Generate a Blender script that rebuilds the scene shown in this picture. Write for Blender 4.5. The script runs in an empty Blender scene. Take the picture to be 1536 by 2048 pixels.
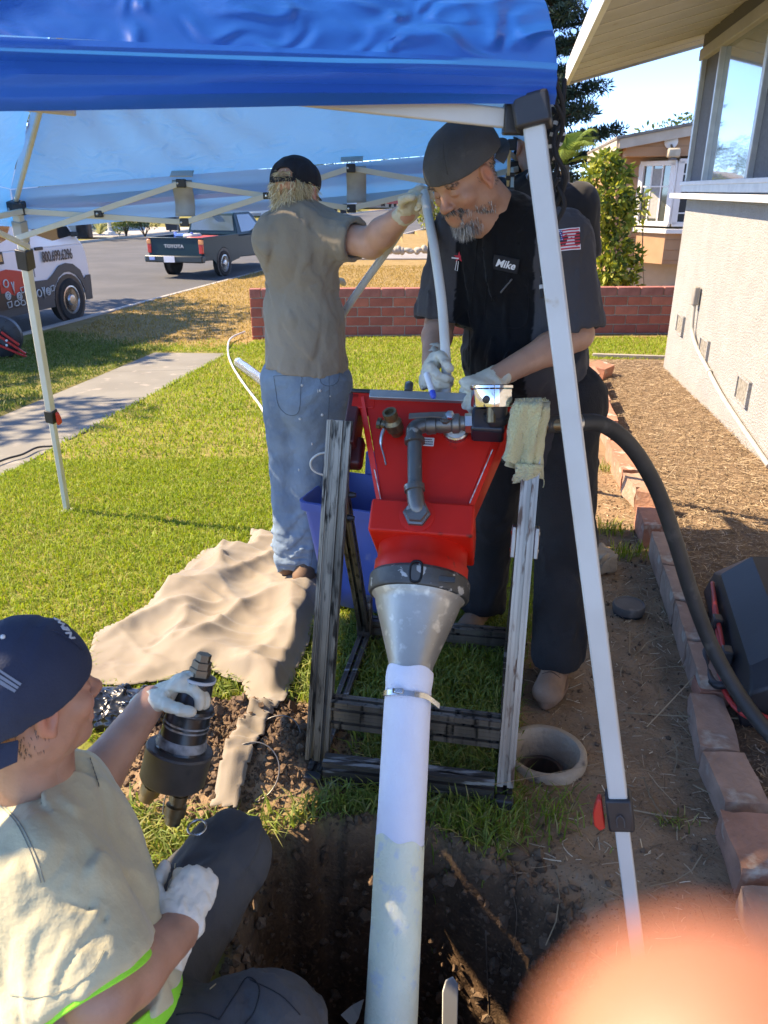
import bpy, bmesh, math, random
import numpy as np
from mathutils import Vector, Matrix, Quaternion, noise as mnoise
random.seed(7); RNG = np.random.default_rng(11)
SC = bpy.context.scene
COL = SC.collection
R = math.radians
# ---------------------------------------------------------------- camera
CAM_H = 1.62; PITCH = R(22.7); FPX = 1539.0
cam_d = bpy.data.cameras.new('camera'); cam = bpy.data.objects.new('camera', cam_d); COL.objects.link(cam)
cam.location = (0, 0, CAM_H); cam.rotation_euler = (R(90) - PITCH, 0, 0)
cam_d.sensor_width = 36; cam_d.lens = FPX / 2048 * 36; cam_d.clip_start = 0.004; cam_d.clip_end = 900
cam_d.dof.use_dof = True; cam_d.dof.focus_distance = 2.6; cam_d.dof.aperture_fstop = 9.0
SC.camera = cam
# ---------------------------------------------------------------- sky, sun, exposure
SUN_EL = R(42); SUN_DIR = Vector((-0.985, 0.16, 0)).normalized()          # horizontal direction towards the sun
world = bpy.data.worlds.new('World'); SC.world = world; world.use_nodes = True
wn = world.node_tree.nodes; wl = world.node_tree.links
sky = wn.new('ShaderNodeTexSky'); sky.sky_type = 'NISHITA'; sky.sun_disc = False
sky.sun_elevation = SUN_EL; sky.sun_rotation = math.atan2(SUN_DIR.x, SUN_DIR.y)
sky.air_density = 0.35; sky.dust_density = 0.0; sky.ozone_density = 10.0
wl.new(sky.outputs[0], wn['Background'].inputs[0]); wn['Background'].inputs[1].default_value = 0.15
sun_d = bpy.data.lights.new('sun', 'SUN'); sun = bpy.data.objects.new('sun', sun_d); COL.objects.link(sun)
sun_d.energy = 2.0; sun_d.angle = R(0.53); sun_d.color = (1.0, 0.94, 0.83)
sdir = Vector((SUN_DIR.x * math.cos(SUN_EL), SUN_DIR.y * math.cos(SUN_EL), math.sin(SUN_EL)))
sun.rotation_euler = sdir.to_track_quat('Z', 'Y').to_euler(); sun.location = (-8, 3, 9)
SC.view_settings.view_transform = 'Standard'; SC.view_settings.look = 'None'
SC.view_settings.exposure = 2.6; SC.view_settings.gamma = 1.0; SC.view_settings.use_curve_mapping = False
SC.view_settings.use_white_balance = True; SC.view_settings.white_balance_temperature = 9000; SC.view_settings.white_balance_tint = 14      # the camera balanced for open shade
SC.cycles.use_denoising = True
try: SC.cycles.denoiser = 'OPENIMAGEDENOISE'
except Exception: pass
SC.cycles.max_bounces = 8; SC.cycles.transparent_max_bounces = 12
SC.cycles.sample_clamp_indirect = 6.0

# ---------------------------------------------------------------- measuring helpers
CP, SP = math.cos(PITCH), math.sin(PITCH)
def ray(px, py):
    u = (px - 768) / FPX; t = (py - 1024) / FPX
    return Vector((u, CP - t * SP, -SP - t * CP))
def G(px, py, z=0.0):
    d = ray(px, py); return Vector((0, 0, CAM_H)) + d * ((z - CAM_H) / d.z)
def D(px, py, F):
    d = ray(px, py); return Vector((0, 0, CAM_H)) + d * (F / d.y)
def lerp(a, b, t): return a + (b - a) * t
def clampf(x, a, b): return max(a, min(b, x))
def zg(x, y):
    """natural height of the yard: level by the house, falling towards the street"""
    return -0.04 * clampf(y - 2.5, 0, 9) - 0.025 * clampf(-x, 0, 5)
def GG(px, py):
    z = 0.0
    for _ in range(12):
        p = G(px, py, z); z = zg(p.x, p.y)
    return p

# ---------------------------------------------------------------- materials
MATS = {}
def M(name, c, c2=None, scale=8.0, rough=0.6, metal=0.0, bump=0.0, bscale=60.0, c3=None, s3=40.0, t3=0.55, spec=0.5,
      trans=0.0, alpha=1.0, detail=6.0, stretch=None, coat=0.0, sss=0.0, t2=(0.38, 0.64), attr=None, w3=0.08, rvar=0.0, sheen=0.0, bdist=0.01):
    if name in MATS: return MATS[name]
    m = bpy.data.materials.new(name); m.use_nodes = True; MATS[name] = m
    nt = m.node_tree; n = nt.nodes; l = nt.links; b = n['Principled BSDF']
    b.inputs['Roughness'].default_value = rough; b.inputs['Metallic'].default_value = metal
    b.inputs['Specular IOR Level'].default_value = spec
    b.inputs['Coat Weight'].default_value = coat; b.inputs['Coat Roughness'].default_value = 0.08
    if sheen: b.inputs['Sheen Weight'].default_value = sheen
    if trans: b.inputs['Transmission Weight'].default_value = trans
    if alpha < 1: b.inputs['Alpha'].default_value = alpha
    if sss:
        b.inputs['Subsurface Weight'].default_value = sss; b.inputs['Subsurface Scale'].default_value = 0.01
        b.inputs['Subsurface Radius'].default_value = (1.0, 0.35, 0.2)
    tc = n.new('ShaderNodeTexCoord'); mp = n.new('ShaderNodeMapping'); l.new(tc.outputs['Object'], mp.inputs[0])
    if stretch: mp.inputs['Scale'].default_value = stretch
    def rgb(col): return (*col, 1.0) if len(col) == 3 else col
    out = None
    if attr:
        a = n.new('ShaderNodeAttribute'); a.attribute_name = attr; out = a.outputs['Color']
    if c2 is not None:
        nz = n.new('ShaderNodeTexNoise'); nz.inputs['Scale'].default_value = scale; nz.inputs['Detail'].default_value = detail
        l.new(mp.outputs[0], nz.inputs['Vector'])
        mr = n.new('ShaderNodeMapRange'); mr.inputs[1].default_value = t2[0]; mr.inputs[2].default_value = t2[1]
        l.new(nz.outputs[0], mr.inputs[0])
        mx = n.new('ShaderNodeMix'); mx.data_type = 'RGBA'
        mx.inputs[6].default_value = rgb(c); mx.inputs[7].default_value = rgb(c2)
        if out is not None and attr: l.new(out, mx.inputs[6])
        l.new(mr.outputs[0], mx.inputs[0]); out = mx.outputs[2]
        if rvar:
            mr2 = n.new('ShaderNodeMapRange'); mr2.inputs[3].default_value = rough - rvar; mr2.inputs[4].default_value = rough + rvar
            l.new(nz.outputs[0], mr2.inputs[0]); l.new(mr2.outputs[0], b.inputs['Roughness'])
    if c3 is not None:
        nz3 = n.new('ShaderNodeTexNoise'); nz3.inputs['Scale'].default_value = s3; nz3.inputs['Detail'].default_value = 8
        l.new(mp.outputs[0], nz3.inputs['Vector'])
        mr3 = n.new('ShaderNodeMapRange'); mr3.inputs[1].default_value = t3; mr3.inputs[2].default_value = t3 + w3
        l.new(nz3.outputs[0], mr3.inputs[0])
        mx3 = n.new('ShaderNodeMix'); mx3.data_type = 'RGBA'
        mx3.inputs[6].default_value = rgb(c); mx3.inputs[7].default_value = rgb(c3)
        if out is not None: l.new(out, mx3.inputs[6])
        l.new(mr3.outputs[0], mx3.inputs[0]); out = mx3.outputs[2]
    if out is None: b.inputs['Base Color'].default_value = rgb(c)
    else: l.new(out, b.inputs['Base Color'])
    if bump:
        nb = n.new('ShaderNodeTexNoise'); nb.inputs['Scale'].default_value = bscale; nb.inputs['Detail'].default_value = 5
        l.new(mp.outputs[0], nb.inputs['Vector'])
        bp = n.new('ShaderNodeBump'); bp.inputs['Strength'].default_value = bump; bp.inputs['Distance'].default_value = bdist
        l.new(nb.outputs[0], bp.inputs['Height']); l.new(bp.outputs[0], b.inputs['Normal'])
    return m

# ---------------------------------------------------------------- objects
def props(o, label=None, cat=None, group=None, kind=None):
    if label: o['label'] = label
    if cat: o['category'] = cat
    if group: o['group'] = group
    if kind: o['kind'] = kind
    return o
def thing(name, label, cat, loc=(0, 0, 0), group=None):
    o = bpy.data.objects.new(name, None); COL.objects.link(o); o.location = loc; o.empty_display_size = 0.1
    return props(o, label, cat, group)
def wmat(o):
    m = o.matrix_basis.copy()
    if o.parent: m = wmat(o.parent) @ o.matrix_parent_inverse @ m
    return m
def parent(o, p):
    if p is not None:
        o.parent = p; o.matrix_parent_inverse = wmat(p).inverted()
    return o
def obj(name, me, mat=None, par=None, smooth=35):
    if mat is not None and len(me.materials) == 0:
        for mm in (mat if isinstance(mat, (list, tuple)) else [mat]): me.materials.append(mm)
    if smooth is not None and len(me.polygons):
        me.polygons.foreach_set('use_smooth', np.ones(len(me.polygons), bool))
        if smooth < 180: me.set_sharp_from_angle(angle=R(smooth))
    o = bpy.data.objects.new(name, me); COL.objects.link(o); parent(o, par)
    return o
def npmesh(name, V, F):
    """fast mesh from numpy verts and faces (all quads or all tris)"""
    me = bpy.data.meshes.new(name); V = np.asarray(V, np.float32); F = np.asarray(F, np.int32)
    k = F.shape[1]; me.vertices.add(len(V)); me.vertices.foreach_set('co', V.ravel())
    me.loops.add(F.size); me.loops.foreach_set('vertex_index', F.ravel())
    me.polygons.add(len(F)); me.polygons.foreach_set('loop_start', np.arange(0, F.size, k, dtype=np.int32))
    me.polygons.foreach_set('loop_total', np.full(len(F), k, np.int32))
    me.update(calc_edges=True); me.validate()
    return me
def vcol(me, name, C):
    a = me.color_attributes.new(name, 'FLOAT_COLOR', 'POINT'); C = np.asarray(C, np.float32)
    if C.shape[1] == 3: C = np.c_[C, np.ones(len(C), np.float32)]
    a.data.foreach_set('color', C.ravel())

def frame(axis, up=(0, 0, 1)):
    a = Vector(axis).normalized(); u = Vector(up)
    if abs(a.dot(u.normalized())) > 0.98: u = Vector((0, 1, 0)) if abs(a.y) < 0.9 else Vector((1, 0, 0))
    s = u.cross(a).normalized(); t = a.cross(s).normalized()
    return s, t, a           # side, up-ish, axis

class MB:
    def __init__(self): self.v = []; self.f = []; self.mi = []; self.cm = 0
    def add(self, vs, fs):
        b = len(self.v); self.v += [tuple(p) for p in vs]; self.f += [tuple(i + b for i in q) for q in fs]; self.mi += [self.cm] * len(fs)
        return self
    def box(self, c, s, rot=None, axes=None):
        c = Vector(c); hx, hy, hz = s[0] / 2, s[1] / 2, s[2] / 2
        P = [Vector((x, y, z)) for x in (-hx, hx) for y in (-hy, hy) for z in (-hz, hz)]
        if axes: P = [axes[0] * p.x + axes[1] * p.y + axes[2] * p.z for p in P]
        elif rot is not None: P = [rot @ p for p in P]
        return self.add([c + p for p in P], [(0, 1, 3, 2), (4, 6, 7, 5), (0, 4, 5, 1), (2, 3, 7, 6), (0, 2, 6, 4), (1, 5, 7, 3)])
    def beam(self, p0, p1, w, h, up=(0, 0, 1)):
        p0, p1 = Vector(p0), Vector(p1); s, t, a = frame(p1 - p0, up)
        return self.box((p0 + p1) / 2, (w, h, (p1 - p0).length), axes=(s, t, a))
    def ring_loft(self, rings, cap0=True, cap1=True, closed=False):
        n = len(rings[0]); vs = [p for r in rings for p in r]; fs = []
        m = len(rings)
        for i in range(m - 1 + (1 if closed else 0)):
            for j in range(n):
                a, b = i * n + j, i * n + (j + 1) % n; c, d = ((i + 1) % m) * n + (j + 1) % n, ((i + 1) % m) * n + j
                fs.append((a, b, c, d))
        if cap0 and not closed: fs.append(tuple(range(n - 1, -1, -1)))
        if cap1 and not closed: fs.append(tuple((m - 1) * n + j for j in range(n)))
        return self.add(vs, fs)
    def lathe(self, p0, axis, prof, n=24, cap0=True, cap1=True, up=(0, 0, 1)):
        """prof: list of (distance along axis, radius)"""
        s, t, a = frame(axis, up); p0 = Vector(p0)
        rings = [[p0 + a * d + (s * math.cos(2 * math.pi * j / n) + t * math.sin(2 * math.pi * j / n)) * max(r, 1e-5) for j in range(n)] for d, r in prof]
        return self.ring_loft(rings, cap0, cap1)
    def cyl(self, p0, p1, r0, r1=None, n=16):
        p0, p1 = Vector(p0), Vector(p1)
        return self.lathe(p0, p1 - p0, [(0, r0), ((p1 - p0).length, r0 if r1 is None else r1)], n)
    def tube(self, pts, r, n=10, closed=False, sq=None):
        """sweep a circle (radius r, number or list) along pts"""
        pts = [Vector(p) for p in pts]; m = len(pts); rs = r if isinstance(r, (list, tuple)) else [r] * m
        rings = []; prev = None
        for i in range(m):
            if closed: tg = pts[(i + 1) % m] - pts[i - 1]
            else: tg = pts[min(i + 1, m - 1)] - pts[max(i - 1, 0)]
            tg.normalize()
            if prev is None: s, t, a = frame(tg)
            else:
                s = prev - tg * prev.dot(tg); s.normalize(); t = tg.cross(s)
            prev = s
            rings.append([pts[i] + (s * math.cos(2 * math.pi * j / n) + t * math.sin(2 * math.pi * j / n)) * rs[i] for j in range(n)])
        return self.ring_loft(rings, closed=closed)
    def sphere(self, c, r, n=16, m=10, axes=None):
        c = Vector(c); rr = r if isinstance(r, (tuple, list)) else (r, r, r); rings = []
        X, Y, Z = axes if axes else (Vector((1, 0, 0)), Vector((0, 1, 0)), Vector((0, 0, 1)))
        for i in range(m + 1):
            ph = math.pi * i / m
            rings.append([c + X * (rr[0] * max(math.sin(ph), 1e-3) * math.cos(2 * math.pi * j / n)) + Y * (rr[1] * max(math.sin(ph), 1e-3) * math.sin(2 * math.pi * j / n)) - Z * (rr[2] * math.cos(ph)) for j in range(n)])
        return self.ring_loft(rings)
    def prism(self, poly, d):
        """extrude planar polygon (list of Vectors) by vector d"""
        n = len(poly); d = Vector(d); vs = [Vector(p) for p in poly] + [Vector(p) + d for p in poly]
        fs = [tuple(range(n - 1, -1, -1)), tuple(range(n, 2 * n))] + [(i, (i + 1) % n, n + (i + 1) % n, n + i) for i in range(n)]
        return self.add(vs, fs)
    def mesh(self, name):
        me = bpy.data.meshes.new(name); me.from_pydata(self.v, [], self.f); me.update()
        bm = bmesh.new(); bm.from_mesh(me); bmesh.ops.recalc_face_normals(bm, faces=bm.faces); bm.to_mesh(me); bm.free()
        if any(self.mi): me.polygons.foreach_set('material_index', np.array(self.mi, np.int32))
        return me
    def build(self, name, mat, par=None, smooth=35, bevel=0.0, seg=2):
        o = obj(name, self.mesh(name), mat, par, smooth)
        if bevel:
            b = o.modifiers.new('bevel', 'BEVEL'); b.width = bevel; b.segments = seg; b.limit_method = 'ANGLE'; b.angle_limit = R(40); b.harden_normals = False
        return o
def spline(pts, n=8, closed=False):
    """Catmull-Rom through pts"""
    P = [Vector(p) for p in pts]; out = []; m = len(P)
    for i in range(m if closed else m - 1):
        if closed: a, b, c, d = P[i - 1], P[i], P[(i + 1) % m], P[(i + 2) % m]
        else: a, b, c, d = P[max(i - 1, 0)], P[i], P[i + 1], P[min(i + 2, m - 1)]
        for k in range(n):
            t = k / n
            out.append(0.5 * ((2 * b) + (c - a) * t + (2 * a - 5 * b + 4 * c - d) * t * t + (3 * b - a - 3 * c + d) * t ** 3))
    if not closed: out.append(P[-1].copy())
    return out
def text_mesh(name, body, size, mat, par, origin, xdir, ydir, extrude=0.0006, shear=0.0, font_scale=(1, 1), align='CENTER', bold=0.0):
    """lettering as a thin solid lying on a surface: origin, reading direction, up direction"""
    cu = bpy.data.curves.new(name, 'FONT'); cu.body = body; cu.size = size; cu.extrude = extrude; cu.align_x = align; cu.align_y = 'CENTER'
    cu.shear = shear; cu.resolution_u = 3; cu.offset = bold
    o = bpy.data.objects.new(name, cu); COL.objects.link(o)
    bpy.context.view_layer.update()
    me = bpy.data.meshes.new_from_object(o); bpy.data.objects.remove(o); bpy.data.curves.remove(cu)
    x = Vector(xdir).normalized(); y = Vector(ydir); y = (y - x * y.dot(x)).normalized(); z = x.cross(y)
    mt = Matrix((( x.x * font_scale[0], y.x * font_scale[1], z.x, origin[0]), (x.y * font_scale[0], y.y * font_scale[1], z.y, origin[1]), (x.z * font_scale[0], y.z * font_scale[1], z.z, origin[2]), (0, 0, 0, 1)))
    me.transform(mt); me.materials.clear()
    return obj(name, me, mat, par, None)

# ---------------------------------------------------------------- implicit surfaces for bodies, clothes and other soft shapes
class SDF:
    def __init__(self): self.p = []
    def _add(self, fn, lo, hi, k, op): self.p.append((fn, np.array(lo, float), np.array(hi, float), k, op)); return self
    def cap(self, a, b, ra, rb=None, k=0.02, op='u', flat=None, side=None):
        """tapered capsule a->b; flat<1 squashes it along `side`"""
        rb = ra if rb is None else rb
        a = np.array(a, float); b = np.array(b, float); ab = b - a; L2 = max(float(ab @ ab), 1e-9); rm = max(ra, rb)
        s = None
        if flat is not None:
            s = np.array(side, float); s = s - ab * (s @ ab) / L2; s /= np.linalg.norm(s)
            rmx = rm * max(1.0, flat)
        else: rmx = rm
        def fn(X, Y, Z):
            px, py, pz = X - a[0], Y - a[1], Z - a[2]
            t = np.clip((px * ab[0] + py * ab[1] + pz * ab[2]) / L2, 0, 1)
            qx, qy, qz = px - t * ab[0], py - t * ab[1], pz - t * ab[2]
            if s is not None:
                d = (qx * s[0] + qy * s[1] + qz * s[2]); e = d * (1.0 / flat - 1.0)
                qx, qy, qz = qx + e * s[0], qy + e * s[1], qz + e * s[2]
                return (np.sqrt(qx * qx + qy * qy + qz * qz) - (ra + (rb - ra) * t)) * min(1.0, flat) if flat < 1 else np.sqrt(qx * qx + qy * qy + qz * qz) - (ra + (rb - ra) * t)
            return np.sqrt(qx * qx + qy * qy + qz * qz) - (ra + (rb - ra) * t)
        return self._add(fn, np.minimum(a, b) - rmx, np.maximum(a, b) + rmx, k, op)
    def ell(self, c, r, axes=None, k=0.02, op='u'):
        c = np.array(c, float); r = np.array(r, float)
        A = np.eye(3) if axes is None else np.array([list(x) for x in axes], float)
        rm = r.max(); rmin = r.min()
        def fn(X, Y, Z):
            px, py, pz = X - c[0], Y - c[1], Z - c[2]
            u = (px * A[0, 0] + py * A[0, 1] + pz * A[0, 2]) / r[0]; v = (px * A[1, 0] + py * A[1, 1] + pz * A[1, 2]) / r[1]; w = (px * A[2, 0] + py * A[2, 1] + pz * A[2, 2]) / r[2]
            k0 = np.sqrt(u * u + v * v + w * w); k1 = np.sqrt((u / r[0]) ** 2 + (v / r[1]) ** 2 + (w / r[2]) ** 2)
            return k0 * (k0 - 1) / np.maximum(k1, 1e-6)
        return self._add(fn, c - rm, c + rm, k, op)
    def box(self, c, h, axes=None, rnd=0.01, k=0.01, op='u'):
        c = np.array(c, float); h = np.array(h, float); A = np.eye(3) if axes is None else np.array([list(x) for x in axes], float)
        rm = np.linalg.norm(h)
        def fn(X, Y, Z):
            px, py, pz = X - c[0], Y - c[1], Z - c[2]
            q = [np.abs(px * A[i, 0] + py * A[i, 1] + pz * A[i, 2]) - h[i] + rnd for i in range(3)]
            return np.sqrt(sum(np.maximum(x, 0) ** 2 for x in q)) + np.minimum(np.maximum(np.maximum(q[0], q[1]), q[2]), 0) - rnd
        return self._add(fn, c - rm, c + rm, k, op)
    def plane(self, p, nrm, k=0.004):
        """cut away everything on the side nrm points to"""
        p = np.array(p, float); nn = np.array(nrm, float); nn /= np.linalg.norm(nn)
        def fn(X, Y, Z): return -((X - p[0]) * nn[0] + (Y - p[1]) * nn[1] + (Z - p[2]) * nn[2])
        return self._add(fn, np.full(3, -1e9), np.full(3, 1e9), k, 's')
    def field(self, fn, lo, hi, k=0.01, op='u'): return self._add(fn, lo, hi, k, op)
    def mesh(self, name, res=0.01, smooth=2, disp=None, keep=None):
        pos = [q for q in self.p if q[4] == 'u']
        lo = np.min([q[1] for q in pos], 0) - 4 * res; hi = np.max([q[2] for q in pos], 0) + 4 * res
        n = np.ceil((hi - lo) / res).astype(int) + 1
        ax = [(lo[i] + res * np.arange(n[i])).astype(np.float32) for i in range(3)]
        f = np.full(n, 1.0, np.float32)
        for fn, a, b, k, op in self.p:
            i0 = np.clip(np.floor((a - k - 3 * res - lo) / res), 0, n - 1).astype(int); i1 = np.clip(np.ceil((b + k + 3 * res - lo) / res) + 1, 1, n).astype(int)
            if np.any(i1 <= i0): continue
            sl = tuple(slice(i0[i], i1[i]) for i in range(3))
            X, Y, Z = ax[0][sl[0]][:, None, None], ax[1][sl[1]][None, :, None], ax[2][sl[2]][None, None, :]
            d = fn(X, Y, Z).astype(np.float32); c = f[sl]
            if d.shape != c.shape: d = np.broadcast_to(d, c.shape)
            if op == 'u':
                h = np.maximum(k - np.abs(c - d), 0) / k; f[sl] = np.minimum(c, d) - h * h * k * 0.25
            else:
                d = -d; h = np.maximum(k - np.abs(c - d), 0) / k; f[sl] = np.maximum(c, d) + h * h * k * 0.25
        if disp is not None:
            X, Y, Z = ax[0][:, None, None], ax[1][None, :, None], ax[2][None, None, :]
            near = np.abs(f) < 0.05
            ii = np.nonzero(near); f[ii] += disp(ax[0][ii[0]], ax[1][ii[1]], ax[2][ii[2]])
        ins = f < 0
        A = [[ins[x:n[0] - 1 + x, y:n[1] - 1 + y, z:n[2] - 1 + z] for z in (0, 1)] for x in (0, 1) for y in (0, 1)]
        A = [q for p in A for q in p]; cnt = sum(q.astype(np.int8) for q in A)
        cells = np.nonzero((cnt > 0) & (cnt < 8)); nc = len(cells[0])
        idx = np.full(n - 1, -1, np.int32); idx[cells] = np.arange(nc, dtype=np.int32)
        co = [(x, y, z) for x in (0, 1) for y in (0, 1) for z in (0, 1)]
        val = [f[cells[0] + c[0], cells[1] + c[1], cells[2] + c[2]] for c in co]
        acc = np.zeros((nc, 3)); w = np.zeros(nc)
        for i in range(8):
            for j in range(i + 1, 8):
                if sum(abs(co[i][q] - co[j][q]) for q in range(3)) != 1: continue
                m = (val[i] < 0) != (val[j] < 0); dn = val[i] - val[j]; t = np.where(m, val[i] / np.where(np.abs(dn) < 1e-12, 1, dn), 0)
                for q in range(3): acc[:, q] += np.where(m, co[i][q] + t * (co[j][q] - co[i][q]), 0)
                w += m
        V = (np.stack(cells, 1) + acc / np.maximum(w, 1)[:, None]) * res + lo
        quads = []
        for axn in range(3):
            o = [1 if q == axn else 0 for q in range(3)]
            s0 = ins[:n[0] - o[0], :n[1] - o[1], :n[2] - o[2]]; s1 = ins[o[0]:, o[1]:, o[2]:]
            e = np.nonzero(s0 != s1); e = np.stack(e, 1)
            u, v = [q for q in range(3) if q != axn]
            ok = (e[:, u] > 0) & (e[:, v] > 0) & (e[:, u] < n[u] - 1) & (e[:, v] < n[v] - 1); e = e[ok]
            flip = s0[e[:, 0], e[:, 1], e[:, 2]]
            def cell(du, dv):
                q = e.copy(); q[:, u] -= du; q[:, v] -= dv; return idx[q[:, 0], q[:, 1], q[:, 2]]
            q4 = np.stack([cell(1, 1), cell(0, 1), cell(0, 0), cell(1, 0)], 1)
            if axn == 1: flip = ~flip
            q4[~flip] = q4[~flip][:, ::-1]
            quads.append(q4)
        Q = np.concatenate(quads); Q = Q[(Q >= 0).all(1)]
        E = np.concatenate([Q[:, [0, 1]], Q[:, [1, 2]], Q[:, [2, 3]], Q[:, [3, 0]]])
        deg = np.bincount(E[:, 0], minlength=nc) + np.bincount(E[:, 1], minlength=nc)
        for it in range(smooth):
            S = np.zeros_like(V)
            for q in range(3): S[:, q] = np.bincount(E[:, 0], V[E[:, 1], q], nc) + np.bincount(E[:, 1], V[E[:, 0], q], nc)
            V = V + (0.55 if it % 2 == 0 else -0.35) * (S / np.maximum(deg, 1)[:, None] - V)
        if keep is not None:
            km = keep(V); Q = Q[km[Q].all(1)]
            used = np.unique(Q); rm_ = np.full(nc, -1); rm_[used] = np.arange(len(used)); V = V[used]; Q = rm_[Q]
        return npmesh(name, V, Q)
def fnoise(scale, amp, seed=0, ax=(1, 1, 1)):
    """cheap smooth pseudo-noise displacement from warped sines"""
    rg = np.random.default_rng(seed); K = rg.normal(size=(7, 3)) * scale * np.array(ax); ph = rg.uniform(0, 6.28, 7)
    def fn(x, y, z):
        s = 0
        for i in range(7): s = s + np.sin(K[i, 0] * x + K[i, 1] * y + K[i, 2] * z + ph[i] + (1.3 * s if i else 0))
        return (amp / 3.0) * s
    return fn
# ================================================================ ground
SB = 0.223                                   # street runs along (SB, 1)
def curb_x(y): return -5.3 + (y - 14.36) * SB
ST_W = 12.4                                  # street width measured along x
def smooth(a, b, x):
    t = np.clip((x - a) / (b - a), 0, 1); return t * t * (3 - 2 * t)
def poly_sd(X, Y, P):
    """signed distance to a polygon (negative inside)"""
    P = np.array(P, float); d = np.full(np.shape(X), 1e9); s = np.ones(np.shape(X)); j = len(P) - 1
    for i in range(len(P)):
        ex, ey = P[j] - P[i]; wx, wy = X - P[i, 0], Y - P[i, 1]
        t = np.clip((wx * ex + wy * ey) / (ex * ex + ey * ey), 0, 1)
        d = np.minimum(d, (wx - ex * t) ** 2 + (wy - ey * t) ** 2)
        c1 = Y >= P[i, 1]; c2 = Y < P[j, 1]; c3 = ex * wy > ey * wx
        s = np.where((c1 & c2 & c3) | (~c1 & ~c2 & ~c3), -s, s); j = i
    return s * np.sqrt(d)
def vnoise(X, Y, sc, seed=0, octv=4):
    rg = np.random.default_rng(seed); out = 0; a = 1.0
    for o in range(octv):
        th = rg.uniform(0, 6.28, 5); ph = rg.uniform(0, 6.28, 5); k = sc * 2.0 ** o * rg.uniform(0.7, 1.3, 5)
        out = out + a * sum(np.sin(k[i] * (X * math.cos(th[i]) + Y * math.sin(th[i])) + ph[i] + 0.9 * np.sin(k[i - 1] * 0.7 * (Y * math.cos(th[i]) - X * math.sin(th[i])) + ph[i - 1])) for i in range(5)) / 5
        a *= 0.55
    return out
PIT = [(-0.36, 1.50), (-0.31, 1.60), (-0.16, 1.635), (0.0, 1.64), (0.13, 1.60), (0.22, 1.55), (0.36, 1.50), (0.47, 1.42), (0.49, 1.28), (0.40, 1.12), (0.34, 0.95), (0.3, 0.62), (-0.1, 0.55), (-0.38, 0.62), (-0.37, 0.9), (-0.33, 1.14), (-0.355, 1.32)]
MOUND = (-0.46, 1.93)
WALK = [(-2.62, 4.0), (-2.07, 10.2), (-3.1, 10.47), (-3.62, 4.3), (-3.9, 1.5), (-2.85, 1.3)]
WALK = [(-2.98, 1.3), (-2.60, 4.9), (-2.07, 10.2), (-3.1, 10.45), (-3.47, 6.8), (-3.66, 4.9), (-4.04, 1.3)]
LB_Y = [0.0, 1.2, 1.62, 1.9, 2.3, 2.7, 3.2, 4.5, 6.0, 9.4]; LB_X = [-0.2, 0.02, 0.36, 0.40, 0.47, 0.56, 0.80, 1.15, 1.55, 2.35]
def lawn_edge(Y): return np.interp(Y, LB_Y, LB_X)
BORD_Y = [0.6, 1.39, 1.81, 2.11, 2.41, 3.35, 4.05, 5.3, 8.75, 9.4]; BORD_X = [0.80, 0.95, 1.05, 1.11, 1.165, 1.36, 1.50, 1.70, 2.40, 2.52]
def border_x(Y): return np.interp(Y, BORD_Y, BORD_X)
def ground_h(X, Y, fine=True):
    X = np.asarray(X, float); Y = np.asarray(Y, float)
    z = -0.04 * np.clip(Y - 2.5, 0, 9) - 0.025 * np.clip(-X, 0, 5)
    cx = curb_x(Y)
    into = smooth(0.02, 0.12, cx - X) * (1 - smooth(0.02, 0.12, (cx - ST_W) * -1 + X)) if False else smooth(0.02, 0.12, cx - X) * smooth(0.02, 0.12, X - (cx - ST_W))
    z = z * (1 - into) + (-0.72) * into
    z = np.where(X < cx - ST_W, -0.5, z)
    wk = poly_sd(X, Y, WALK); z = z - 0.05 * (1 - smooth(-0.02, 0.02, wk))
    far = smooth(13, 22, Y) * (X > cx); z = z * (1 - far) - 0.46 * far
    if fine:
        near = 1 - smooth(5, 9, Y)
        z = z + near * (0.010 * vnoise(X, Y, 5, 1) + 0.006 * vnoise(X, Y, 22, 2, 3))
        # dirt lies a little lower than the turf
        dirt = smooth(-0.04, 0.05, X - lawn_edge(Y) + 0.04 * vnoise(X, Y, 9, 5)) * (1 - smooth(8.9, 9.3, Y)); z = z - 0.03 * dirt
        # mulch bed behind the edging is slightly higher
        z = z + 0.03 * smooth(0.02, 0.12, X - border_x(Y)) * (1 - smooth(8.9, 9.3, Y))
        # spoil heap
        m = np.exp(-(((X - MOUND[0]) / 0.25) ** 2 + ((Y - MOUND[1]) / 0.19) ** 2) ** 1.3); z = z + m * (0.13 + 0.040 * vnoise(X, Y, 26, 7, 4))
        # pit
        sd = poly_sd(X, Y, PIT) + 0.022 * vnoise(X, Y, 14, 9, 3) + 0.012 * vnoise(X, Y, 60, 19, 2)
        soft = smooth(0.12, 0.45, X) * smooth(1.05, 1.35, Y)            # gentler bank on the house side
        wdt = 0.055 + 0.20 * soft
        p = smooth(0.0, 1.0, -sd / wdt); z = z - p * (1.15 + 0.06 * vnoise(X, Y, 18, 10, 3)) - 0.03 * smooth(-0.12, 0.0, -sd) * soft
        z = z + smooth(-0.02, 0.05, -sd) * 0.05 * vnoise(X, Y, 34, 12, 4) 
        # cleanout collar hole
        rr = np.hypot(X - 0.51, Y - 1.955); z = z - 0.32 * (1 - smooth(0.095, 0.125, rr))
    return z
def axis(segs):
    out = []
    for a, b, s in segs: out += list(np.arange(a, b, s))
    out.append(segs[-1][1]); return np.array(out)
gx = axis([(-400, -60, 40), (-60, -20, 4), (-20, -6, 0.7), (-6, -1.2, 0.1), (-1.2, 1.7, 0.0125), (1.7, 3.6, 0.06), (3.6, 12, 0.6), (12, 60, 6), (60, 400, 40)])
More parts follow.
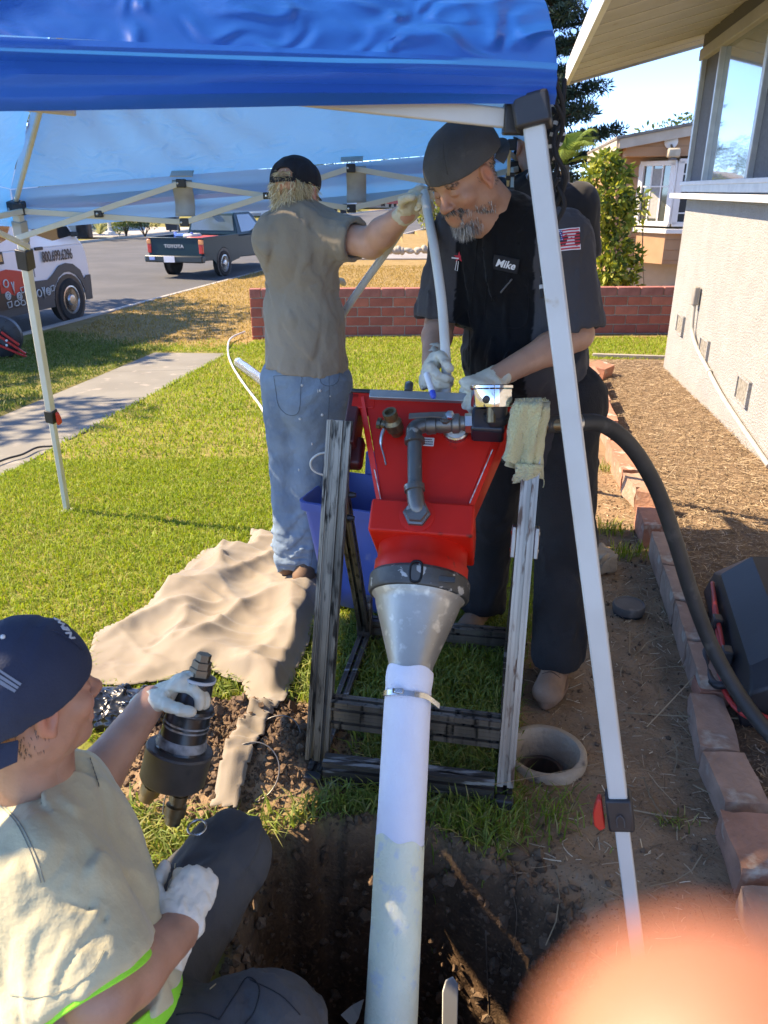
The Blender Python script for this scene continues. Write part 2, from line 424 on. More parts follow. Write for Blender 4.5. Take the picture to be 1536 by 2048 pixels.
gy = axis([(-30, -2, 4), (-2, 0.4, 0.2), (0.4, 2.7, 0.0125), (2.7, 5, 0.04), (5, 13, 0.1), (13, 30, 0.6), (30, 80, 4), (80, 700, 40)])
GX, GY = np.meshgrid(gx, gy, indexing='ij'); GZ = ground_h(GX, GY)
def zones(X, Y):
    X = np.asarray(X, float); Y = np.asarray(Y, float)
    n1 = vnoise(X, Y, 9, 5); n2 = vnoise(X, Y, 3.0, 21)
    lawn = 1 - smooth(-0.05, 0.06, X - lawn_edge(Y) + 0.05 * n1)
    strip = smooth(9.25, 9.35, Y); lawn = np.maximum(lawn, strip)
    lawn = lawn * smooth(0.0, 0.03, poly_sd(X, Y, PIT) + 0.015 * n1)
    mm = np.exp(-(((X - MOUND[0]) / 0.40) ** 2 + ((Y - MOUND[1]) / 0.31) ** 2) ** 2); lawn = lawn * (1 - smooth(0.25, 0.6, mm))
    dry = smooth(-0.4, 0.5, (Y - 11.2) + 0.5 * (X + 3) * (X < -1.9) + 0.5 * n2) * lawn * (X > curb_x(Y) - 0.3)
    dry = np.where((X > -1.9) & (Y > 11.6), lawn, dry)
    mulch = smooth(0.0, 0.08, X - border_x(Y) + 0.03 * n1) * (1 - strip)
    return lawn, dry, mulch
zl, zd, zm = zones(GX, GY)
nX, nY = GX.shape; ii = np.arange(nX * nY).reshape(nX, nY)
me = npmesh('ground', np.stack([GX, GY, GZ], -1).reshape(-1, 3), np.stack([ii[:-1, :-1], ii[1:, :-1], ii[1:, 1:], ii[:-1, 1:]], -1).reshape(-1, 4))
psd = poly_sd(GX, GY, PIT); damp_shade = smooth(-0.035, 0.03, -psd)  # mask of the pit: damp soil with the hole's shade put into the colour
vcol(me, 'zone', np.stack([zl, zd, zm, damp_shade], -1).reshape(-1, 4))
def ground_mat():
    m = bpy.data.materials.new('ground_soil_and_turf'); m.use_nodes = True; nt = m.node_tree; n = nt.nodes; l = nt.links; b = n['Principled BSDF']
    b.inputs['Roughness'].default_value = 0.95; b.inputs['Specular IOR Level'].default_value = 0.15
    tc = n.new('ShaderNodeTexCoord'); at = n.new('ShaderNodeAttribute'); at.attribute_name = 'zone'; sp = n.new('ShaderNodeSeparateColor'); l.new(at.outputs['Color'], sp.inputs[0])
    def nz(s, d=6):
        q = n.new('ShaderNodeTexNoise'); q.inputs['Scale'].default_value = s; q.inputs['Detail'].default_value = d; l.new(tc.outputs['Object'], q.inputs['Vector']); return q.outputs[0]
    def ramp(f, a, ca, bb, cb):
        r = n.new('ShaderNodeMapRange'); r.inputs[1].default_value = a; r.inputs[2].default_value = bb; l.new(f, r.inputs[0])
        x = n.new('ShaderNodeMix'); x.data_type = 'RGBA'; l.new(r.outputs[0], x.inputs[0])
        for i, c in ((6, ca), (7, cb)):
            if isinstance(c, tuple): x.inputs[i].default_value = (*c, 1)
            else: l.new(c, x.inputs[i])
        return x.outputs[2]
    def mix(f, a, c):
        x = n.new('ShaderNodeMix'); x.data_type = 'RGBA'; l.new(f, x.inputs[0])
        for i, q in ((6, a), (7, c)):
            if isinstance(q, tuple): x.inputs[i].default_value = (*q, 1)
            else: l.new(q, x.inputs[i])
        return x.outputs[2]
    dirt = ramp(nz(7), 0.35, (0.34, 0.225, 0.135), 0.65, (0.23, 0.15, 0.09)); dirt = ramp(nz(60), 0.58, dirt, 0.7, (0.30, 0.225, 0.155)); dirt = ramp(nz(140), 0.62, dirt, 0.68, (0.09, 0.062, 0.043))
    moist_shaded = ramp(nz(16), 0.35, (0.12, 0.072, 0.042), 0.65, (0.065, 0.040, 0.025)); moist_shaded = ramp(nz(70), 0.56, moist_shaded, 0.66, (0.16, 0.10, 0.06))  # moist dug soil, darkened further to carry the shade of the pit
    dirt = mix(at.outputs['Alpha'], dirt, moist_shaded)
    lawn = ramp(nz(5), 0.35, (0.17, 0.18, 0.04), 0.65, (0.27, 0.22, 0.08))
    dry = ramp(nz(3.5), 0.35, (0.28, 0.19, 0.075), 0.65, (0.35, 0.245, 0.11)); dry = ramp(nz(14), 0.55, dry, 0.7, (0.19, 0.145, 0.06))
    mul = ramp(nz(9), 0.35, (0.23, 0.155, 0.098), 0.65, (0.16, 0.108, 0.07)); mul = ramp(nz(90), 0.55, mul, 0.65, (0.30, 0.215, 0.14))
    c = mix(sp.outputs[0], dirt, lawn); c = mix(sp.outputs[1], c, dry); c = mix(sp.outputs[2], c, mul)
    l.new(c, b.inputs['Base Color'])
    bp = n.new('ShaderNodeBump'); bp.inputs['Strength'].default_value = 0.6; bp.inputs['Distance'].default_value = 0.012; l.new(nz(75, 8), bp.inputs['Height']); l.new(bp.outputs[0], b.inputs['Normal'])
    return m
ground = props(obj('ground', me, ground_mat(), None, 180), kind='structure')

# ---- street
asph = M('asphalt', (0.075, 0.077, 0.078), (0.10, 0.10, 0.10), 0.8, 0.9, bump=0.3, bscale=120, c3=(0.085, 0.085, 0.088), s3=4, t3=0.60, w3=0.05)
ys = axis([(-30, 10, 8), (10, 40, 1.5), (40, 100, 6), (100, 700, 60)]); V = []; F = []
for i, y in enumerate(ys):
    cx = curb_x(y); V += [(cx + 0.01, y, -0.50), (cx - ST_W / 2, y, -0.43), (cx - ST_W, y, -0.50)]
    if i: a = (i - 1) * 3; F += [(a, a + 1, a + 4, a + 3), (a + 1, a + 2, a + 5, a + 4)]
props(obj('street', npmesh('street', V, F), asph, None, None), kind='structure')
conc = M('concrete_kerb', (0.42, 0.40, 0.36), (0.34, 0.32, 0.29), 3, 0.9, bump=0.3, bscale=80)
def kerb(name, off, ztop, w, zb=-0.7, y0=-20, y1=300):
    mb = MB(); d = Vector((SB, 1, 0)).normalized(); sd = Vector((1, -SB, 0)).normalized()
    rings = []
    for y in (y0, y1):
        c = Vector((curb_x(y) + off, y, 0)); rings.append([c + Vector((0, 0, zb)), c + sd * w + Vector((0, 0, zb)), c + sd * w + Vector((0, 0, ztop)), c + sd * 0.02 + Vector((0, 0, ztop)), c + Vector((0, 0, ztop - 0.03))])
    mb.ring_loft(rings); props(mb.build(name, conc), kind='structure')
kerb('kerb', 0.0, -0.455, 0.13); kerb('kerb_far_side', -ST_W - 0.15, -0.40, 0.15)

# ---- walkway of cast slabs
cw = M('walkway_concrete', (0.225, 0.215, 0.185), (0.19, 0.18, 0.155), 2.2, 0.9, bump=0.25, bscale=90, c3=(0.31, 0.28, 0.24), s3=6, t3=0.6)
walk = bpy.data.objects.new('walkway', None); COL.objects.link(walk); walk.location = (-2.8, 6.5, -0.3); props(walk, kind='structure')
cuts = [1.3, 2.9, 4.4, 5.9, 7.45, 9.0, 10.33]
for a, b in zip(cuts[:-1], cuts[1:]):
    q = []
    for y, e in ((a, 0.006), (b, -0.006)):
        yy = y + e; xr = np.interp(yy, [1.3, 4.9, 10.2], [-2.98, -2.60, -2.07]); xl = np.interp(yy, [1.3, 4.9, 6.8, 10.45], [-4.04, -3.66, -3.47, -3.1])
        dy = 0.12 if y > 10.3 else 0.0
        q += [(xr, yy - dy, 0), (xl, yy + dy, 0)]
    mb = MB(); P = [Vector((x, y, float(ground_h(x, y, False)) + 0.035)) for x, y, _ in (q[0], q[2], q[3], q[1])]
    for p in P: p.z = zg(p.x, p.y) - 0.012
    mb.prism(P, (0, 0, -0.09)); mb.build('slab', cw, walk, 35, 0.006)

# ---- grass blades
def blades(name, N, xr, yr, dens, hgt, wid, cols, mask, seed, lean=0.5, mat=None, label=None, jit=0.3):
    rg = np.random.default_rng(seed); X = rg.uniform(*xr, N); Y = rg.uniform(*yr, N)
    k = rg.uniform(0, 1, N) < mask(X, Y); X, Y = X[k], Y[k]; n = len(X)
    Z = ground_h(X, Y) - 0.004
    th = rg.uniform(0, 2 * np.pi, n); h = hgt * rg.uniform(1 - jit * 1.6, 1 + jit, n) * (1 + 0.25 * vnoise(X, Y, 4, 33)); w = wid * rg.uniform(0.7, 1.3, n)
    la = rg.uniform(0, 2 * np.pi, n); lm = lean * rg.uniform(0.2, 1.3, n)
    dx, dy = np.cos(th) * w / 2, np.sin(th) * w / 2; lx, ly = np.cos(la) * lm * h, np.sin(la) * lm * h
    V = np.zeros((n, 5, 3)); V[:, 0] = np.stack([X - dx, Y - dy, Z], 1); V[:, 1] = np.stack([X + dx, Y + dy, Z], 1)
    V[:, 2] = np.stack([X - dx * .8 + lx * .35, Y - dy * .8 + ly * .35, Z + h * .6], 1); V[:, 3] = np.stack([X + dx * .8 + lx * .35, Y + dy * .8 + ly * .35, Z + h * .6], 1)
    V[:, 4] = np.stack([X + lx, Y + ly, Z + h * (1 - 0.35 * lm)], 1)
    b = np.arange(n)[:, None, None] * 5; F = (b + np.array([[0, 1, 3], [0, 3, 2], [2, 3, 4]])[None]).reshape(-1, 3)
    me = npmesh(name, V.reshape(-1, 3), F)
    c = np.array(cols); pick = rg.random(n) * 0.75 + 0.25 * (0.5 + 0.5 * vnoise(X, Y, 2.2, 44)); q = np.clip(pick * (len(c) - 1), 0, len(c) - 1.001); i0 = q.astype(int); f = (q - i0)[:, None]
    cc = c[i0] * (1 - f) + c[i0 + 1] * f; cc = cc * rg.uniform(0.8, 1.2, n)[:, None]
    vcol(me, 'tint', np.repeat(cc, 5, 0))
    return props(obj(name, me, mat or GRASSM, None, None), label, 'grass' if label else None, None, 'stuff')
def leaf_mat(name, attr='tint', trl=0.35, rough=0.55, col=None, boost=1.5):
    m = bpy.data.materials.new(name); m.use_nodes = True; nt = m.node_tree; n = nt.nodes; l = nt.links; b = n['Principled BSDF']; b.inputs['Roughness'].default_value = rough
    b.inputs['Specular IOR Level'].default_value = 0.3
    tr = n.new('ShaderNodeBsdfTranslucent'); mx = n.new('ShaderNodeMixShader'); mx.inputs[0].default_value = trl
    if attr:
        a = n.new('ShaderNodeAttribute'); a.attribute_name = attr; l.new(a.outputs['Color'], b.inputs['Base Color'])
        g = n.new('ShaderNodeMix'); g.data_type = 'RGBA'; g.blend_type = 'MULTIPLY'; g.inputs[0].default_value = 1; g.inputs[7].default_value = (boost, boost, boost * 0.6, 1); l.new(a.outputs['Color'], g.inputs[6]); l.new(g.outputs[2], tr.inputs[0])
    else:
        b.inputs['Base Color'].default_value = (*col, 1); tr.inputs[0].default_value = (*[min(1, c * boost) for c in col], 1)
    l.new(b.outputs[0], mx.inputs[1]); l.new(tr.outputs[0], mx.inputs[2]); l.new(mx.outputs[0], n['Material Output'].inputs[0])
    return m
GRASSM = leaf_mat('grass_blades')
CLOTH_PX = [(505, 1072), (556, 1078), (600, 1100), (640, 1160), (645, 1215), (632, 1262), (600, 1350), (566, 1445), (530, 1530), (478, 1648), (412, 1640), (448, 1575), (495, 1500), (515, 1440), (480, 1380), (420, 1352), (380, 1368), (330, 1372), (250, 1385), (172, 1372), (170, 1330), (192, 1278), (300, 1218), (405, 1108), (440, 1100), (490, 1102)]
CLOTH = [(GG(*q).x, GG(*q).y) for q in CLOTH_PX]
def clear(X, Y): return (poly_sd(X, Y, CLOTH) > -0.03) & (poly_sd(X, Y, WALK) > 0.01) & (X > curb_x(Y) + 0.13) & ((Y < 11.3) | (X < -1.95) | (Y > 11.75) | (X > 4.6))
def m_lawn(X, Y):
    a, b, c = zones(X, Y); return np.where(clear(X, Y), a * (1 - b), 0)
def m_dry(X, Y):
    a, b, c = zones(X, Y); return np.where(clear(X, Y), b, 0)
GREEN = [(0.12, 0.20, 0.018), (0.21, 0.30, 0.028), (0.28, 0.36, 0.04), (0.26, 0.31, 0.04), (0.39, 0.34, 0.11)]
DEEP = [(0.11, 0.17, 0.035), (0.17, 0.24, 0.05), (0.22, 0.28, 0.065), (0.40, 0.34, 0.15)]
STRAW = [(0.37, 0.25, 0.09), (0.31, 0.21, 0.075), (0.42, 0.29, 0.12), (0.28, 0.20, 0.07), (0.23, 0.19, 0.055)]
blades('lawn_grass', 165000, (-3.0, 1.3), (2.0, 5.2), 1, 0.036, 0.0048, GREEN, m_lawn, 3, 0.9, label='short sunlit yellow-green lawn grass around the canopy')
blades('lawn_grass', 130000, (-4.4, 4.2), (5.2, 12.4), 1, 0.042, 0.009, GREEN, lambda X, Y: m_lawn(X, Y) * (X > -3.0), 4, 0.9, label='mown green lawn grass in front of the brick wall')
blades('verge_grass', 42000, (-5.4, -2.9), (3.5, 14.5), 1, 0.045, 0.010, [(0.07, 0.12, 0.03), (0.11, 0.16, 0.035), (0.16, 0.19, 0.05)], lambda X, Y: m_lawn(X, Y) * (X < -2.95), 5, 0.8, label='green verge grass between the concrete walkway and the street')
blades('dry_grass', 60000, (-5.0, 6.5), (10.2, 24), 1, 0.05, 0.014, STRAW, m_dry, 6, 1.0, label='dry straw-coloured grass beyond the brick wall')
blades('turf_grass', 17000, (-0.75, 0.62), (1.50, 2.75), 1, 0.062, 0.0060, DEEP, m_lawn, 8, 1.1, label='longer green grass under and around the metal frame')
# ================================================================ pop-up canopy
white_metal = M('white_powder_coat', (0.55, 0.55, 0.51), (0.49, 0.48, 0.44), 6, 0.38, bump=0.03, c3=(0.42, 0.34, 0.24), s3=9, t3=0.71, w3=0.04)
cream_metal = M('cream_powder_coat', (0.66, 0.63, 0.53), (0.58, 0.55, 0.45), 5, 0.45)
black_pl = M('black_plastic', (0.018, 0.018, 0.020), (0.03, 0.03, 0.032), 14, 0.45, bump=0.05)
red_pl = M('red_plastic', (0.62, 0.03, 0.02), None, rough=0.35)
steel = M('bright_steel', (0.62, 0.62, 0.60), (0.45, 0.45, 0.44), 30, 0.28, 1.0, rvar=0.1)
def fabric_mat(nm, st, ds):
    m = bpy.data.materials.new(nm); m.use_nodes = True; nt = m.node_tree; n = nt.nodes; l = nt.links; b = n['Principled BSDF']
    b.inputs['Roughness'].default_value = 0.38; b.inputs['Specular IOR Level'].default_value = 0.3
    g = n.new('ShaderNodeNewGeometry'); mx = n.new('ShaderNodeMix'); mx.data_type = 'RGBA'
    mx.inputs[6].default_value = (0.0, 0.09, 0.38, 1); mx.inputs[7].default_value = (0.42, 0.43, 0.43, 1)
    l.new(g.outputs['Backfacing'], mx.inputs[0]); l.new(mx.outputs[2], b.inputs['Base Color'])
    tr = n.new('ShaderNodeBsdfTranslucent'); tr.inputs[0].default_value = (0.03, 0.34, 0.92, 1)
    ms = n.new('ShaderNodeMixShader'); ms.inputs[0].default_value = 0.25; l.new(b.outputs[0], ms.inputs[1]); l.new(tr.outputs[0], ms.inputs[2]); l.new(ms.outputs[0], n['Material Output'].inputs[0])
    tc = n.new('ShaderNodeTexCoord'); bp = n.new('ShaderNodeBump'); bp.inputs['Strength'].default_value = st * 1.2; bp.inputs['Distance'].default_value = ds
    w = n.new('ShaderNodeTexNoise'); w.inputs['Scale'].default_value = 9; w.inputs['Detail'].default_value = 7; w.inputs['Roughness'].default_value = 0.62; w.inputs['Distortion'].default_value = 1.2
    w.noise_type = 'RIDGED_MULTIFRACTAL'
    l.new(tc.outputs['Object'], w.inputs['Vector']); l.new(w.outputs[0], bp.inputs['Height']); l.new(bp.outputs[0], b.inputs['Normal'])
    return m
FAB = fabric_mat('canopy_fabric', 0.8, 0.025); FABV = fabric_mat('valance_fabric', 0.22, 0.012)
EAVE = {'NR': Vector((0.285, 1.62, 1.935)), 'NL': Vector((-2.06, 1.24, 1.99)), 'FL': Vector((-1.70, 3.80, 1.625)), 'FR': Vector((0.66, 3.92, 1.80))}
FOOT = {'NR': Vector((0.565, 1.13, 0)), 'NL': Vector((-2.45, 0.72, 0)), 'FL': Vector((-1.86, 4.17, 0)), 'FR': Vector((1.29, 4.45, 0))}
PEAK = Vector((-0.72, 2.58, 2.55))
canopy = thing('canopy_tent', 'blue pop-up canopy with white slanted legs standing over the work', 'canopy', (-0.7, 2.6, 0))
def fabric_panel(name, A, B, C, ns=46, nt_=30, seed=0, tail=False):
    V = []; F = []
    nrm = (B - A).cross(C - A).normalized()
    if nrm.z < 0: nrm = -nrm
    L = (B - A).length
    for j in range(nt_ + 1):
        t = j / nt_
        for i in range(ns + 1):
            s = i / ns; P = lerp(lerp(A, B, s), C, t * 0.985)
            e = 4 * s * (1 - s)
            sag = -0.10 * math.sin(math.pi * min(t * 1.15, 1)) * e * (1 - t * 0.4)
            w = 0.010 * math.sin(s * 17 + 5 * math.sin(t * 4 + seed)) * (1 - t) + 0.008 * math.sin(s * 41 + t * 23 + 3 * math.sin(s * 9 + seed))
            w += 0.02 * (mnoise.noise((P.x * 3, P.y * 3, seed + P.z * 3))) + 0.008 * mnoise.noise((P.x * 11, P.y * 11, seed))
            V.append(P + nrm * (sag + w * min(1, t * 6)))
    for j in range(nt_):
        for i in range(ns):
            a = j * (ns + 1) + i; F.append((a, a + 1, a + ns + 2, a + ns + 1))
    me = npmesh(name, V, F)
    return me
def orient(me, c):
    """front faces look away from the middle of the tent"""
    p = me.polygons[len(me.polygons) // 2]
    if p.normal.dot(p.center - c) < 0: me.flip_normals()
    return me
def eave_band(A, B, C, D_, seed):
    ns, nt_ = 90, 12; V = []; F = []
    for j in range(nt_ + 1):
        t = j / nt_
        for i in range(ns + 1):
            s = i / ns; P = lerp(lerp(A, B, s), lerp(C, D_, s), t); w = 0.012 * math.sin(t * math.pi) * (mnoise.noise((s * 14, t * 3 + s * 6, seed)) + 0.6 * mnoise.noise((s * 40, t * 6 + s * 9, seed))) + 0.010 * math.sin(t * math.pi)
            V.append(P + Vector((0.15, -1, 0.5)) * w)
    for j in range(nt_):
        for i in range(ns):
            a = j * (ns + 1) + i; F.append((a, a + 1, a + ns + 2, a + ns + 1))
    return npmesh('eave_band', V, F)
def valance(A, B, hA, hB, seed, wav=0.012):
    ns, nt_ = 60, 10; V = []; F = []; out = Vector((B.y - A.y, A.x - B.x, 0)).normalized(); mid = (A + B) / 2
    if out.dot(mid - PEAK) < 0: out = -out
    for j in range(nt_ + 1):
        t = j / nt_
        for i in range(ns + 1):
            s = i / ns; P = lerp(A, B, s); e = min(1, 4 * s * (1 - s) * 2)
            h = lerp(hA, hB, s); dz = -h * t - 0.012 * e * math.sin(math.pi * s) * t + 0.004 * math.sin(9 * s + seed)
            # long horizontal folds that spread from the corners
            f = wav * (math.sin(t * 9.0 + 3.0 * s + seed) * (0.35 + 0.65 * s) + 0.8 * math.sin(t * 17 - 5 * s + 2 * seed) * (1 - 0.6 * s)) + 0.010 * mnoise.noise((s * 6, t * 3, seed * 3.1)) + 0.012 * t
            V.append(P + Vector((0, 0, dz)) + out * (f * (0.25 + 0.75 * e) * (0.2 + 0.8 * min(1, t * 4)) + 0.004))
    for j in range(nt_):
        for i in range(ns):
            a = j * (ns + 1) + i; F.append((a, a + 1, a + ns + 2, a + ns + 1))
    return npmesh('valance', V, F)
cen = Vector((-0.7, 2.6, 1.4))
CREASE = {'NR': Vector((0.292, 1.49, 1.815)), 'NL': Vector((-2.08, 1.09, 1.87))}
order = [('NR', 'NL', 0.062, 0.135), ('NL', 'FL', 0.28, 0.16), ('FL', 'FR', 0.175, 0.155), ('FR', 'NR', 0.15, 0.19)]
obj('eave_band', orient(eave_band(EAVE['NR'], EAVE['NL'], CREASE['NR'], CREASE['NL'], 3.3), cen), FAB, canopy, 60)
for q, (a, b, ha, hb) in enumerate(order):
    obj('roof_panel', orient(fabric_panel('roof_panel', EAVE[a], EAVE[b], PEAK, seed=q * 1.7), cen), FAB, canopy, 60)
    obj('valance', orient(valance(*((CREASE[a], CREASE[b]) if q == 0 else (EAVE[a], EAVE[b])), ha, hb, q * 2.3 + 0.6), cen), FABV, canopy, 60)
# legs
TOP = {}
for k in ('NR', 'NL', 'FL', 'FR'):
    top = EAVE[k] + (PEAK - EAVE[k]) * Vector((1, 1, 0)) * 0.035 if False else EAVE[k] + Vector(((PEAK.x - EAVE[k].x) * 0.03, (PEAK.y - EAVE[k].y) * 0.03, -0.085 if k in ('FL', 'FR') else -0.21))
    if k == 'NR': top = Vector((0.258, 1.49, 1.735))
    ft = FOOT[k].copy(); ft.z = zg(ft.x, ft.y) - 0.01
    TOP[k] = top; d = (ft - top); up = Vector((1, 0.1, 0))
    s_, t_, a_ = frame(d, (0.25, 1, 0)); w = 0.037
    cut = top + d * 0.735 if k == 'NR' else top + d * 0.62
    mw = white_metal if k == 'NR' else cream_metal
    leg = MB().beam(top, cut, w, w, (0.25, 1, 0)).build('leg', mw, canopy, 35, 0.004)
    MB().beam(cut - d * 0.05, ft, 0.029, 0.029, (0.25, 1, 0)).build('lower_leg', mw, leg, 35, 0.003)
    MB().box(ft + Vector((0, 0, 0.012)), (0.06, 0.06, 0.005)).build('foot_plate', cream_metal, leg, 35, 0.001)
    cl = MB(); cl.beam(cut - d.normalized() * 0.028, cut + d.normalized() * 0.045, 0.052, 0.05, (0.25, 1, 0)).build('leg_clamp', black_pl, leg, 35, 0.005)
    side = -s_ if (s_.x > 0) == (k == 'NR') else s_
    p = cut + side * 0.033; ax = d.normalized()
    pr = [p - ax * 0.022, p - ax * 0.022 + side * 0.008, p + ax * 0.012 + side * 0.021, p + ax * 0.040 + side * 0.022, p + ax * 0.052 + side * 0.012, p + ax * 0.046, p + ax * 0.02]
    n_ = side.cross(ax); MB().prism([v - n_ * 0.011 for v in pr], n_ * 0.022).build('release_lever', red_pl, leg, 35, 0.003)
    if k == 'NR':     # embossed mark on the clamp
        fr = -t_ if t_.y > 0 else t_
        o_ = cut + fr * 0.0285 + ax * 0.016; e1 = s_ * 0.007
        MB().tube(spline([o_ + e1 + ax * 0.014, o_ + e1 - ax * 0.004, o_ - ax * 0.012, o_ - e1 - ax * 0.004, o_ - e1 + ax * 0.014], 5), 0.0014, 6).build('clamp_mark', M('worn_black', (0.06, 0.06, 0.062), None, rough=0.6), leg)
    # top bracket and slider
    br = MB().beam(top - d.normalized() * 0.035, top + d.normalized() * 0.018, 0.062, 0.062, (0.25, 1, 0)).build('corner_bracket', black_pl, canopy, 35, 0.006)
    inw = Vector((PEAK.x - top.x, PEAK.y - top.y, 0)).normalized()
    MB().box(top + inw * 0.035 + Vector((0, 0, 0.0)), (0.05, 0.03, 0.05)).build('bracket_lug', black_pl, br, 35, 0.004)
    if k != 'NR':
        sl = MB().beam(top + d * 0.105, top + d * 0.16, 0.06, 0.06, (0.25, 1, 0)).build('slider', black_pl, leg, 35, 0.005)
        MB().beam(top + d * 0.03, top + d * 0.085, 0.05, 0.05, (0.25, 1, 0)).build('sleeve', M('grey_plastic', (0.35, 0.35, 0.34), None, rough=0.5), leg, 35, 0.004)
    MB().lathe(top + inw.cross(Vector((0, 0, 1))) * 0.033, inw.cross(Vector((0, 0, 1))), [(0, 0.009), (0.005, 0.009), (0.007, 0.005)], 10).build('bolt', steel, br)
# scissor trusses, three crossings to a side
def truss(a, b, n, hi, lo, mat, bars=(0.024, 0.013), skip=()):
    A, B = TOP[a], TOP[b]; inw = Vector((PEAK.x - (A.x + B.x) / 2, PEAK.y - (A.y + B.y) / 2, 0)).normalized()
    nodes_u = []; nodes_l = []
    for i in range(n + 1):
        P = lerp(A, B, i / n) + inw * 0.035
        if i in (0, n): u = P + Vector((0, 0, -0.005)); l_ = P + Vector((0, 0, -lo))
        else: u = P + Vector((0, 0, hi[i] if isinstance(hi, (list, tuple)) else hi)); l_ = P + Vector((0, 0, -lo + 0.01))
        nodes_u.append(u); nodes_l.append(l_)
    for i in range(n):
        if i in skip: continue
        for s_, (p, q) in enumerate(((nodes_u[i], nodes_l[i + 1]), (nodes_l[i], nodes_u[i + 1]))):
            off = inw * (0.009 if s_ else -0.009)
            MB().beam(p + off, q + off, bars[1], bars[0]).build('truss_bar', mat, canopy, 35, 0.002)
        c = (nodes_u[i] + nodes_l[i + 1] + nodes_l[i] + nodes_u[i + 1]) / 4
        j = MB().box(c, (0.036, 0.036, 0.030), rot=Matrix.Rotation(math.atan2(B.y - A.y, B.x - A.x), 3, 'Z')).build('truss_joint', black_pl, canopy, 35, 0.004)
        MB().lathe(c + inw * 0.017, inw, [(0, 0.006), (0.004, 0.006), (0.006, 0.003)], 8).build('bolt', steel, j)
    for i in range(1, n):
        if i - 1 in skip and i in skip: continue
        for P in (nodes_u[i], nodes_l[i]):
            j = MB().box(P, (0.042, 0.034, 0.036), rot=Matrix.Rotation(math.atan2(B.y - A.y, B.x - A.x), 3, 'Z')).build('truss_joint', black_pl, canopy, 35, 0.004)
            MB().lathe(P + inw * 0.016 + Vector((-0.01, 0, 0)), inw, [(0, 0.005), (0.004, 0.005), (0.005, 0.003)], 8).build('bolt', steel, j)
    return nodes_u, nodes_l
FU, FL_ = truss('FL', 'FR', 3, [0, 0.05, 0.055, 0], 0.125, cream_metal)
truss('NL', 'FL', 3, 0.05, 0.165, cream_metal)
truss('FR', 'NR', 3, 0.05, 0.12, cream_metal, skip=(1, 2))
# near side: flatter bars just behind the valance
A, B = TOP['NL'], TOP['NR']
def nr(s, dz): return lerp(B, A, s) + Vector((0, 0.03, dz))
for p, q in ((nr(0.015, 0.0), nr(0.36, 0.055)), (nr(0.335, 0.06), nr(0.66, -0.075)), (nr(0.66, 0.06), nr(0.99, -0.02)), (nr(0.34, -0.0), nr(0.66, 0.05))):
    MB().beam(p, q, 0.016, 0.032).build('truss_bar', white_metal, canopy, 35, 0.003)
# fabric tabs and reinforcing bands at the far truss
tabm = M('silver_tab', (0.42, 0.41, 0.38), (0.32, 0.31, 0.29), 12, 0.6)
for i in (1, 2):
    P = FU[i]; MB().box(P + Vector((0.005, 0.01, 0.04)), (0.10, 0.05, 0.004), rot=Matrix.Rotation(0.5, 3, 'X')).build('fabric_tab', tabm, canopy)
    Q = lerp(EAVE['FL'], EAVE['FR'], i / 3)
    bd = MB(); bd.add([Q + Vector((x, -0.045 - 0.012 * math.sin(t * 7), -t * 0.175)) for t in np.linspace(0.12, 1, 8) for x in (-0.045, 0.045)], [(2 * k, 2 * k + 1, 2 * k + 3, 2 * k + 2) for k in range(7)])
    o = bd.build('reinforcing_band', tabm, canopy); md = o.modifiers.new('s', 'SOLIDIFY'); md.thickness = 0.002
# roof poles from the side trusses to the middle
for e in ('NR', 'NL', 'FL', 'FR'):
    MB().cyl(TOP[e] + Vector((0, 0, 0.03)), PEAK + Vector((0, 0, -0.06)), 0.011, n=10).build('roof_pole', cream_metal, canopy)
MB().lathe(PEAK + Vector((0, 0, -0.15)), (0, 0, 1), [(0, 0.03), (0.1, 0.035), (0.12, 0.02)], 14).build('hub', black_pl, canopy)
# black and white cord hanging beside the corner
def corner_cord():
    t = thing('guy_rope', 'black and white braided cord bunched on the near corner of the canopy', 'rope', (0.315, 1.55, 1.3))
    bl = M('black_cord', (0.012, 0.012, 0.013), None, rough=0.8); wh = M('white_fleck_cord', (0.5, 0.5, 0.48), None, rough=0.8)
    rg = random.Random(5)
    for k in range(9):
        p0 = Vector((0.296 + rg.uniform(-.004, .012), 1.535 + rg.uniform(-.02, .02), 1.80 - 0.02 * k * (k > 5))); n = 7; L = rg.uniform(0.20, 0.27)
        pts = [p0 + Vector((0.012 * math.sin(i * 1.7 + k) + 0.003 * i, 0.012 * math.cos(i * 1.3 + k * 2), -L * i / n)) for i in range(n + 1)]
        s = spline(pts, 6); MB().tube(s, 0.0042, 6).build('strand', bl, t)
        if k % 3 == 0:
            for i in range(2, len(s) - 2, 3): MB().cyl(s[i], s[i + 1], 0.0047, n=6).build('fleck', wh, t)
corner_cord()
# ================================================================ white stucco house
HB = R(9.0); HD = Vector((math.sin(HB), math.cos(HB), 0)); HN = Vector((-HD.y, HD.x, 0)); UP = Vector((0, 0, 1))   # along the wall, out of the wall
HC = Vector((3.18, 8.72, 0))                                    # far corner
def H(a, o, z): return HC - HD * a + HN * o + UP * z            # a: metres from the far corner towards the viewer, o: out of the wall
stucco = M('stucco', (0.345, 0.34, 0.33), (0.31, 0.305, 0.296), 4, 0.95, bump=0.9, bscale=70, bdist=0.02, c3=(0.20, 0.19, 0.17), s3=85, t3=0.60, w3=0.06)
trim = M('trim_paint', (0.66, 0.68, 0.70), (0.58, 0.60, 0.62), 5, 0.6, bump=0.05)
tanp = M('eave_paint', (0.43, 0.41, 0.385), (0.37, 0.35, 0.325), 2.5, 0.75, bump=0.08, c3=(0.33, 0.27, 0.21), s3=5, t3=0.68)
alum = M('aluminium_frame', (0.55, 0.55, 0.53), (0.47, 0.47, 0.46), 9, 0.45, 0.6)
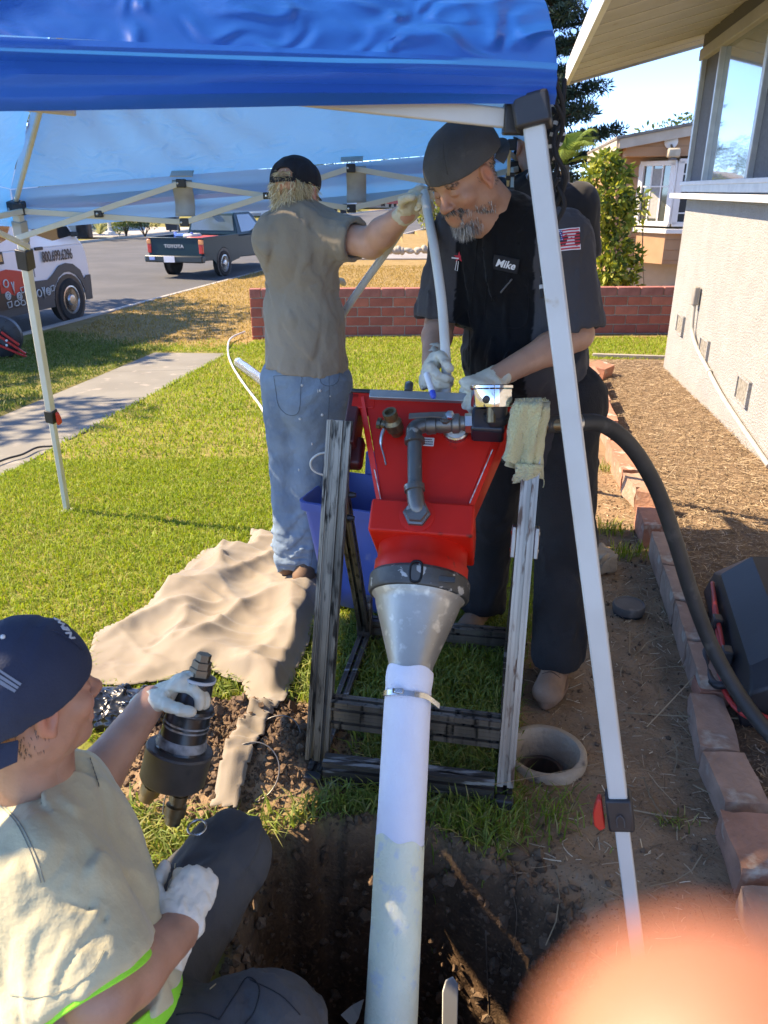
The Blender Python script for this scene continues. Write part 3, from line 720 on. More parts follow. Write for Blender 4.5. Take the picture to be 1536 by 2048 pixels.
screen = M('insect_screen', (0.10, 0.10, 0.105), (0.13, 0.13, 0.135), 40, 0.8)
glass = M('window_glass', (0.20, 0.27, 0.30), None, rough=0.02, spec=1.0, coat=1.0, metal=0.35)
house = thing('stucco_house', 'white stucco house with deep plank eave and sliding window beside the mulch bed', 'house', H(3, 0, 0))
wl_ = MB(); x0 = -0.1
sill = 1.60; wtop = 2.90
# wall with window opening (opening runs from a=0.10 to a=5.2 between sill and wtop)
def wallbox(a0, a1, z0, z1, o0=-0.2, o1=0.0): 
    wl_.box(H((a0 + a1) / 2, (o0 + o1) / 2, (z0 + z1) / 2), (abs(a1 - a0), o1 - o0, z1 - z0), axes=(-HD, HN, UP))
wallbox(0, 9, -0.5, sill); wallbox(0, 0.06, sill, 3.1); wallbox(5.2, 9, sill, 3.1); wallbox(0.06, 5.2, wtop, 3.1)
wl_.box(H(0.1, -3.2, 1.2), (0.2, 6.0, 3.4), axes=(-HD, HN, UP))
wall = wl_.build('wall', stucco, house, 35)
for a in (0.62, 1.75, 3.1):     # crawl-space vents
    v = MB().box(H(a, 0.004, 0.36 - 0.04 * a), (0.30, 0.02, 0.17), axes=(-HD, HN, UP)).build('crawl_vent', M('vent_shadow', (0.16, 0.145, 0.12), (0.3, 0.28, 0.24), 40, 0.9), house)
    for e, sz in (((-0.15, 0), (0.02, 0.035, 0.19)), ((0.15, 0), (0.02, 0.035, 0.19)), ((0, -0.09), (0.28, 0.035, 0.018)), ((0, 0.09), (0.28, 0.035, 0.018))):
        MB().box(H(a + e[0], 0.008, 0.36 - 0.04 * a + e[1]), sz, axes=(-HD, HN, UP)).build('vent_edge', stucco, v)
win = MB().box(H(2.6, 0.02, sill + 0.035), (5.3, 0.09, 0.07), axes=(-HD, HN, UP)).build('window', alum, house, 35, 0.006); win['label'] = 'wide aluminium sliding window under the eave'
MB().box(H(2.55, 0.065, sill - 0.035), (5.55, 0.15, 0.05), axes=(-HD, HN, UP)).build('sill', trim, win, 35, 0.006)
MB().box(H(2.55, 0.03, sill + 0.085), (5.3, 0.09, 0.035), axes=(-HD, HN, UP)).build('frame_rail', trim, win, 35, 0.004)
MB().box(H(2.6, 0.02, wtop - 0.05), (5.3, 0.09, 0.10), axes=(-HD, HN, UP)).build('frame_head', tanp, win, 35, 0.006)
for a, w in ((0.035, 0.07), (0.80, 0.05), (2.33, 0.07), (3.1, 0.05), (4.9, 0.07)):
    MB().box(H(a, 0.025, (sill + wtop) / 2), (w, 0.05, wtop - sill - 0.14), axes=(-HD, HN, UP)).build('frame_post', alum, win, 35, 0.004)
for a0, a1 in ((0.07, 0.78), (2.36, 3.08)): MB().box(H((a0 + a1) / 2, 0.0, (sill + wtop) / 2), (a1 - a0, 0.01, wtop - sill - 0.2), axes=(-HD, HN, UP)).build('screen', screen, win)
for a0, a1 in ((0.825, 2.295), (3.125, 4.865)): MB().box(H((a0 + a1) / 2, 0.0, (sill + wtop) / 2), (a1 - a0, 0.008, wtop - sill - 0.2), axes=(-HD, HN, UP)).build('pane', glass, win)
curt = M('curtain_white', (0.6, 0.6, 0.57), None, rough=0.9)
# eave: planks between fascia and wall, sloping up to the ridge
RAKE = -0.75
def E(a, o): return H(a, o, 3.03 - 0.245 * o)                   # underside of the roof
boards = np.arange(RAKE + 0.0, 8.5, 0.46)
for i, a in enumerate(boards):
    p = [E(a + 0.006, 1.27), E(a + 0.454, 1.27), E(a + 0.454, -3.0), E(a + 0.006, -3.0)]
    MB().prism(p, (0, 0, 0.03)).build('eave_plank', tanp, house, 35, 0.003)
roofm = M('roof_shingle', (0.16, 0.14, 0.12), (0.22, 0.20, 0.17), 12, 0.95, bump=0.4, bscale=40)
MB().prism([E(RAKE - 0.02, 1.31) + UP * 0.034, E(8.8, 1.31) + UP * 0.034, E(8.8, -3.2) + UP * 0.034, E(RAKE - 0.02, -3.2) + UP * 0.034], (0, 0, 0.05)).build('roof', roofm, house)
joint = M('plank_joint', (0.62, 0.57, 0.49), None, rough=0.8)
for a in boards[1:]:
    MB().beam(E(a - 0.0, 1.27) - UP * 0.002, E(a - 0.0, -3.0) - UP * 0.002, 0.016, 0.012).build('plank_bead', joint, house)
fwh = M('fascia_white', (0.62, 0.61, 0.58), (0.56, 0.55, 0.52), 3, 0.6)
MB().prism([E(RAKE, 1.27) + UP * -0.03, E(8.8, 1.27) + UP * -0.03, E(8.8, 1.27) + UP * 0.17, E(RAKE, 1.27) + UP * 0.17], HN * 0.045).build('fascia', fwh, house, 35, 0.004)
MB().prism([E(RAKE, 1.27) + UP * -0.024, E(RAKE, -3.0) + UP * -0.024, E(RAKE, -3.0) + UP * 0.12, E(RAKE, 1.27) + UP * 0.12], HD * 0.045).build('rake_board', tanp, house, 35, 0.004)
MB().prism([H(0.0, 0.0, 2.90), H(8.8, 0.0, 2.90), H(8.8, 0.0, 3.03), H(0.0, 0.0, 3.03)], HN * 0.05).build('eave_shade_strip', M('eave_shade', (0.115, 0.11, 0.105), None, rough=0.8), house, 35, 0.003)  # shade under the eave put in as a dark strip along the wall top
# grey conduit with a weather head, running down the wall
cond = M('conduit_paint', (0.44, 0.42, 0.385), (0.36, 0.34, 0.31), 10, 0.7)
pts = spline([H(1.27, 0.045, 0.62), H(1.28, 0.04, 0.45), H(1.33, 0.035, 0.36), H(1.55, 0.03, 0.27), H(2.0, 0.03, 0.19), H(2.75, 0.03, 0.07), H(4.0, 0.03, -0.05)], 8)
cd = MB().tube(pts, 0.017, 10).build('conduit', cond, house)
MB().box(H(1.26, 0.045, 0.70), (0.085, 0.055, 0.17), axes=(-HD, HN, UP)).build('conduit_box', M('conduit_box_paint', (0.30, 0.27, 0.24), (0.24, 0.22, 0.20), 14, 0.7), cd, 35, 0.012)
MB().lathe(H(2.1, 0.03, 0.175), pts[30] - pts[26], [(0, 0.021), (0.05, 0.021)], 10).build('coupling', cond, cd)

# ================================================================ low brick wall between the gardens
mort = M('mortar', (0.44, 0.40, 0.35), (0.36, 0.33, 0.29), 8, 0.95, bump=0.3)
brk = [M('wall_brick_%d' % i, c, tuple(x * 0.8 for x in c), 9, 0.9, bump=0.35, bscale=55) for i, c in enumerate([(0.46, 0.125, 0.08), (0.41, 0.105, 0.07), (0.50, 0.15, 0.10), (0.37, 0.105, 0.075)])]
capm = M('wall_cap_brick', (0.42, 0.155, 0.125), (0.30, 0.10, 0.08), 7, 0.9, bump=0.4, bscale=40)
bwall = thing('brick_wall', 'low red brick wall with pale mortar between the lawn and the dry yard', 'wall', (1.1, 11.5, -0.4))
WA, WB = Vector((-1.93, 11.38, 0)), Vector((4.7, 11.66, 0)); wd = (WB - WA).normalized(); wn_ = Vector((-wd.y, wd.x, 0)); WL = (WB - WA).length
bl, bh, mj = 0.345, 0.135, 0.014
z0 = -0.47
core = MB().box((WA + WB) / 2 + UP * (z0 + 0.36) + wn_ * 0.06, (WL - 0.02, 0.098, 0.80), axes=(wd, wn_, UP)).build('mortar_core', mort, bwall)
bmesh_ = {}
def brick_mesh(L, hh, dd, m, key):
    if (L, m, key) not in bmesh_:
        me = MB().box((0, 0, 0), (L, dd, hh)).mesh('brick'); bm = bmesh.new(); bm.from_mesh(me); bmesh.ops.bevel(bm, geom=bm.edges[:], offset=0.006, segments=1, affect='EDGES'); bm.to_mesh(me); bm.free(); me.materials.append(m); bmesh_[(L, m, key)] = me
    return bmesh_[(L, m, key)]
rw = random.Random(4); rotz = math.atan2(wd.y, wd.x)
for r in range(6):
    z = z0 + 0.05 + r * bh; a = -0.5 * bl * (r % 2); top = r == 5
    while a < WL - 0.02:
        a0 = max(a, 0) ; a1 = min(a + bl - mj, WL); L = round(a1 - a0, 3)
        if L > 0.03:
            m = capm if top else brk[rw.randrange(4)]
            o = bpy.data.objects.new('brick', brick_mesh(L, bh - mj, 0.128 if not top else 0.14, m, top)); COL.objects.link(o)
            c = WA + wd * ((a0 + a1) / 2) + wn_ * (0.06 + rw.uniform(-.003, .003)) + UP * z
            o.location = c; o.rotation_euler = (0, 0, rotz); parent(o, bwall)
        a += bl
# ================================================================ neighbour's house
nh = thing('tan_house', 'tan clapboard neighbour house with white bay window beyond the brick wall', 'house', (7, 20, -0.4))
NB = R(9.0); ND = Vector((math.cos(NB), -math.sin(NB), 0)); NF = Vector((-ND.y, ND.x, 0)) * -1     # along the gable wall, out of it (towards us)
NC = D(1222, 500, 17.5); NC.z = 0
def Nn(a, o, z): return NC + ND * a + NF * o + UP * z
tanw = M('tan_siding', (0.42, 0.245, 0.135), (0.37, 0.21, 0.115), 3, 0.8, bump=0.06)
base = M('tan_foundation', (0.52, 0.42, 0.30), (0.46, 0.37, 0.26), 4, 0.9, bump=0.3)
core = MB(); core.box(Nn(3.5, -3, 0.85), (7, 6, 2.9), axes=(ND, NF, UP)); core.prism([Nn(0, 0, 2.4), Nn(7, 0, 2.4), Nn(7, 0, 3.6), Nn(0, 0, 2.45)], -NF * 5.9)
nwall = core.build('wall', tanw, nh)
MB().box(Nn(3.5, 0.01, -0.1), (7.02, 0.05, 0.75), axes=(ND, NF, UP)).build('foundation', base, nh)
for k in range(9):     # lapped boards on the gable side
    z = 0.33 + k * 0.235; tp = min(7.0, 7.0)
    MB().box(Nn(3.5, 0.022, z), (7.0, 0.03, 0.215), rot=None, axes=(ND, (NF + UP * 0.10).normalized(), (UP - NF * 0.10).normalized())).build('siding_board', tanw, nh, 35, 0.004)
for k in range(9):
    z = 0.33 + k * 0.235
    MB().box(Nn(-0.022, -2.9, z), (0.03, 5.9, 0.215), axes=((-ND + UP * 0.1).normalized(), NF, UP)).build('siding_board', tanw, nh, 35, 0.004)
rb = M('rake_tan', (0.50, 0.43, 0.34), (0.44, 0.37, 0.29), 4, 0.8)
def roofz(a): return 2.52 + 0.17 * a
MB().prism([Nn(-0.15, 0.75, roofz(-0.15) - 0.13), Nn(7.2, 0.75, roofz(7.2) - 0.13), Nn(7.2, 0.75, roofz(7.2) + 0.05), Nn(-0.15, 0.75, roofz(-0.15) + 0.05)], NF * 0.06).build('rake_board', rb, nh)
MB().prism([Nn(-0.15, 0.75, roofz(-0.15) - 0.14), Nn(-0.15, -6, roofz(-0.15) - 0.14), Nn(-0.15, -6, roofz(-0.15) + 0.05), Nn(-0.15, 0.75, roofz(-0.15) + 0.05)], -ND * 0.05).build('eave_fascia', rb, nh)
rf = MB().prism([Nn(-0.22, 0.86, roofz(-0.22) + 0.055), Nn(7.2, 0.86, roofz(7.2) + 0.055), Nn(7.2, -6, roofz(7.2) + 0.055), Nn(-0.22, -6, roofz(-0.22) + 0.055)], (0, 0, 0.05)).build('roof', roofm, nh)
MB().prism([Nn(-0.13, 0.74, roofz(-0.13) - 0.02), Nn(7.2, 0.74, roofz(7.2) - 0.02), Nn(7.2, -6, roofz(7.2) - 0.02), Nn(-0.13, -6, roofz(-0.13) - 0.02)], (0, 0, 0.03)).build('soffit', M('soffit_tan', (0.34, 0.21, 0.12), None, rough=0.85), nh)
# gable board face over the window bay
MB().prism([Nn(0.02, 0.6, 2.24), Nn(7.0, 0.6, 2.24), Nn(7.0, 0.6, roofz(7.0) - 0.05), Nn(0.02, 0.6, roofz(0.02) - 0.05)], -NF * 0.6).build('gable_face', M('gable_tan', (0.44, 0.25, 0.14), (0.40, 0.23, 0.13), 2, 0.8), nh)
for k in range(5): MB().beam(Nn(0.2 + k * 0.9, 0.603, 2.42 + k * 0.235), Nn(7.0, 0.603, 2.42 + k * 0.235), 0.006, 0.006).build('board_joint', M('joint_brown', (0.24, 0.13, 0.07), None, rough=0.9), nh)
# bay window: angled side light and front light
wpaint = M('window_white', (0.78, 0.77, 0.74), (0.72, 0.71, 0.68), 4, 0.5)
ng = M('dark_window_glass', (0.035, 0.04, 0.042), None, rough=0.03, spec=0.8, coat=0.6)
blind = M('pale_blind', (0.34, 0.34, 0.32), (0.28, 0.28, 0.27), 20, 0.8)
def bay_light(p, q, z0_, z1_, cols, rows, blinds, lab):
    p, q = Vector(p), Vector(q); ax = (q - p).normalized(); nr_ = Vector((ax.y, -ax.x, 0)); L = (q - p).length; c = (p + q) / 2
    w = MB().box(c + UP * ((z0_ + z1_) / 2) - nr_ * 0.02, (L, 0.02, z1_ - z0_), axes=(ax, nr_, UP)).build('window', ng, nh); w['label'] = lab
    def bar(a, b, w_, d_=0.05): MB().beam(a, b, w_, d_, up=nr_).build('frame', wpaint, w, 35, 0.004)
    for a, b in ((p + UP * z0_, q + UP * z0_), (p + UP * z1_, q + UP * z1_)): MB().box((a + b) / 2, (L + 0.08, 0.08, 0.09), axes=(ax, nr_, UP)).build('frame', wpaint, w, 35, 0.006)
    for a in (p, q): MB().box(a + UP * ((z0_ + z1_) / 2), (0.12, 0.08, z1_ - z0_), axes=(ax, nr_, UP)).build('frame', wpaint, w, 35, 0.006)
    for i in range(1, cols): MB().box(p + ax * (L * i / cols) + UP * ((z0_ + z1_) / 2), (0.028, 0.03, z1_ - z0_ - 0.08), axes=(ax, nr_, UP)).build('muntin', wpaint, w)
    for i in rows: MB().box(c + UP * lerp(z0_, z1_, i), (L - 0.1, 0.028, 0.025), axes=(ax, nr_, UP)).build('muntin', wpaint, w)
    if blinds: MB().box(p + ax * (L * 0.5) + UP * ((z0_ + z1_) / 2) - nr_ * 0.008, (L * 0.36, 0.01, z1_ - z0_ - 0.2), axes=(ax, nr_, UP)).build('blind', blind, w)
bay_light(Nn(0.45, 0.05, 0), Nn(0.98, 0.62, 0), 0.98, 2.12, 3, (0.62,), True, 'angled side light of the bay window')
bay_light(Nn(1.10, 0.63, 0), Nn(3.3, 0.63, 0), 0.98, 2.15, 4, (0.18, 0.80), False, 'front light of the bay window')
MB().prism([Nn(0.36, 0.0, 0.80), Nn(0.96, 0.70, 0.80), Nn(3.7, 0.72, 0.80), Nn(3.7, 0.0, 0.80)], (0, 0, 0.09)).build('bay_sill', wpaint, nh, 35, 0.006)
MB().prism([Nn(0.44, 0.0, 0.20), Nn(0.98, 0.60, 0.20), Nn(3.6, 0.60, 0.20), Nn(3.6, 0.0, 0.20)], (0, 0, 0.6)).build('bay_apron', tanw, nh)
for k in range(3): MB().beam(Nn(0.98, 0.606, 0.28 + k * 0.2), Nn(3.6, 0.606, 0.28 + k * 0.2), 0.012, 0.008).build('board_joint', MATS['joint_brown'], nh)
# floodlight
fl = thing('security_light', 'old round floodlight with square lamp head under the tan gable', 'light', Nn(1.35, 0.66, 2.5))
MB().lathe(Nn(0.85, 0.61, 2.50), NF, [(0, 0.13), (0.03, 0.13), (0.05, 0.09), (0.06, 0.04)], 20).build('base_plate', wpaint, fl)
MB().beam(Nn(0.85, 0.64, 2.46), Nn(0.88, 0.74, 2.36), 0.03, 0.03).build('arm', M('brown_metal', (0.16, 0.12, 0.09), None, rough=0.6), fl)
hd = MB().box(Nn(0.89, 0.80, 2.29), (0.24, 0.2, 0.17), axes=(ND, NF, UP)).build('lamp_head', M('aged_cream', (0.50, 0.44, 0.33), (0.40, 0.34, 0.25), 10, 0.7), fl, 35, 0.03)
MB().lathe(Nn(0.89, 0.82, 2.20), -UP, [(0, 0.08), (0.03, 0.085), (0.04, 0.05)], 16).build('lamp', M('lamp_dark', (0.1, 0.09, 0.08), None, rough=0.3), fl)
# ================================================================ pipe-lining machine on its extrusion frame
br_ = Vector((0.985, -0.17, 0)).normalized(); bb_ = Vector((0.17, 0.985, 0)).normalized()     # machine right / back
UAX = (bb_ + UP).normalized(); HNrm = (UP - bb_).normalized()                                  # axis up the machine / normal of its upper face
TIP = D(820, 1345, 1.66)
def Hs(a, s, h): return TIP + br_ * a + UAX * s + HNrm * h
def HP(px, py, h):
    o = Vector((0, 0, CAM_H)); d = ray(px, py); p = Hs(0, 0, h); return o + d * ((p - o).dot(HNrm) / d.dot(HNrm))
redp = M('red_enamel', (0.70, 0.020, 0.010), (0.58, 0.015, 0.008), 5, 0.42, spec=0.25, bump=0.05, bscale=30, c3=(0.16, 0.02, 0.012), s3=13, t3=0.64, w3=0.06)
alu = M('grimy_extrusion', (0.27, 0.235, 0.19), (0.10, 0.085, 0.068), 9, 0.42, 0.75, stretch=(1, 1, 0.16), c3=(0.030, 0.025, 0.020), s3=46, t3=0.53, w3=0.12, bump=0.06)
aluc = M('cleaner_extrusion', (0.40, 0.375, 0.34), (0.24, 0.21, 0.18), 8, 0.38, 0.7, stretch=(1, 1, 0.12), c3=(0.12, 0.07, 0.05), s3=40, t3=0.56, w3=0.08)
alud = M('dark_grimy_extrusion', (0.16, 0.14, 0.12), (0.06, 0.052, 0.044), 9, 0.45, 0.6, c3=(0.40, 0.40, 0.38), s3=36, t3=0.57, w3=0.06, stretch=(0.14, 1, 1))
castm = M('scuffed_cast_alloy', (0.46, 0.44, 0.385), (0.33, 0.31, 0.265), 5, 0.42, 0.55, bump=0.12, bscale=45, c3=(0.66, 0.63, 0.54), s3=34, t3=0.56, w3=0.16)
ringm = M('chipped_dark_ring', (0.055, 0.055, 0.052), (0.10, 0.10, 0.092), 8, 0.5, 0.4, c3=(0.46, 0.45, 0.41), s3=24, t3=0.585, w3=0.025, bump=0.25, bscale=40)
brass = M('dull_brass', (0.26, 0.19, 0.10), (0.17, 0.13, 0.08), 14, 0.42, 0.8, c3=(0.09, 0.08, 0.06), s3=20, t3=0.58)
galv = M('weathered_pipe', (0.21, 0.205, 0.19), (0.12, 0.115, 0.105), 12, 0.42, 0.75, c3=(0.42, 0.41, 0.37), s3=24, t3=0.63, w3=0.05)
mach = thing('lining_machine', 'red hopper machine with steel cone bolted on a grimy extrusion frame', 'machine', (0.1, 2.1, 0))
def extr(name, p0, p1, nw, nh, up, mat, par, u=0.044):
    """slotted extrusion: nw x nh modules"""
    p0, p1 = Vector(p0), Vector(p1); s, t, a = frame(p1 - p0, up)
    def side(n):
        out = []
        for k in range(n):
            o = k * u; out += [(o + 0.0, 0), (o + 0.006, 0), (o + 0.0065, 0.0012), (o + 0.0085, 0.0012), (o + 0.009, 0), (o + u / 2 - 0.0055, 0), (o + u / 2 - 0.0055, 0.003), (o + u / 2 - 0.0085, 0.004), (o + u / 2 - 0.0055, 0.0125), (o + u / 2 + 0.0055, 0.0125), (o + u / 2 + 0.0085, 0.004), (o + u / 2 + 0.0055, 0.003), (o + u / 2 + 0.0055, 0), (o + u - 0.009, 0), (o + u - 0.0085, 0.0012), (o + u - 0.0065, 0.0012), (o + u - 0.006, 0)]
        return out
    W, Hh = nw * u, nh * u; poly = []
    for x, d in side(nw): poly.append((x - W / 2, -Hh / 2 + d))
    for x, d in side(nh): poly.append((W / 2 - d, x - Hh / 2))
    for x, d in side(nw): poly.append((W / 2 - x, Hh / 2 - d))
    for x, d in side(nh): poly.append((-W / 2 + d, Hh / 2 - x))
    clean = []
    for q in poly:
        if not clean or (abs(q[0] - clean[-1][0]) + abs(q[1] - clean[-1][1])) > 1e-6: clean.append(q)
    if abs(clean[0][0] - clean[-1][0]) + abs(clean[0][1] - clean[-1][1]) < 1e-6: clean.pop()
    mb = MB(); mb.ring_loft([[p + s * x + t * y for x, y in clean] for p in (p0, p1)])
    return mb.build(name, mat, par, 20)
FLf = Vector((-0.205, 1.80, 0)); FRf = FLf + br_ * 0.555; RLf = FLf + bb_ * 0.80; RRf = FRf + bb_ * 0.80
Z1 = UP * 0.026
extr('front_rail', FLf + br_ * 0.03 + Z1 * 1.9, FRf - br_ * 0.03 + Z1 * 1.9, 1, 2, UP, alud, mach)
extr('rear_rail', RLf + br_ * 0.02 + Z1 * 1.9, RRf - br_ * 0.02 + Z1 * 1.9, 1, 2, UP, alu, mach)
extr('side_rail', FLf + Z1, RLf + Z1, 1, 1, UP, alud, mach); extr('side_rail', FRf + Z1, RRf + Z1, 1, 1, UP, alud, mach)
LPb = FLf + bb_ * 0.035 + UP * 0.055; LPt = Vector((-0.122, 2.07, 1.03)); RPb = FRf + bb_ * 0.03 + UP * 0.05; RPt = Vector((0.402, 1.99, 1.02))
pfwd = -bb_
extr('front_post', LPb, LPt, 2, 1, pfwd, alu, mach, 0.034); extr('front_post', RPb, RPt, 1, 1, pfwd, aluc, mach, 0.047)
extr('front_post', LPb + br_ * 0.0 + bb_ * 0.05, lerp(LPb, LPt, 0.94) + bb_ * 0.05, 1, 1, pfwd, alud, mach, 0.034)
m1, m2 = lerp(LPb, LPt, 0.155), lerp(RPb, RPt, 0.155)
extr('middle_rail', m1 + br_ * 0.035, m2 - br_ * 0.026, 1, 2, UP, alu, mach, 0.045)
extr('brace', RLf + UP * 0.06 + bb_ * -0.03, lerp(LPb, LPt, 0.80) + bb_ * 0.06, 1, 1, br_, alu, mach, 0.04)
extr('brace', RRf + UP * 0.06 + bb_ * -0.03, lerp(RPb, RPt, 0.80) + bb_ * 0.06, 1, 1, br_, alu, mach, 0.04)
for p, s in ((FLf, 1), (FRf, 1), (RLf, 1), (RRf, 1)):
    f = MB().box(p + UP * 0.02 - (bb_ * 0.02 if p in (FLf, FRf) else -bb_ * 0.02), (0.052, 0.03, 0.048), axes=(br_, bb_, UP)).build('end_cap', black_pl, mach, 35, 0.005)
    MB().lathe(p + UP * 0.022 - bb_ * 0.035, -bb_, [(0, 0.007), (0.003, 0.007)], 8).build('screw', steel, f)
for P in (RLf + UP * 0.12 + bb_ * -0.03, ): MB().box(P, (0.055, 0.05, 0.16), axes=(br_, bb_, UP)).build('joint_plate', alud, mach, 35, 0.004)
# right post splice plates with bolts
for s in (-1, 1):
    c = lerp(RPb, RPt, 0.70); ax = (RPt - RPb).normalized(); pl = MB().beam(c - ax * 0.04, c + ax * 0.045, 0.052, 0.012, up=br_).build('splice_plate', aluc, mach, 35, 0.002)
    pl.location = br_ * 0.031 * s
    for q in (-0.022, 0.026): MB().lathe(c + ax * q + br_ * 0.03 * s, br_ * s, [(0, 0.008), (0.006, 0.008), (0.009, 0.005)], 8).build('bolt', steel, pl)
for q in (0.725, 0.79):
    c = lerp(LPb, LPt, q) + br_ * 0.038 + bb_ * 0.012; MB().lathe(c, br_, [(0, 0.010), (0.008, 0.010), (0.02, 0.006)], 8).build('bolt', black_pl, mach)
# cone, clamp ring, neck
cone = MB().lathe(TIP, UAX, [(-0.004, 0.050), (-0.004, 0.056), (0.02, 0.058), (0.17, 0.110), (0.188, 0.114), (0.198, 0.1245), (0.206, 0.1245)], 56, True, False).build('cone', castm, mach, 50)
ring = MB().lathe(TIP, UAX, [(0.196, 0.118), (0.199, 0.131), (0.206, 0.135), (0.244, 0.135), (0.252, 0.130), (0.256, 0.112)], 56).build('clamp_ring', ringm, mach, 30)
cl0 = HP(832, 1143, 0.132)
cl = MB(); cl.tube(spline([cl0 + br_ * x + UAX * y for x, y in ((-0.012, -0.022), (-0.012, 0.022), (0.012, 0.022), (0.012, -0.022))], 4, True), 0.004, 8, True); cl.build('latch_loop', M('black_steel', (0.03, 0.03, 0.03), None, rough=0.4, metal=0.8), ring)
MB().box(cl0 + br_ * 0.055 - UAX * 0.01 - HNrm * 0.014, (0.09, 0.016, 0.006), axes=(br_, UAX, HNrm)).build('latch_strap', ringm, ring, 35, 0.002)
MB().lathe(TIP, UAX, [(0.245, 0.116), (0.247, 0.126), (0.285, 0.1265), (0.290, 0.1215), (0.345, 0.1215)], 56, False, False).build('neck', redp, mach, 50)
# block and tapering hopper
MB().box(Hs(0.0, 0.378, 0.012), (0.272, 0.092, 0.235), axes=(br_, UAX, HNrm)).build('outlet_block', redp, mach, 35, 0.007)
def quad(s, w, h0, h1): return [Hs(-w / 2, s, h0), Hs(w / 2, s, h0), Hs(w / 2, s, h1), Hs(-w / 2, s, h1)]
hp = MB().ring_loft([quad(0.42, 0.225, -0.115, 0.085), quad(0.50, 0.265, -0.13, 0.095), quad(0.745, 0.405, -0.17, 0.098)], True, False)
hop = hp.build('hopper', redp, mach, 30); sm = hop.modifiers.new('s', 'SOLIDIFY'); sm.thickness = 0.006; bv = hop.modifiers.new('b', 'BEVEL'); bv.width = 0.005; bv.segments = 2
for s in (-1, 1):        # stiffening flanges along the hopper's edges
    MB().prism([Hs(s * 0.112, 0.425, 0.088), Hs(s * 0.128, 0.425, 0.080), Hs(s * 0.222, 0.745, 0.088), Hs(s * 0.203, 0.745, 0.103)], HNrm * 0.006).build('edge_flange', redp, hop, 35, 0.002)
scr = M('bare_scratches', (0.60, 0.57, 0.53), (0.40, 0.25, 0.22), 60, 0.5, t2=(0.45, 0.55))
for s, a0, a1 in ((1, 0.44, 0.60), (-1, 0.43, 0.52)):
    MB().prism([Hs(s * (0.1135 + 0.29 * (a0 - 0.425)), a0, 0.0955), Hs(s * (0.1165 + 0.29 * (a0 - 0.425)), a0, 0.0955), Hs(s * (0.1195 + 0.29 * (a1 - 0.425)), a1, 0.0985), Hs(s * (0.1165 + 0.29 * (a1 - 0.425)), a1, 0.0985)], HNrm * 0.0012).build('worn_edge', scr, hop)
text_mesh('hopper_lettering', 'PERMA-LINER', 0.026, M('white_print', (0.62, 0.58, 0.55), None, rough=0.6), hop, Hs(0.158, 0.535, 0.062) + br_ * 0.012, (Hs(0.19, 0.65, 0.062) - Hs(0.145, 0.48, 0.062)), HNrm, 0.0006) if False else None
# top bar, side brackets, lids
MB().box(Hs(-0.03, 0.752, 0.092), (0.315, 0.026, 0.040), axes=(br_, UAX, HNrm)).build('top_bar', M('grey_steel_bar', (0.40, 0.40, 0.385), (0.29, 0.29, 0.28), 9, 0.45, 0.7, c3=(0.16, 0.15, 0.14), s3=14, t3=0.62), mach, 35, 0.002)
drk = M('oily_red_bracket', (0.16, 0.016, 0.014), (0.07, 0.012, 0.012), 7, 0.45)
lb = MB().box(Hs(-0.232, 0.68, 0.05), (0.035, 0.16, 0.10), axes=(br_, UAX, HNrm)).build('side_bracket', drk, mach, 35, 0.006)
MB().box(Hs(-0.205, 0.735, 0.075), (0.07, 0.05, 0.05), axes=(br_, UAX, HNrm)).build('bracket_lug', redp, lb, 35, 0.004)
MB().box(Hs(-0.215, 0.765, 0.088), (0.06, 0.012, 0.03), axes=(br_, UAX, HNrm)).build('bracket_cap', black_pl, lb, 35, 0.003)
MB().box(Hs(-0.222, 0.60, 0.03), (0.05, 0.09, 0.05), axes=(br_, UAX, HNrm)).build('bracket_foot', drk, lb, 35, 0.01)
MB().box(Hs(0.242, 0.68, 0.04), (0.035, 0.16, 0.10), axes=(br_, UAX, HNrm)).build('side_bracket', redp, mach, 35, 0.006)
MB().lathe(Hs(-0.078, 0.765, 0.11), UAX, [(0, 0.012), (0.025, 0.012), (0.028, 0.008)], 10).build('bolt', galv, mach)
# pipework: ball valve -> elbow -> drop pipe -> elbow -> block
hz = 0.145
A0 = HP(938, 846, hz); A1 = HP(858, 849, hz); E1 = HP(829, 853, hz); E2 = HP(829, 882, hz); E3 = HP(830, 985, hz); E4 = HP(833, 1012, hz)
pp = MB(); pp.tube(spline([A1, lerp(A1, E1, 0.55), E1 + (E2 - E1) * 0.25, E2], 6), 0.0225, 16); el = pp.build('elbow', galv, mach, 50)
for p, d in ((A1, A0 - A1), (E2, E3 - E2)): MB().lathe(p - d.normalized() * 0.008, d, [(0, 0.024), (0.002, 0.0275), (0.014, 0.0275), (0.016, 0.022)], 20).build('elbow_bead', galv, el)
MB().cyl(E2, E3, 0.0195, n=18).build('drop_pipe', M('painted_drop_pipe', (0.10, 0.11, 0.11), (0.14, 0.145, 0.14), 10, 0.38, 0.5, c3=(0.40, 0.40, 0.37), s3=26, t3=0.63, w3=0.04), mach, 50)
B4 = Hs(*(0, 0, 0)); bl_ = HP(836, 1030, 0.135)
el2 = MB().tube(spline([E3 - (E4 - E3).normalized() * 0.012, E3, lerp(E3, E4, 0.7), lerp(E4, bl_, 0.5), bl_ - HNrm * 0.02], 6), [0.0225] * 25, 16).build('elbow', galv, mach, 50)
MB().lathe(E3 - (E4 - E3).normalized() * 0.022, E4 - E3, [(0, 0.024), (0.002, 0.0275), (0.018, 0.0275), (0.02, 0.022)], 20).build('elbow_bead', galv, el2)
nutp = HP(834, 1030, 0.13)
MB().lathe(nutp, HNrm, [(0.0, 0.034), (0.002, 0.036), (0.016, 0.036), (0.018, 0.030), (0.028, 0.028)], 6).build('hex_nut', galv, el2, 20)
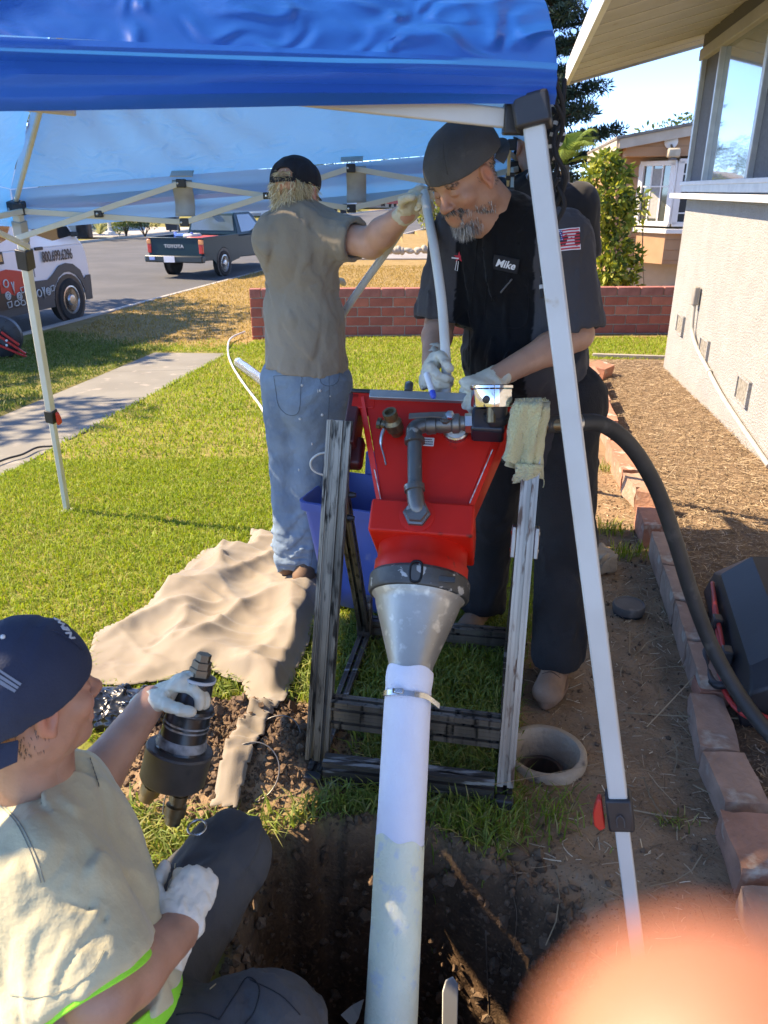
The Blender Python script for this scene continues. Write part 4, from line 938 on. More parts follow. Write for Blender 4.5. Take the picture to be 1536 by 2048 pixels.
MB().lathe(Hs(*[0, 0, 0]) + (nutp - Hs(0, 0, 0)) - HNrm * 0.004, HNrm, [(-0.002, 0.047), (0.006, 0.047), (0.008, 0.040)], 28).build('boss', redp, el2)
bv_ = MB().lathe(A1, A0 - A1, [(0.004, 0.024), (0.006, 0.027), (0.018, 0.027), (0.020, 0.023), (0.030, 0.0255), (0.052, 0.0255), (0.060, 0.022), (0.064, 0.027), (0.08, 0.027), (0.085, 0.02), (0.11, 0.018)], 18).build('ball_valve', galv, mach, 30)
cst = lerp(A1, A0, 0.42)
MB().lathe(cst, HNrm, [(0.01, 0.014), (0.034, 0.014), (0.034, 0.010), (0.042, 0.010)], 10).build('valve_stem', galv, bv_, 30)
h0 = HP(905, 832, hz + 0.035); h1 = HP(818, 832, hz + 0.04)
MB().prism([h0 + UAX * 0.011, h0 - UAX * 0.010, lerp(h0, h1, .5) - UAX * 0.006, h1 - UAX * 0.011, h1 + UAX * 0.006, lerp(h0, h1, .5) + UAX * 0.010], HNrm * 0.006).build('valve_handle', M('dark_grip', (0.07, 0.065, 0.06), (0.11, 0.10, 0.09), 20, 0.5), bv_, 35, 0.002)
MB().lathe(HP(900, 832, hz + 0.04), HNrm, [(0, 0.012), (0.01, 0.012), (0.012, 0.008)], 6).build('handle_nut', steel, bv_)
MB().lathe(A0 + (A0 - A1).normalized() * -0.012, A0 - A1, [(0, 0.020), (0.002, 0.027), (0.02, 0.027), (0.022, 0.02)], 6).build('union_nut', M('nickel', (0.6, 0.58, 0.52), None, rough=0.3, metal=1.0), bv_, 20)
# left drain cock in brass
v0 = HP(795, 868, 0.10); v1 = HP(783, 836, 0.155)
bc = MB().lathe(v0, v1 - v0, [(0, 0.016), (0.012, 0.018), (0.02, 0.024), (0.045, 0.024), (0.055, 0.017), (0.062, 0.020), (0.082, 0.020), (0.082, 0.013), (0.072, 0.012)], 14).build('drain_cock', brass, mach, 30)
MB().lathe(lerp(v0, v1, 0.45), -br_ + UAX * 0.2, [(0, 0.012), (0.038, 0.012), (0.040, 0.016), (0.05, 0.016)], 10).build('cock_stem', brass, bc)
MB().tube(spline([HP(768, 858, 0.13), HP(763, 872, 0.125), HP(762, 890, 0.115), HP(768, 912, 0.112), HP(772, 930, 0.112)], 5), [0.005] * 10 + [0.0025] * 11, 8).build('cock_lever', steel, bc)
# gauge on the plate, regulator, second gauge
gp = HP(912, 862, 0.10)
gg = MB().lathe(gp - HNrm * 0.008, HNrm, [(0, 0.036), (0.022, 0.036), (0.026, 0.032), (0.022, 0.030)], 28).build('plate_gauge', steel, mach, 30)
MB().lathe(gp + HNrm * 0.0145, HNrm, [(0, 0.030), (0.001, 0.030)], 28).build('gauge_dial', M('dial_white', (0.66, 0.66, 0.62), (0.55, 0.56, 0.53), 60, 0.4), gg)
for k in range(9):
    an = R(200 - k * 27); e = br_ * math.cos(an) + UAX * math.sin(an); MB().beam(gp + HNrm * 0.0158 + e * 0.020, gp + HNrm * 0.0158 + e * 0.027, 0.0016, 0.0006, up=HNrm).build('dial_tick', black_pl, gg)
RC = HP(976, 850, 0.135)
reg = MB().box(RC, (0.088, 0.066, 0.07), axes=(br_, (UAX * 0.9 + UP * 0.3).normalized(), HNrm)).build('regulator', M('navy_black_body', (0.012, 0.015, 0.024), (0.02, 0.022, 0.03), 10, 0.35), mach, 35, 0.008)
kd = (HNrm * 0.75 + UAX * 0.45).normalized(); kb = RC + br_ * 0.022 + HNrm * 0.02
MB().lathe(kb, kd, [(0.0, 0.030), (0.012, 0.0345), (0.022, 0.0345), (0.026, 0.0275), (0.075, 0.0285), (0.080, 0.026), (0.083, 0.02)], 26).build('regulator_knob', black_pl, reg, 30)
gd = (UP * 0.93 + bb_ * 0.25 - br_ * 0.05).normalized(); gb = D(983, 806, 1.96)
bg = MB().lathe(gb - gd * 0.012, gd, [(0.0, 0.040), (0.002, 0.052), (0.006, 0.0535), (0.046, 0.0535), (0.050, 0.0565), (0.056, 0.0565), (0.058, 0.052), (0.052, 0.050)], 36).build('pressure_gauge', M('mirror_chrome', (0.80, 0.80, 0.78), None, rough=0.10, metal=1.0), mach, 30)
MB().lathe(gb + gd * 0.040, gd, [(0, 0.0505), (0.001, 0.0505)], 30).build('gauge_dial', MATS['dial_white'], bg)
MB().lathe(gb + gd * 0.022 + (-bb_ - br_ * 0.2).normalized() * 0.052, -bb_ - br_ * 0.2, [(0, 0.010), (0.006, 0.010), (0.008, 0.006)], 12).build('gauge_plug', black_pl, bg)
MB().cyl(gb - gd * 0.05, gb - gd * 0.005, 0.012, n=10).build('gauge_stem', brass, bg)
# sticker
st = HP(857, 884, 0.098)
stc = MB().box(st + HNrm * 0.0008, (0.030, 0.026, 0.0008), axes=(br_, UAX, HNrm)).build('sticker', M('sticker_white', (0.72, 0.71, 0.68), None, rough=0.5), hop)
ink = M('black_ink', (0.02, 0.02, 0.02), None, rough=0.6)
rk = random.Random(3); pm_ink = MB(); pm_w = MB()      # the small print is too worn to read: rows of broken strokes
for r_ in range(3):
    x = -0.011
    while x < 0.010: w_ = rk.uniform(0.0015, 0.003); pm_ink.box(st + HNrm * 0.0014 + UAX * (0.007 - 0.007 * r_) + br_ * (x + w_ / 2), (w_, 0.0036, 0.0004), axes=(br_, UAX, HNrm)); x += w_ + 0.0010
pm_ink.build('worn_print', ink, stc)
e0, e1 = Hs(0.1345, 0.505, 0.05), Hs(0.195, 0.715, 0.05); ed_ = (e1 - e0).normalized(); en_ = ed_.cross(HNrm).normalized()
for k in range(15):
    q_ = lerp(e0, e1, (k + 0.5) / 15) + br_ * 0.007; pm_w.box(q_, (0.008, rk.uniform(0.006, 0.013), 0.003), axes=(ed_, HNrm, en_))
pm_w.build('worn_lettering', M('white_print', (0.50, 0.40, 0.37), (0.55, 0.05, 0.04), 90, 0.6, t2=(0.45, 0.55)), hop)

# ================================================================ felt liner tube running into the pit
felt = M('white_felt', (0.92, 0.90, 0.93), (0.88, 0.86, 0.90), 12, 0.95, bump=0.25, bscale=260, sheen=0.3)
resin = M('resin_soaked_felt', (0.92, 0.90, 0.66), (0.86, 0.86, 0.62), 14, 0.6, bump=0.35, bscale=160, c3=(0.74, 0.78, 0.70), s3=24, t3=0.56)
lin = thing('felt_liner', 'white felt liner tube clamped on the cone and running down into the pit', 'liner', (0.05, 1.4, 0))
def lp(px, py, wpx, r=0.0595):
    zc = 2 * r * FPX / wpx; d = ray(px, py); return Vector((0, 0, CAM_H)) + d * zc
LPX = [(815, 1402, 93), (812, 1460, 94.5), (806, 1580, 96), (799, 1700, 97.5), (792, 1850, 100.5), (784, 2000, 104), (776, 2150, 109), (768, 2300, 115)]
LPT = [lp(*q) for q in LPX]
LPT[0] = TIP - UAX * 0.03 
ps = spline(LPT, 10); cut = 28
def felt_tube(name, pts, r0, mat, seed, n=48, zig=None):
    rings = []; prev = None
    for i, p in enumerate(pts):
        tg = (pts[min(i + 1, len(pts) - 1)] - pts[max(i - 1, 0)]).normalized()
        s = (br_ - tg * br_.dot(tg)).normalized(); t = tg.cross(s)
        rr = r0(i) if callable(r0) else r0
        row = []
        for j in range(n):
            th = 2 * math.pi * j / n; e = s * math.cos(th) + t * math.sin(th)
            q = rr * (1 + 0.012 * mnoise.noise(((p.z + p.y) * 9, math.cos(th) * 1.6 + seed, math.sin(th) * 1.6)) + 0.004 * mnoise.noise((p.z * 40, math.cos(th) * 6, seed)))
            row.append(p + e * q + (tg * zig(th) if zig and i == 0 else Vector()))
        rings.append(row)
    return MB().ring_loft(rings, False, False).build(name, mat, lin, 180)
felt_tube('dry_section', ps[:cut + 2], lambda i: 0.0595 - 0.0022 * max(0, 1 - i / 4), felt, 1)
felt_tube('wet_section', ps[cut:], 0.0603, resin, 2, zig=lambda th: 0.006 * math.sin(5 * th) + 0.010 * math.cos(th))
# turned-over cuff above the clamp
cuff = felt_tube('cuff', [TIP + UAX * (0.008 - 0.07 * k / 8) for k in range(9)], lambda i: 0.0595 + 0.0015 * math.sin(i * 0.7), felt, 3, zig=lambda th: 0.004 * math.sin(4 * th + 1))
cb = TIP - UAX * 0.062
band = MB(); bp_ = [cb + (br_ * math.cos(a) + HNrm * math.sin(a)) * 0.0605 for a in np.linspace(0, 2 * math.pi, 44, endpoint=False)]
bw = UAX * 0.0065
band.ring_loft([[p - bw, p + bw, p + bw + (p - cb).normalized() * 0.0016, p - bw + (p - cb).normalized() * 0.0016] for p in bp_], closed=True)
hc = band.build('hose_clamp', steel, lin, 40)
sx = HP(798, 1382, 0.066)
MB().box(sx, (0.022, 0.013, 0.010), axes=(br_, UAX, HNrm)).build('clamp_screw_box', steel, hc, 35, 0.002); MB().lathe(sx - br_ * 0.016, br_, [(0, 0.0055), (0.008, 0.0055)], 6).build('clamp_screw', brass, hc)
tail = [cb + (br_ * math.cos(a) + HNrm * math.sin(a)) * (0.063 + 0.0) + br_ * 0.0 for a in (1.2, 0.9, 0.6)] + [cb + br_ * 0.066 + HNrm * 0.022 - UAX * 0.006, cb + br_ * 0.084 + HNrm * 0.010 - UAX * 0.016]
ts = spline(tail, 5); tb = MB(); tb.ring_loft([[p - bw, p + bw, p + bw + HNrm * 0.0014, p - bw + HNrm * 0.0014] for p in ts]); tb.build('clamp_tail', steel, hc, 40)

# ================================================================ things around the machine
# folded towel over the right bracket
def towel():
    t = thing('towel', 'folded pale yellow-green terry towel draped over the machine bracket', 'towel', D(1050, 900, 2.0))
    tm = M('terry_cloth', (0.60, 0.56, 0.30), (0.50, 0.47, 0.25), 12, 0.95, bump=0.8, bscale=230, sheen=0.4)
    outl = [(1034, 800), (1060, 796), (1098, 805), (1095, 860), (1085, 950), (1047, 962), (1024, 935), (1008, 920), (1018, 870)]
    def sheet(name, pts, F0, fold, seed):
        P = [Vector((p[0], p[1])) for p in pts]; ns, nt_ = 26, 34; V = []; F = []
        for j in range(nt_ + 1):
            t_ = j / nt_
            for i in range(ns + 1):
                s = i / ns; top = lerp(P[0], P[1], s); bot = lerp(P[3], P[2], s); q = lerp(top, bot, t_)
                q = q + Vector((6 * math.sin(t_ * 5 + seed) * (s - 0.5), 0))
                d = F0 + 0.02 * t_ * t_ - fold * math.sin(s * math.pi * 2.3 + seed) * (0.25 + 0.75 * t_) + 0.006 * mnoise.noise((s * 9, t_ * 9, seed)) - 0.05 * (1 - (2 * s - 1) ** 2) * 0.35
                if t_ < 0.1: d += 0.09 * (1 - t_ / 0.1) ** 2
                V.append(D(q.x + 4 * mnoise.noise((t_ * 8, seed, 0)) * (i in (0, ns)), q.y + (3 * mnoise.noise((s * 14, seed, 2)) if j == nt_ else 0), d))
        for j in range(nt_):
            for i in range(ns):
                a = j * (ns + 1) + i; F.append((a, a + 1, a + ns + 2, a + ns + 1))
        o = obj(name, npmesh(name, V, F), tm, t, 180); m = o.modifiers.new('s', 'SOLIDIFY'); m.thickness = 0.009; m.offset = 0
    sheet('back_layer', [(1036, 806), (1098, 806), (1082, 958), (1012, 930)], 1.955, 0.014, 2.0)
    sheet('front_layer', [(1032, 800), (1082, 798), (1064, 940), (1004, 918)], 1.930, 0.016, 0.5)
    sheet('lower_fold', [(1030, 925), (1086, 932), (1078, 950), (1028, 966)], 1.937, 0.010, 3.0)
    fr = MB()
    for k in range(26):
        p = D(1034 + k * 2.4, 803, 1.93 + 0.02 * math.sin(k)); fr.tube([p, p + Vector((random.uniform(-.004, .004), -0.002, random.uniform(.004, .012)))], 0.0009, 4)
    fr.tube(spline([D(1078, 952, 1.94), D(1087, 958, 1.94), D(1088, 968, 1.94), D(1086, 975, 1.94)], 4), 0.0011, 5); fr.build('frayed_edge', tm, t)
towel()
# black rubber air hose
rub = M('black_rubber', (0.022, 0.022, 0.021), (0.042, 0.040, 0.036), 9, 0.55, bump=0.08, bscale=50, c3=(0.075, 0.07, 0.06), s3=12, t3=0.60, w3=0.1)
hs = thing('air_hose', 'thick black rubber air hose arching from the regulator to the ground', 'hose', (0.95, 2.1, 0))
hpts = spline([D(1088, 850, 2.0), D(1150, 846, 2.04), D(1205, 849, 2.08), D(1262, 893, 2.12), D(1312, 975, 2.14), D(1350, 1080, 2.14), D(1384, 1190, 2.12), D(1425, 1295, 2.08), D(1480, 1392, 2.0), D(1545, 1475, 1.9), D(1640, 1570, 1.8), D(1760, 1640, 1.75)], 10)
MB().tube(hpts, 0.0235, 18).build('rubber_hose', rub, hs, 180)
for k in (7, 10): MB().lathe(hpts[k], hpts[k + 2] - hpts[k], [(0, 0.0245), (0.001, 0.0262), (0.012, 0.0262), (0.013, 0.0245)], 22).build('hose_band', steel, hs, 30)
MB().lathe(D(1085, 850, 2.0), (1, 0, 0.02), [(-0.03, 0.014), (0.0, 0.014), (0.0, 0.019), (0.02, 0.019), (0.02, 0.016), (0.05, 0.016)], 14).build('hose_fitting', brass, hs, 30)
# blue tub behind the frame
bt = thing('blue_tub', 'blue plastic tub standing behind the left post of the frame', 'tub', (-0.06, 2.85, 0))
bm_ = M('blue_polypropylene', (0.035, 0.10, 0.36), (0.03, 0.08, 0.30), 4, 0.42, c3=(0.14, 0.17, 0.32), s3=9, t3=0.66)
tc_ = Vector((-0.02, 2.93, 0)); tr, tbk = Vector((0.93, -0.36, 0)).normalized(), Vector((0.36, 0.93, 0)).normalized()
def rrect(cx, hw, hd, r, z, n=5):
    P = []
    for sx_, sy_, a0 in ((1, -1, -90), (1, 1, 0), (-1, 1, 90), (-1, -1, 180)):
        for k in range(n + 1):
            a = R(a0 + 90 * k / n); P.append(cx + tr * (sx_ * (hw - r) + r * math.cos(a)) + tbk * (sy_ * (hd - r) + r * math.sin(a)) + UP * z)
    return P
tub = MB(); prof = [(0.195, 0.14, 0.0), (0.20, 0.145, 0.012), (0.262, 0.185, 0.44), (0.275, 0.198, 0.44), (0.277, 0.20, 0.475), (0.268, 0.191, 0.478), (0.262, 0.186, 0.47), (0.20, 0.14, 0.02)]
tub.ring_loft([rrect(tc_, w, d, 0.04, z) for w, d, z in prof]); tub.build('shell', bm_, bt, 40)
MB().prism(rrect(tc_ + tr * 0.05 + tbk * 0.15, 0.20, 0.012, 0.01, 0.05), (tbk * 0.08 + UP * 0.52)).build('lid', bm_, bt, 40, 0.004)
# concrete cleanout collar
co = thing('cleanout_collar', 'round concrete cleanout collar set in the dirt beside the frame foot', 'collar', (0.51, 1.955, 0))
ccm = M('old_concrete', (0.46, 0.37, 0.265), (0.36, 0.285, 0.205), 9, 0.92, bump=0.5, bscale=60, c3=(0.17, 0.14, 0.11), s3=14, t3=0.60)
MB().lathe((0.51, 1.955, -0.180), UP, [(0, 0.098), (0, 0.131), (0.14, 0.133), (0.163, 0.130), (0.170, 0.122), (0.168, 0.108), (0.155, 0.100), (0.0, 0.093)], 44).build('ring', ccm, co, 50)
MB().lathe((0.51, 1.965, -0.26), UP, [(0, 0.05), (0.16, 0.055), (0.165, 0.063), (0.15, 0.066), (0, 0.060)], 30).build('clay_pipe', M('clay_pipe', (0.10, 0.06, 0.04), (0.06, 0.04, 0.03), 12, 0.85), co, 50)
cp = thing('round_cover', 'small round dark cover lying on the bare dirt', 'cover', (1.04, 2.86, 0))
MB().lathe((1.04, 2.86, -0.03), UP, [(0, 0.066), (0.026, 0.068), (0.034, 0.065), (0.034, 0.060), (0.031, 0.058), (0.031, 0.0)], 36).build('disc', M('cap_grey', (0.075, 0.07, 0.065), (0.11, 0.10, 0.09), 12, 0.6, c3=(0.16, 0.14, 0.12), s3=18, t3=0.6), cp, 40)
MB().lathe((1.04, 2.86, -0.045), UP, [(0, 0.061), (0.02, 0.061)], 30).build('skirt', black_pl, cp, 40)
# ================================================================ people
def V3(*a): return Vector(a)
def joinmesh(name, meshes, cols=None):
    Vs, Fs, b = [], [], 0
    for m in meshes:
        v = np.empty(len(m.vertices) * 3, np.float32); m.vertices.foreach_get('co', v); v = v.reshape(-1, 3)
        f = np.empty(len(m.loops), np.int32); m.loops.foreach_get('vertex_index', f); Vs.append(v); Fs.append(f.reshape(-1, 4) + b); b += len(v)
    return npmesh(name, np.concatenate(Vs), np.concatenate(Fs))
def verts(me):
    v = np.empty(len(me.vertices) * 3, np.float32); me.vertices.foreach_get('co', v); return v.reshape(-1, 3)
def skin_mat(name, c, c2, rough=0.48): return M(name, c, c2, 18, rough, bump=0.16, bscale=170, attr='tint', sss=0.12, t2=(0.44, 0.80), bdist=0.004, detail=9)
def head_frame(f, u):
    f = Vector(f).normalized(); u = Vector(u); u = (u - f * u.dot(f)).normalized(); l = u.cross(f).normalized()      # l: the person's left
    return f, l, u
def head_prims(S, C, fr, sc=1.0, neck=None, ears=True, nr=0.056):
    f, l, u = fr
    def P(a, b, c): return C + (f * a + l * b + u * c) * sc
    S.ell(P(-0.014, 0, 0.032), [0.100 * sc, 0.077 * sc, 0.086 * sc], fr, 0.02)
    S.ell(P(0.022, 0, -0.040), [0.066 * sc, 0.060 * sc, 0.078 * sc], fr, 0.03)
    S.ell(P(0.060, 0, -0.098), [0.026 * sc, 0.030 * sc, 0.020 * sc], fr, 0.03)
    for s in (-1, 1):
        S.ell(P(0.0, 0.050 * s, -0.066), [0.032 * sc, 0.020 * sc, 0.030 * sc], fr, 0.03)
        S.ell(P(0.060, 0.046 * s, -0.026), [0.022 * sc, 0.020 * sc, 0.018 * sc], fr, 0.03)
    S.cap(P(0.078, -0.036, 0.022), P(0.078, 0.036, 0.022), 0.012 * sc, k=0.018)
    for s in (-1, 1): S.ell(P(0.098, 0.032 * s, 0.001), [0.020 * sc, 0.020 * sc, 0.014 * sc], fr, 0.014, 's')
    for s in (-1, 1): S.ell(P(0.0745, 0.032 * s, -0.001), [0.0135 * sc, 0.0155 * sc, 0.0125 * sc], fr, 0.005)
    for s in (-1, 1): S.cap(P(0.0875, 0.022 * s, -0.0045), P(0.0835, 0.044 * s, -0.0035), 0.0022 * sc, k=0.004)
    S.cap(P(0.084, 0, 0.008), P(0.104, 0, -0.026), 0.0085 * sc, 0.0115 * sc, k=0.014); S.ell(P(0.108, 0, -0.030), [0.0125 * sc] * 3, fr, 0.008)
    for s in (-1, 1): S.ell(P(0.096, 0.0125 * s, -0.034), [0.011 * sc, 0.0085 * sc, 0.009 * sc], fr, 0.007)
    S.cap(P(0.084, -0.019, -0.062), P(0.084, 0.019, -0.062), 0.0062 * sc, k=0.010); S.cap(P(0.083, -0.016, -0.073), P(0.083, 0.016, -0.073), 0.0068 * sc, k=0.010)
    S.ell(P(0.094, 0, -0.0675), [0.008 * sc, 0.020 * sc, 0.0016 * sc], fr, 0.004, 's')
    if ears:
        for s in (-1, 1):
            ax = (f * 0.95 + u * -0.2).normalized(); az = (u * 0.97 + f * 0.2).normalized()
            S.ell(P(-0.006, 0.080 * s, -0.008), [0.020 * sc, 0.010 * sc, 0.033 * sc], (ax, l, az), 0.008)
            S.ell(P(0.000, 0.091 * s, -0.004), [0.010 * sc, 0.010 * sc, 0.021 * sc], (ax, l, az), 0.006, 's')
            S.ell(P(-0.002, 0.082 * s, -0.036), [0.008 * sc, 0.006 * sc, 0.010 * sc], fr, 0.006)
    if neck is not None: S.cap(P(-0.025, 0, -0.055), neck, nr, nr * 1.12, k=0.03)
    return P
def face_tint(me, C, fr, base, sc=1.0, stubble=None):
    v = verts(me).astype(float); f, l, u = [np.array(x) for x in fr]; q = (v - np.array(C)) / sc; a, b, c = q @ f, q @ l, q @ u
    col = np.tile(np.array(base, float), (len(v), 1))
    def blob(p, r, k, amt):
        d = ((a - p[0]) / r[0]) ** 2 + ((np.abs(b) - p[1]) / r[1]) ** 2 + ((c - p[2]) / r[2]) ** 2; w = (np.exp(-d) * amt)[:, None]; col[:] = col * (1 - w) + col * np.array(k) * w
    blob((0.11, 0, -0.03), (0.03, 0.02, 0.02), (1.15, 0.78, 0.75), 0.8); blob((0.07, 0.045, -0.03), (0.03, 0.025, 0.03), (1.1, 0.82, 0.8), 0.6)
    blob((0.09, 0, -0.068), (0.02, 0.022, 0.010), (0.95, 0.55, 0.55), 0.9); blob((0.08, 0.032, -0.006), (0.02, 0.02, 0.012), (0.85, 0.72, 0.72), 0.7)
    blob((-0.005, 0.085, -0.01), (0.03, 0.015, 0.04), (1.12, 0.72, 0.68), 0.8)
    if stubble: blob((0.05, 0.03, -0.08), (0.07, 0.05, 0.04), stubble, 0.9)
    vcol(me, 'tint', col * 1.12)
def hand_prims(S, W, f, n, t, curl=(0.5, 0.6, 0.65, 0.7), thumb=(0.55, 0.75, 0.3), infl=0.0, sc=1.0, spread=0.05, tcurl=0.5):
    """W wrist, f towards the knuckles, n the way the palm faces, t towards the thumb"""
    W = Vector(W); f = Vector(f).normalized(); n = Vector(n); n = (n - f * n.dot(f)).normalized(); t0 = Vector(t); t = n.cross(f); t = t if t.dot(t0) > 0 else -t
    r = infl
    S.cap(W - f * 0.03 * sc, W + f * 0.02 * sc, 0.027 * sc + r, 0.028 * sc + r, k=0.015, flat=0.8, side=n)
    S.cap(W + f * 0.022 * sc, W + f * 0.078 * sc, 0.033 * sc + r, 0.040 * sc + r, k=0.018, flat=0.46, side=n)
    S.ell(W + (f * 0.032 + t * 0.024 + n * 0.010) * sc, [0.028 * sc + r, 0.020 * sc + r, 0.018 * sc + r], (f, t, n), 0.014)
    L = (0.074, 0.082, 0.076, 0.060)
    for i in range(4):
        K = W + f * (0.086, 0.092, 0.088, 0.078)[i] * sc + t * (0.030, 0.0105, -0.0095, -0.029)[i] * sc
        sp = t * (1.5, 0.4, -0.6, -1.7)[i] * spread; c = curl[i] if isinstance(curl[i], (tuple, list)) else (curl[i] * 0.9, curl[i] * 1.15, curl[i] * 0.8)
        a = 0.0; P = K - f * 0.012 * sc; rr = (0.0092, 0.0095, 0.0090, 0.0080)[i] * sc + r; first = True
        for seg, ln in enumerate((0.46, 0.30, 0.24)):
            a += c[seg]; d = (f * math.cos(a) + n * math.sin(a) + sp * math.cos(a)).normalized()
            Q = P + d * (L[i] * ln * sc + (0.012 * sc if first else 0)); S.cap(P, Q, rr * (1.06 if first else 1.0), rr * 0.94, k=0.007 if first else 0.003); P = Q; rr *= 0.93; first = False
    P = W + (f * 0.026 + t * 0.030 + n * 0.006) * sc; d = (f * thumb[0] + t * thumb[1] + n * thumb[2]).normalized()
    d2 = (d * (1 - tcurl) + (f * 0.75 + n * 0.45 - t * 0.1) * tcurl).normalized(); d3 = (d2 * 0.75 + (f * 0.6 + n * 0.5 - t * 0.35) * 0.45).normalized()
    for dd, ln, ra, rb in ((d, 0.042, 0.0135, 0.0115), (d2, 0.034, 0.0112, 0.0102), (d3, 0.026, 0.0100, 0.0085)):
        Q = P + dd * ln * sc; S.cap(P, Q, ra * sc + r, rb * sc + r, k=0.006); P = Q
    return f, n, t
def strands(name, roots, dirs, lens, width, cols, par, mat, grav=0.0, curl=0.0, seg=4, seed=1):
    rg = np.random.default_rng(seed); n = len(roots); P = np.array(roots, float); Dr = np.array(dirs, float); Dr /= np.linalg.norm(Dr, axis=1)[:, None]
    ln = np.array(lens)[:, None] / seg; V = np.zeros((n, seg + 1, 2, 3)); side = np.cross(Dr, rg.normal(size=(n, 3))); side /= np.linalg.norm(side, axis=1)[:, None] + 1e-9
    ph = rg.uniform(0, 6.28, n); p = P.copy(); d = Dr.copy()
    for s in range(seg + 1):
        w = width * (1 - s / (seg + 0.35)); V[:, s, 0] = p - side * w / 2; V[:, s, 1] = p + side * w / 2
        d = d + np.array([0, 0, -grav]) + curl * np.stack([np.sin(ph + s * 1.3), np.cos(ph + s * 1.1), np.sin(ph * 2 + s)], 1); d /= np.linalg.norm(d, axis=1)[:, None]; p = p + d * ln
    idx = np.arange(n)[:, None, None] * (seg + 1) * 2; q = np.array([[2 * s, 2 * s + 1, 2 * s + 3, 2 * s + 2] for s in range(seg)])[None]
    me = npmesh(name, V.reshape(-1, 3), (idx + q).reshape(-1, 4)); cc = np.array(cols)[rg.integers(0, len(cols), n)] * rg.uniform(0.8, 1.2, n)[:, None]; vcol(me, 'tint', np.repeat(cc, (seg + 1) * 2, 0))
    return obj(name, me, mat, par, 180)
HAIRM = M('hair_strands', (0.5, 0.5, 0.5), (0.5, 0.5, 0.5), 1, 0.45, attr='tint', t2=(2.0, 3.0))
latex = M('latex_glove', (0.66, 0.60, 0.46), (0.58, 0.52, 0.385), 11, 0.55, bump=0.35, bscale=70, sss=0.05, bdist=0.006)
latex_d = M('smudged_latex_glove', (0.60, 0.55, 0.44), (0.44, 0.40, 0.32), 9, 0.55, bump=0.35, bscale=70, c3=(0.22, 0.20, 0.17), s3=16, t3=0.63, w3=0.1, bdist=0.006)
def glove(name, W, f, n, t, par, mat=None, back=0.055, **kw):
    S = SDF(); ff, nn, tt = hand_prims(S, W, f, n, t, infl=0.0028, **kw)
    S.cap(Vector(W) - ff * back, Vector(W) - ff * 0.005, 0.0345, 0.030, k=0.012, flat=0.88, side=nn)
    S.cap(Vector(W) - ff * back, Vector(W) - ff * (back - 0.004), 0.0355, 0.0355, k=0.003, flat=0.9, side=nn)
    S.plane(Vector(W) - ff * back, -ff, 0.002)
    wr = fnoise(95, 0.0016, 5); wr2 = fnoise(45, 0.0018, 9)
    return obj(name, S.mesh('glove', 0.0036, 2, lambda x, y, z: wr(x, y, z) + wr2(x, y, z)), mat or latex, par, 180)
def cap_hat(C, fr, par, mat, sc=1.0, tilt=0.0, bill='front', strap=False, bill_len=0.072, rise=0.115, infl=0.013, name='cap', low=0.018, opening=False):
    """baseball cap on a head; bill 'front' or 'back'"""
    f, l, u = fr; q = Quaternion(l, tilt); f2, u2 = q @ f, q @ u; fr2 = (f2, l, u2)
    S = SDF(); P = lambda a, b, c: C + (f2 * a + l * b + u2 * c) * sc
    S.ell(P(-0.012, 0, 0.030), [(0.100 + infl) * sc, (0.080 + infl) * sc, (0.086 + infl) * sc], fr2, 0.02)
    S.ell(P(0.02 if bill == 'front' else -0.035, 0, 0.055), [0.085 * sc, 0.076 * sc, 0.062 * sc], fr2, 0.04)
    S.plane(P(0, 0, low), -u2 + f2 * 0.0, 0.006)
    S.ell(P(-0.012, 0, 0.022), [(0.0975 + infl * 0.55) * sc, (0.0775 + infl * 0.55) * sc, (0.083) * sc], fr2, 0.004, 's')
    sg = 1 if bill == 'front' else -1
    if opening: S.ell(P(-sg * 0.125, 0, low + 0.018), [0.05 * sc, 0.036 * sc, 0.034 * sc], fr2, 0.004, 's')
    wr = fnoise(30, 0.0016, 3)
    o = obj(name, S.mesh(name, 0.0042, 3, lambda x, y, z: wr(x, y, z)), mat, par, 180)
    # bill
    rings = []
    for i in range(17):
        a = -1.0 + 2.0 * i / 16; th = a * 1.12; ex = math.cos(th); ey = math.sin(th)
        inn = P(sg * 0.095 * ex - 0.012, 0.085 * ey, low + 0.004 - 0.012 * ey * ey * 1.4); out = P(sg * (0.095 * ex + bill_len * max(0.0, math.cos(a * 1.5)) ** 0.55) - 0.012, 0.092 * ey, low - 0.010 - 0.03 * ey * ey)
        rings.append([inn, out, out - u2 * 0.004, inn - u2 * 0.004])
    MB().ring_loft(rings).build('bill', mat, o, 60, 0.001)
    MB().sphere(P(-0.012, 0, 0.030 + 0.086 + infl), (0.008, 0.008, 0.005), 10, 6, (f2, l, u2)).build('button', mat, o, 180)
    for k in range(3):         # panel seams
        pts = []
        a = k * math.pi / 3 + 0.5
        for j in range(13):
            ph = math.pi * (0.06 + 0.88 * j / 12); rx, ry, rz = (0.1003 + infl) * sc, (0.0803 + infl) * sc, (0.0863 + infl) * sc
            pt = C + f2 * (-0.012 * sc + rx * math.cos(a) * math.cos(ph)) + l * (ry * math.sin(a) * math.cos(ph)) + u2 * (0.030 * sc + rz * math.sin(ph))
            if (pt - C).dot(u2) > low * sc + 0.004: pts.append(pt)
        if len(pts) > 3: MB().tube(pts, 0.0012, 5).build('seam', mat, o, 180)
    return o, P
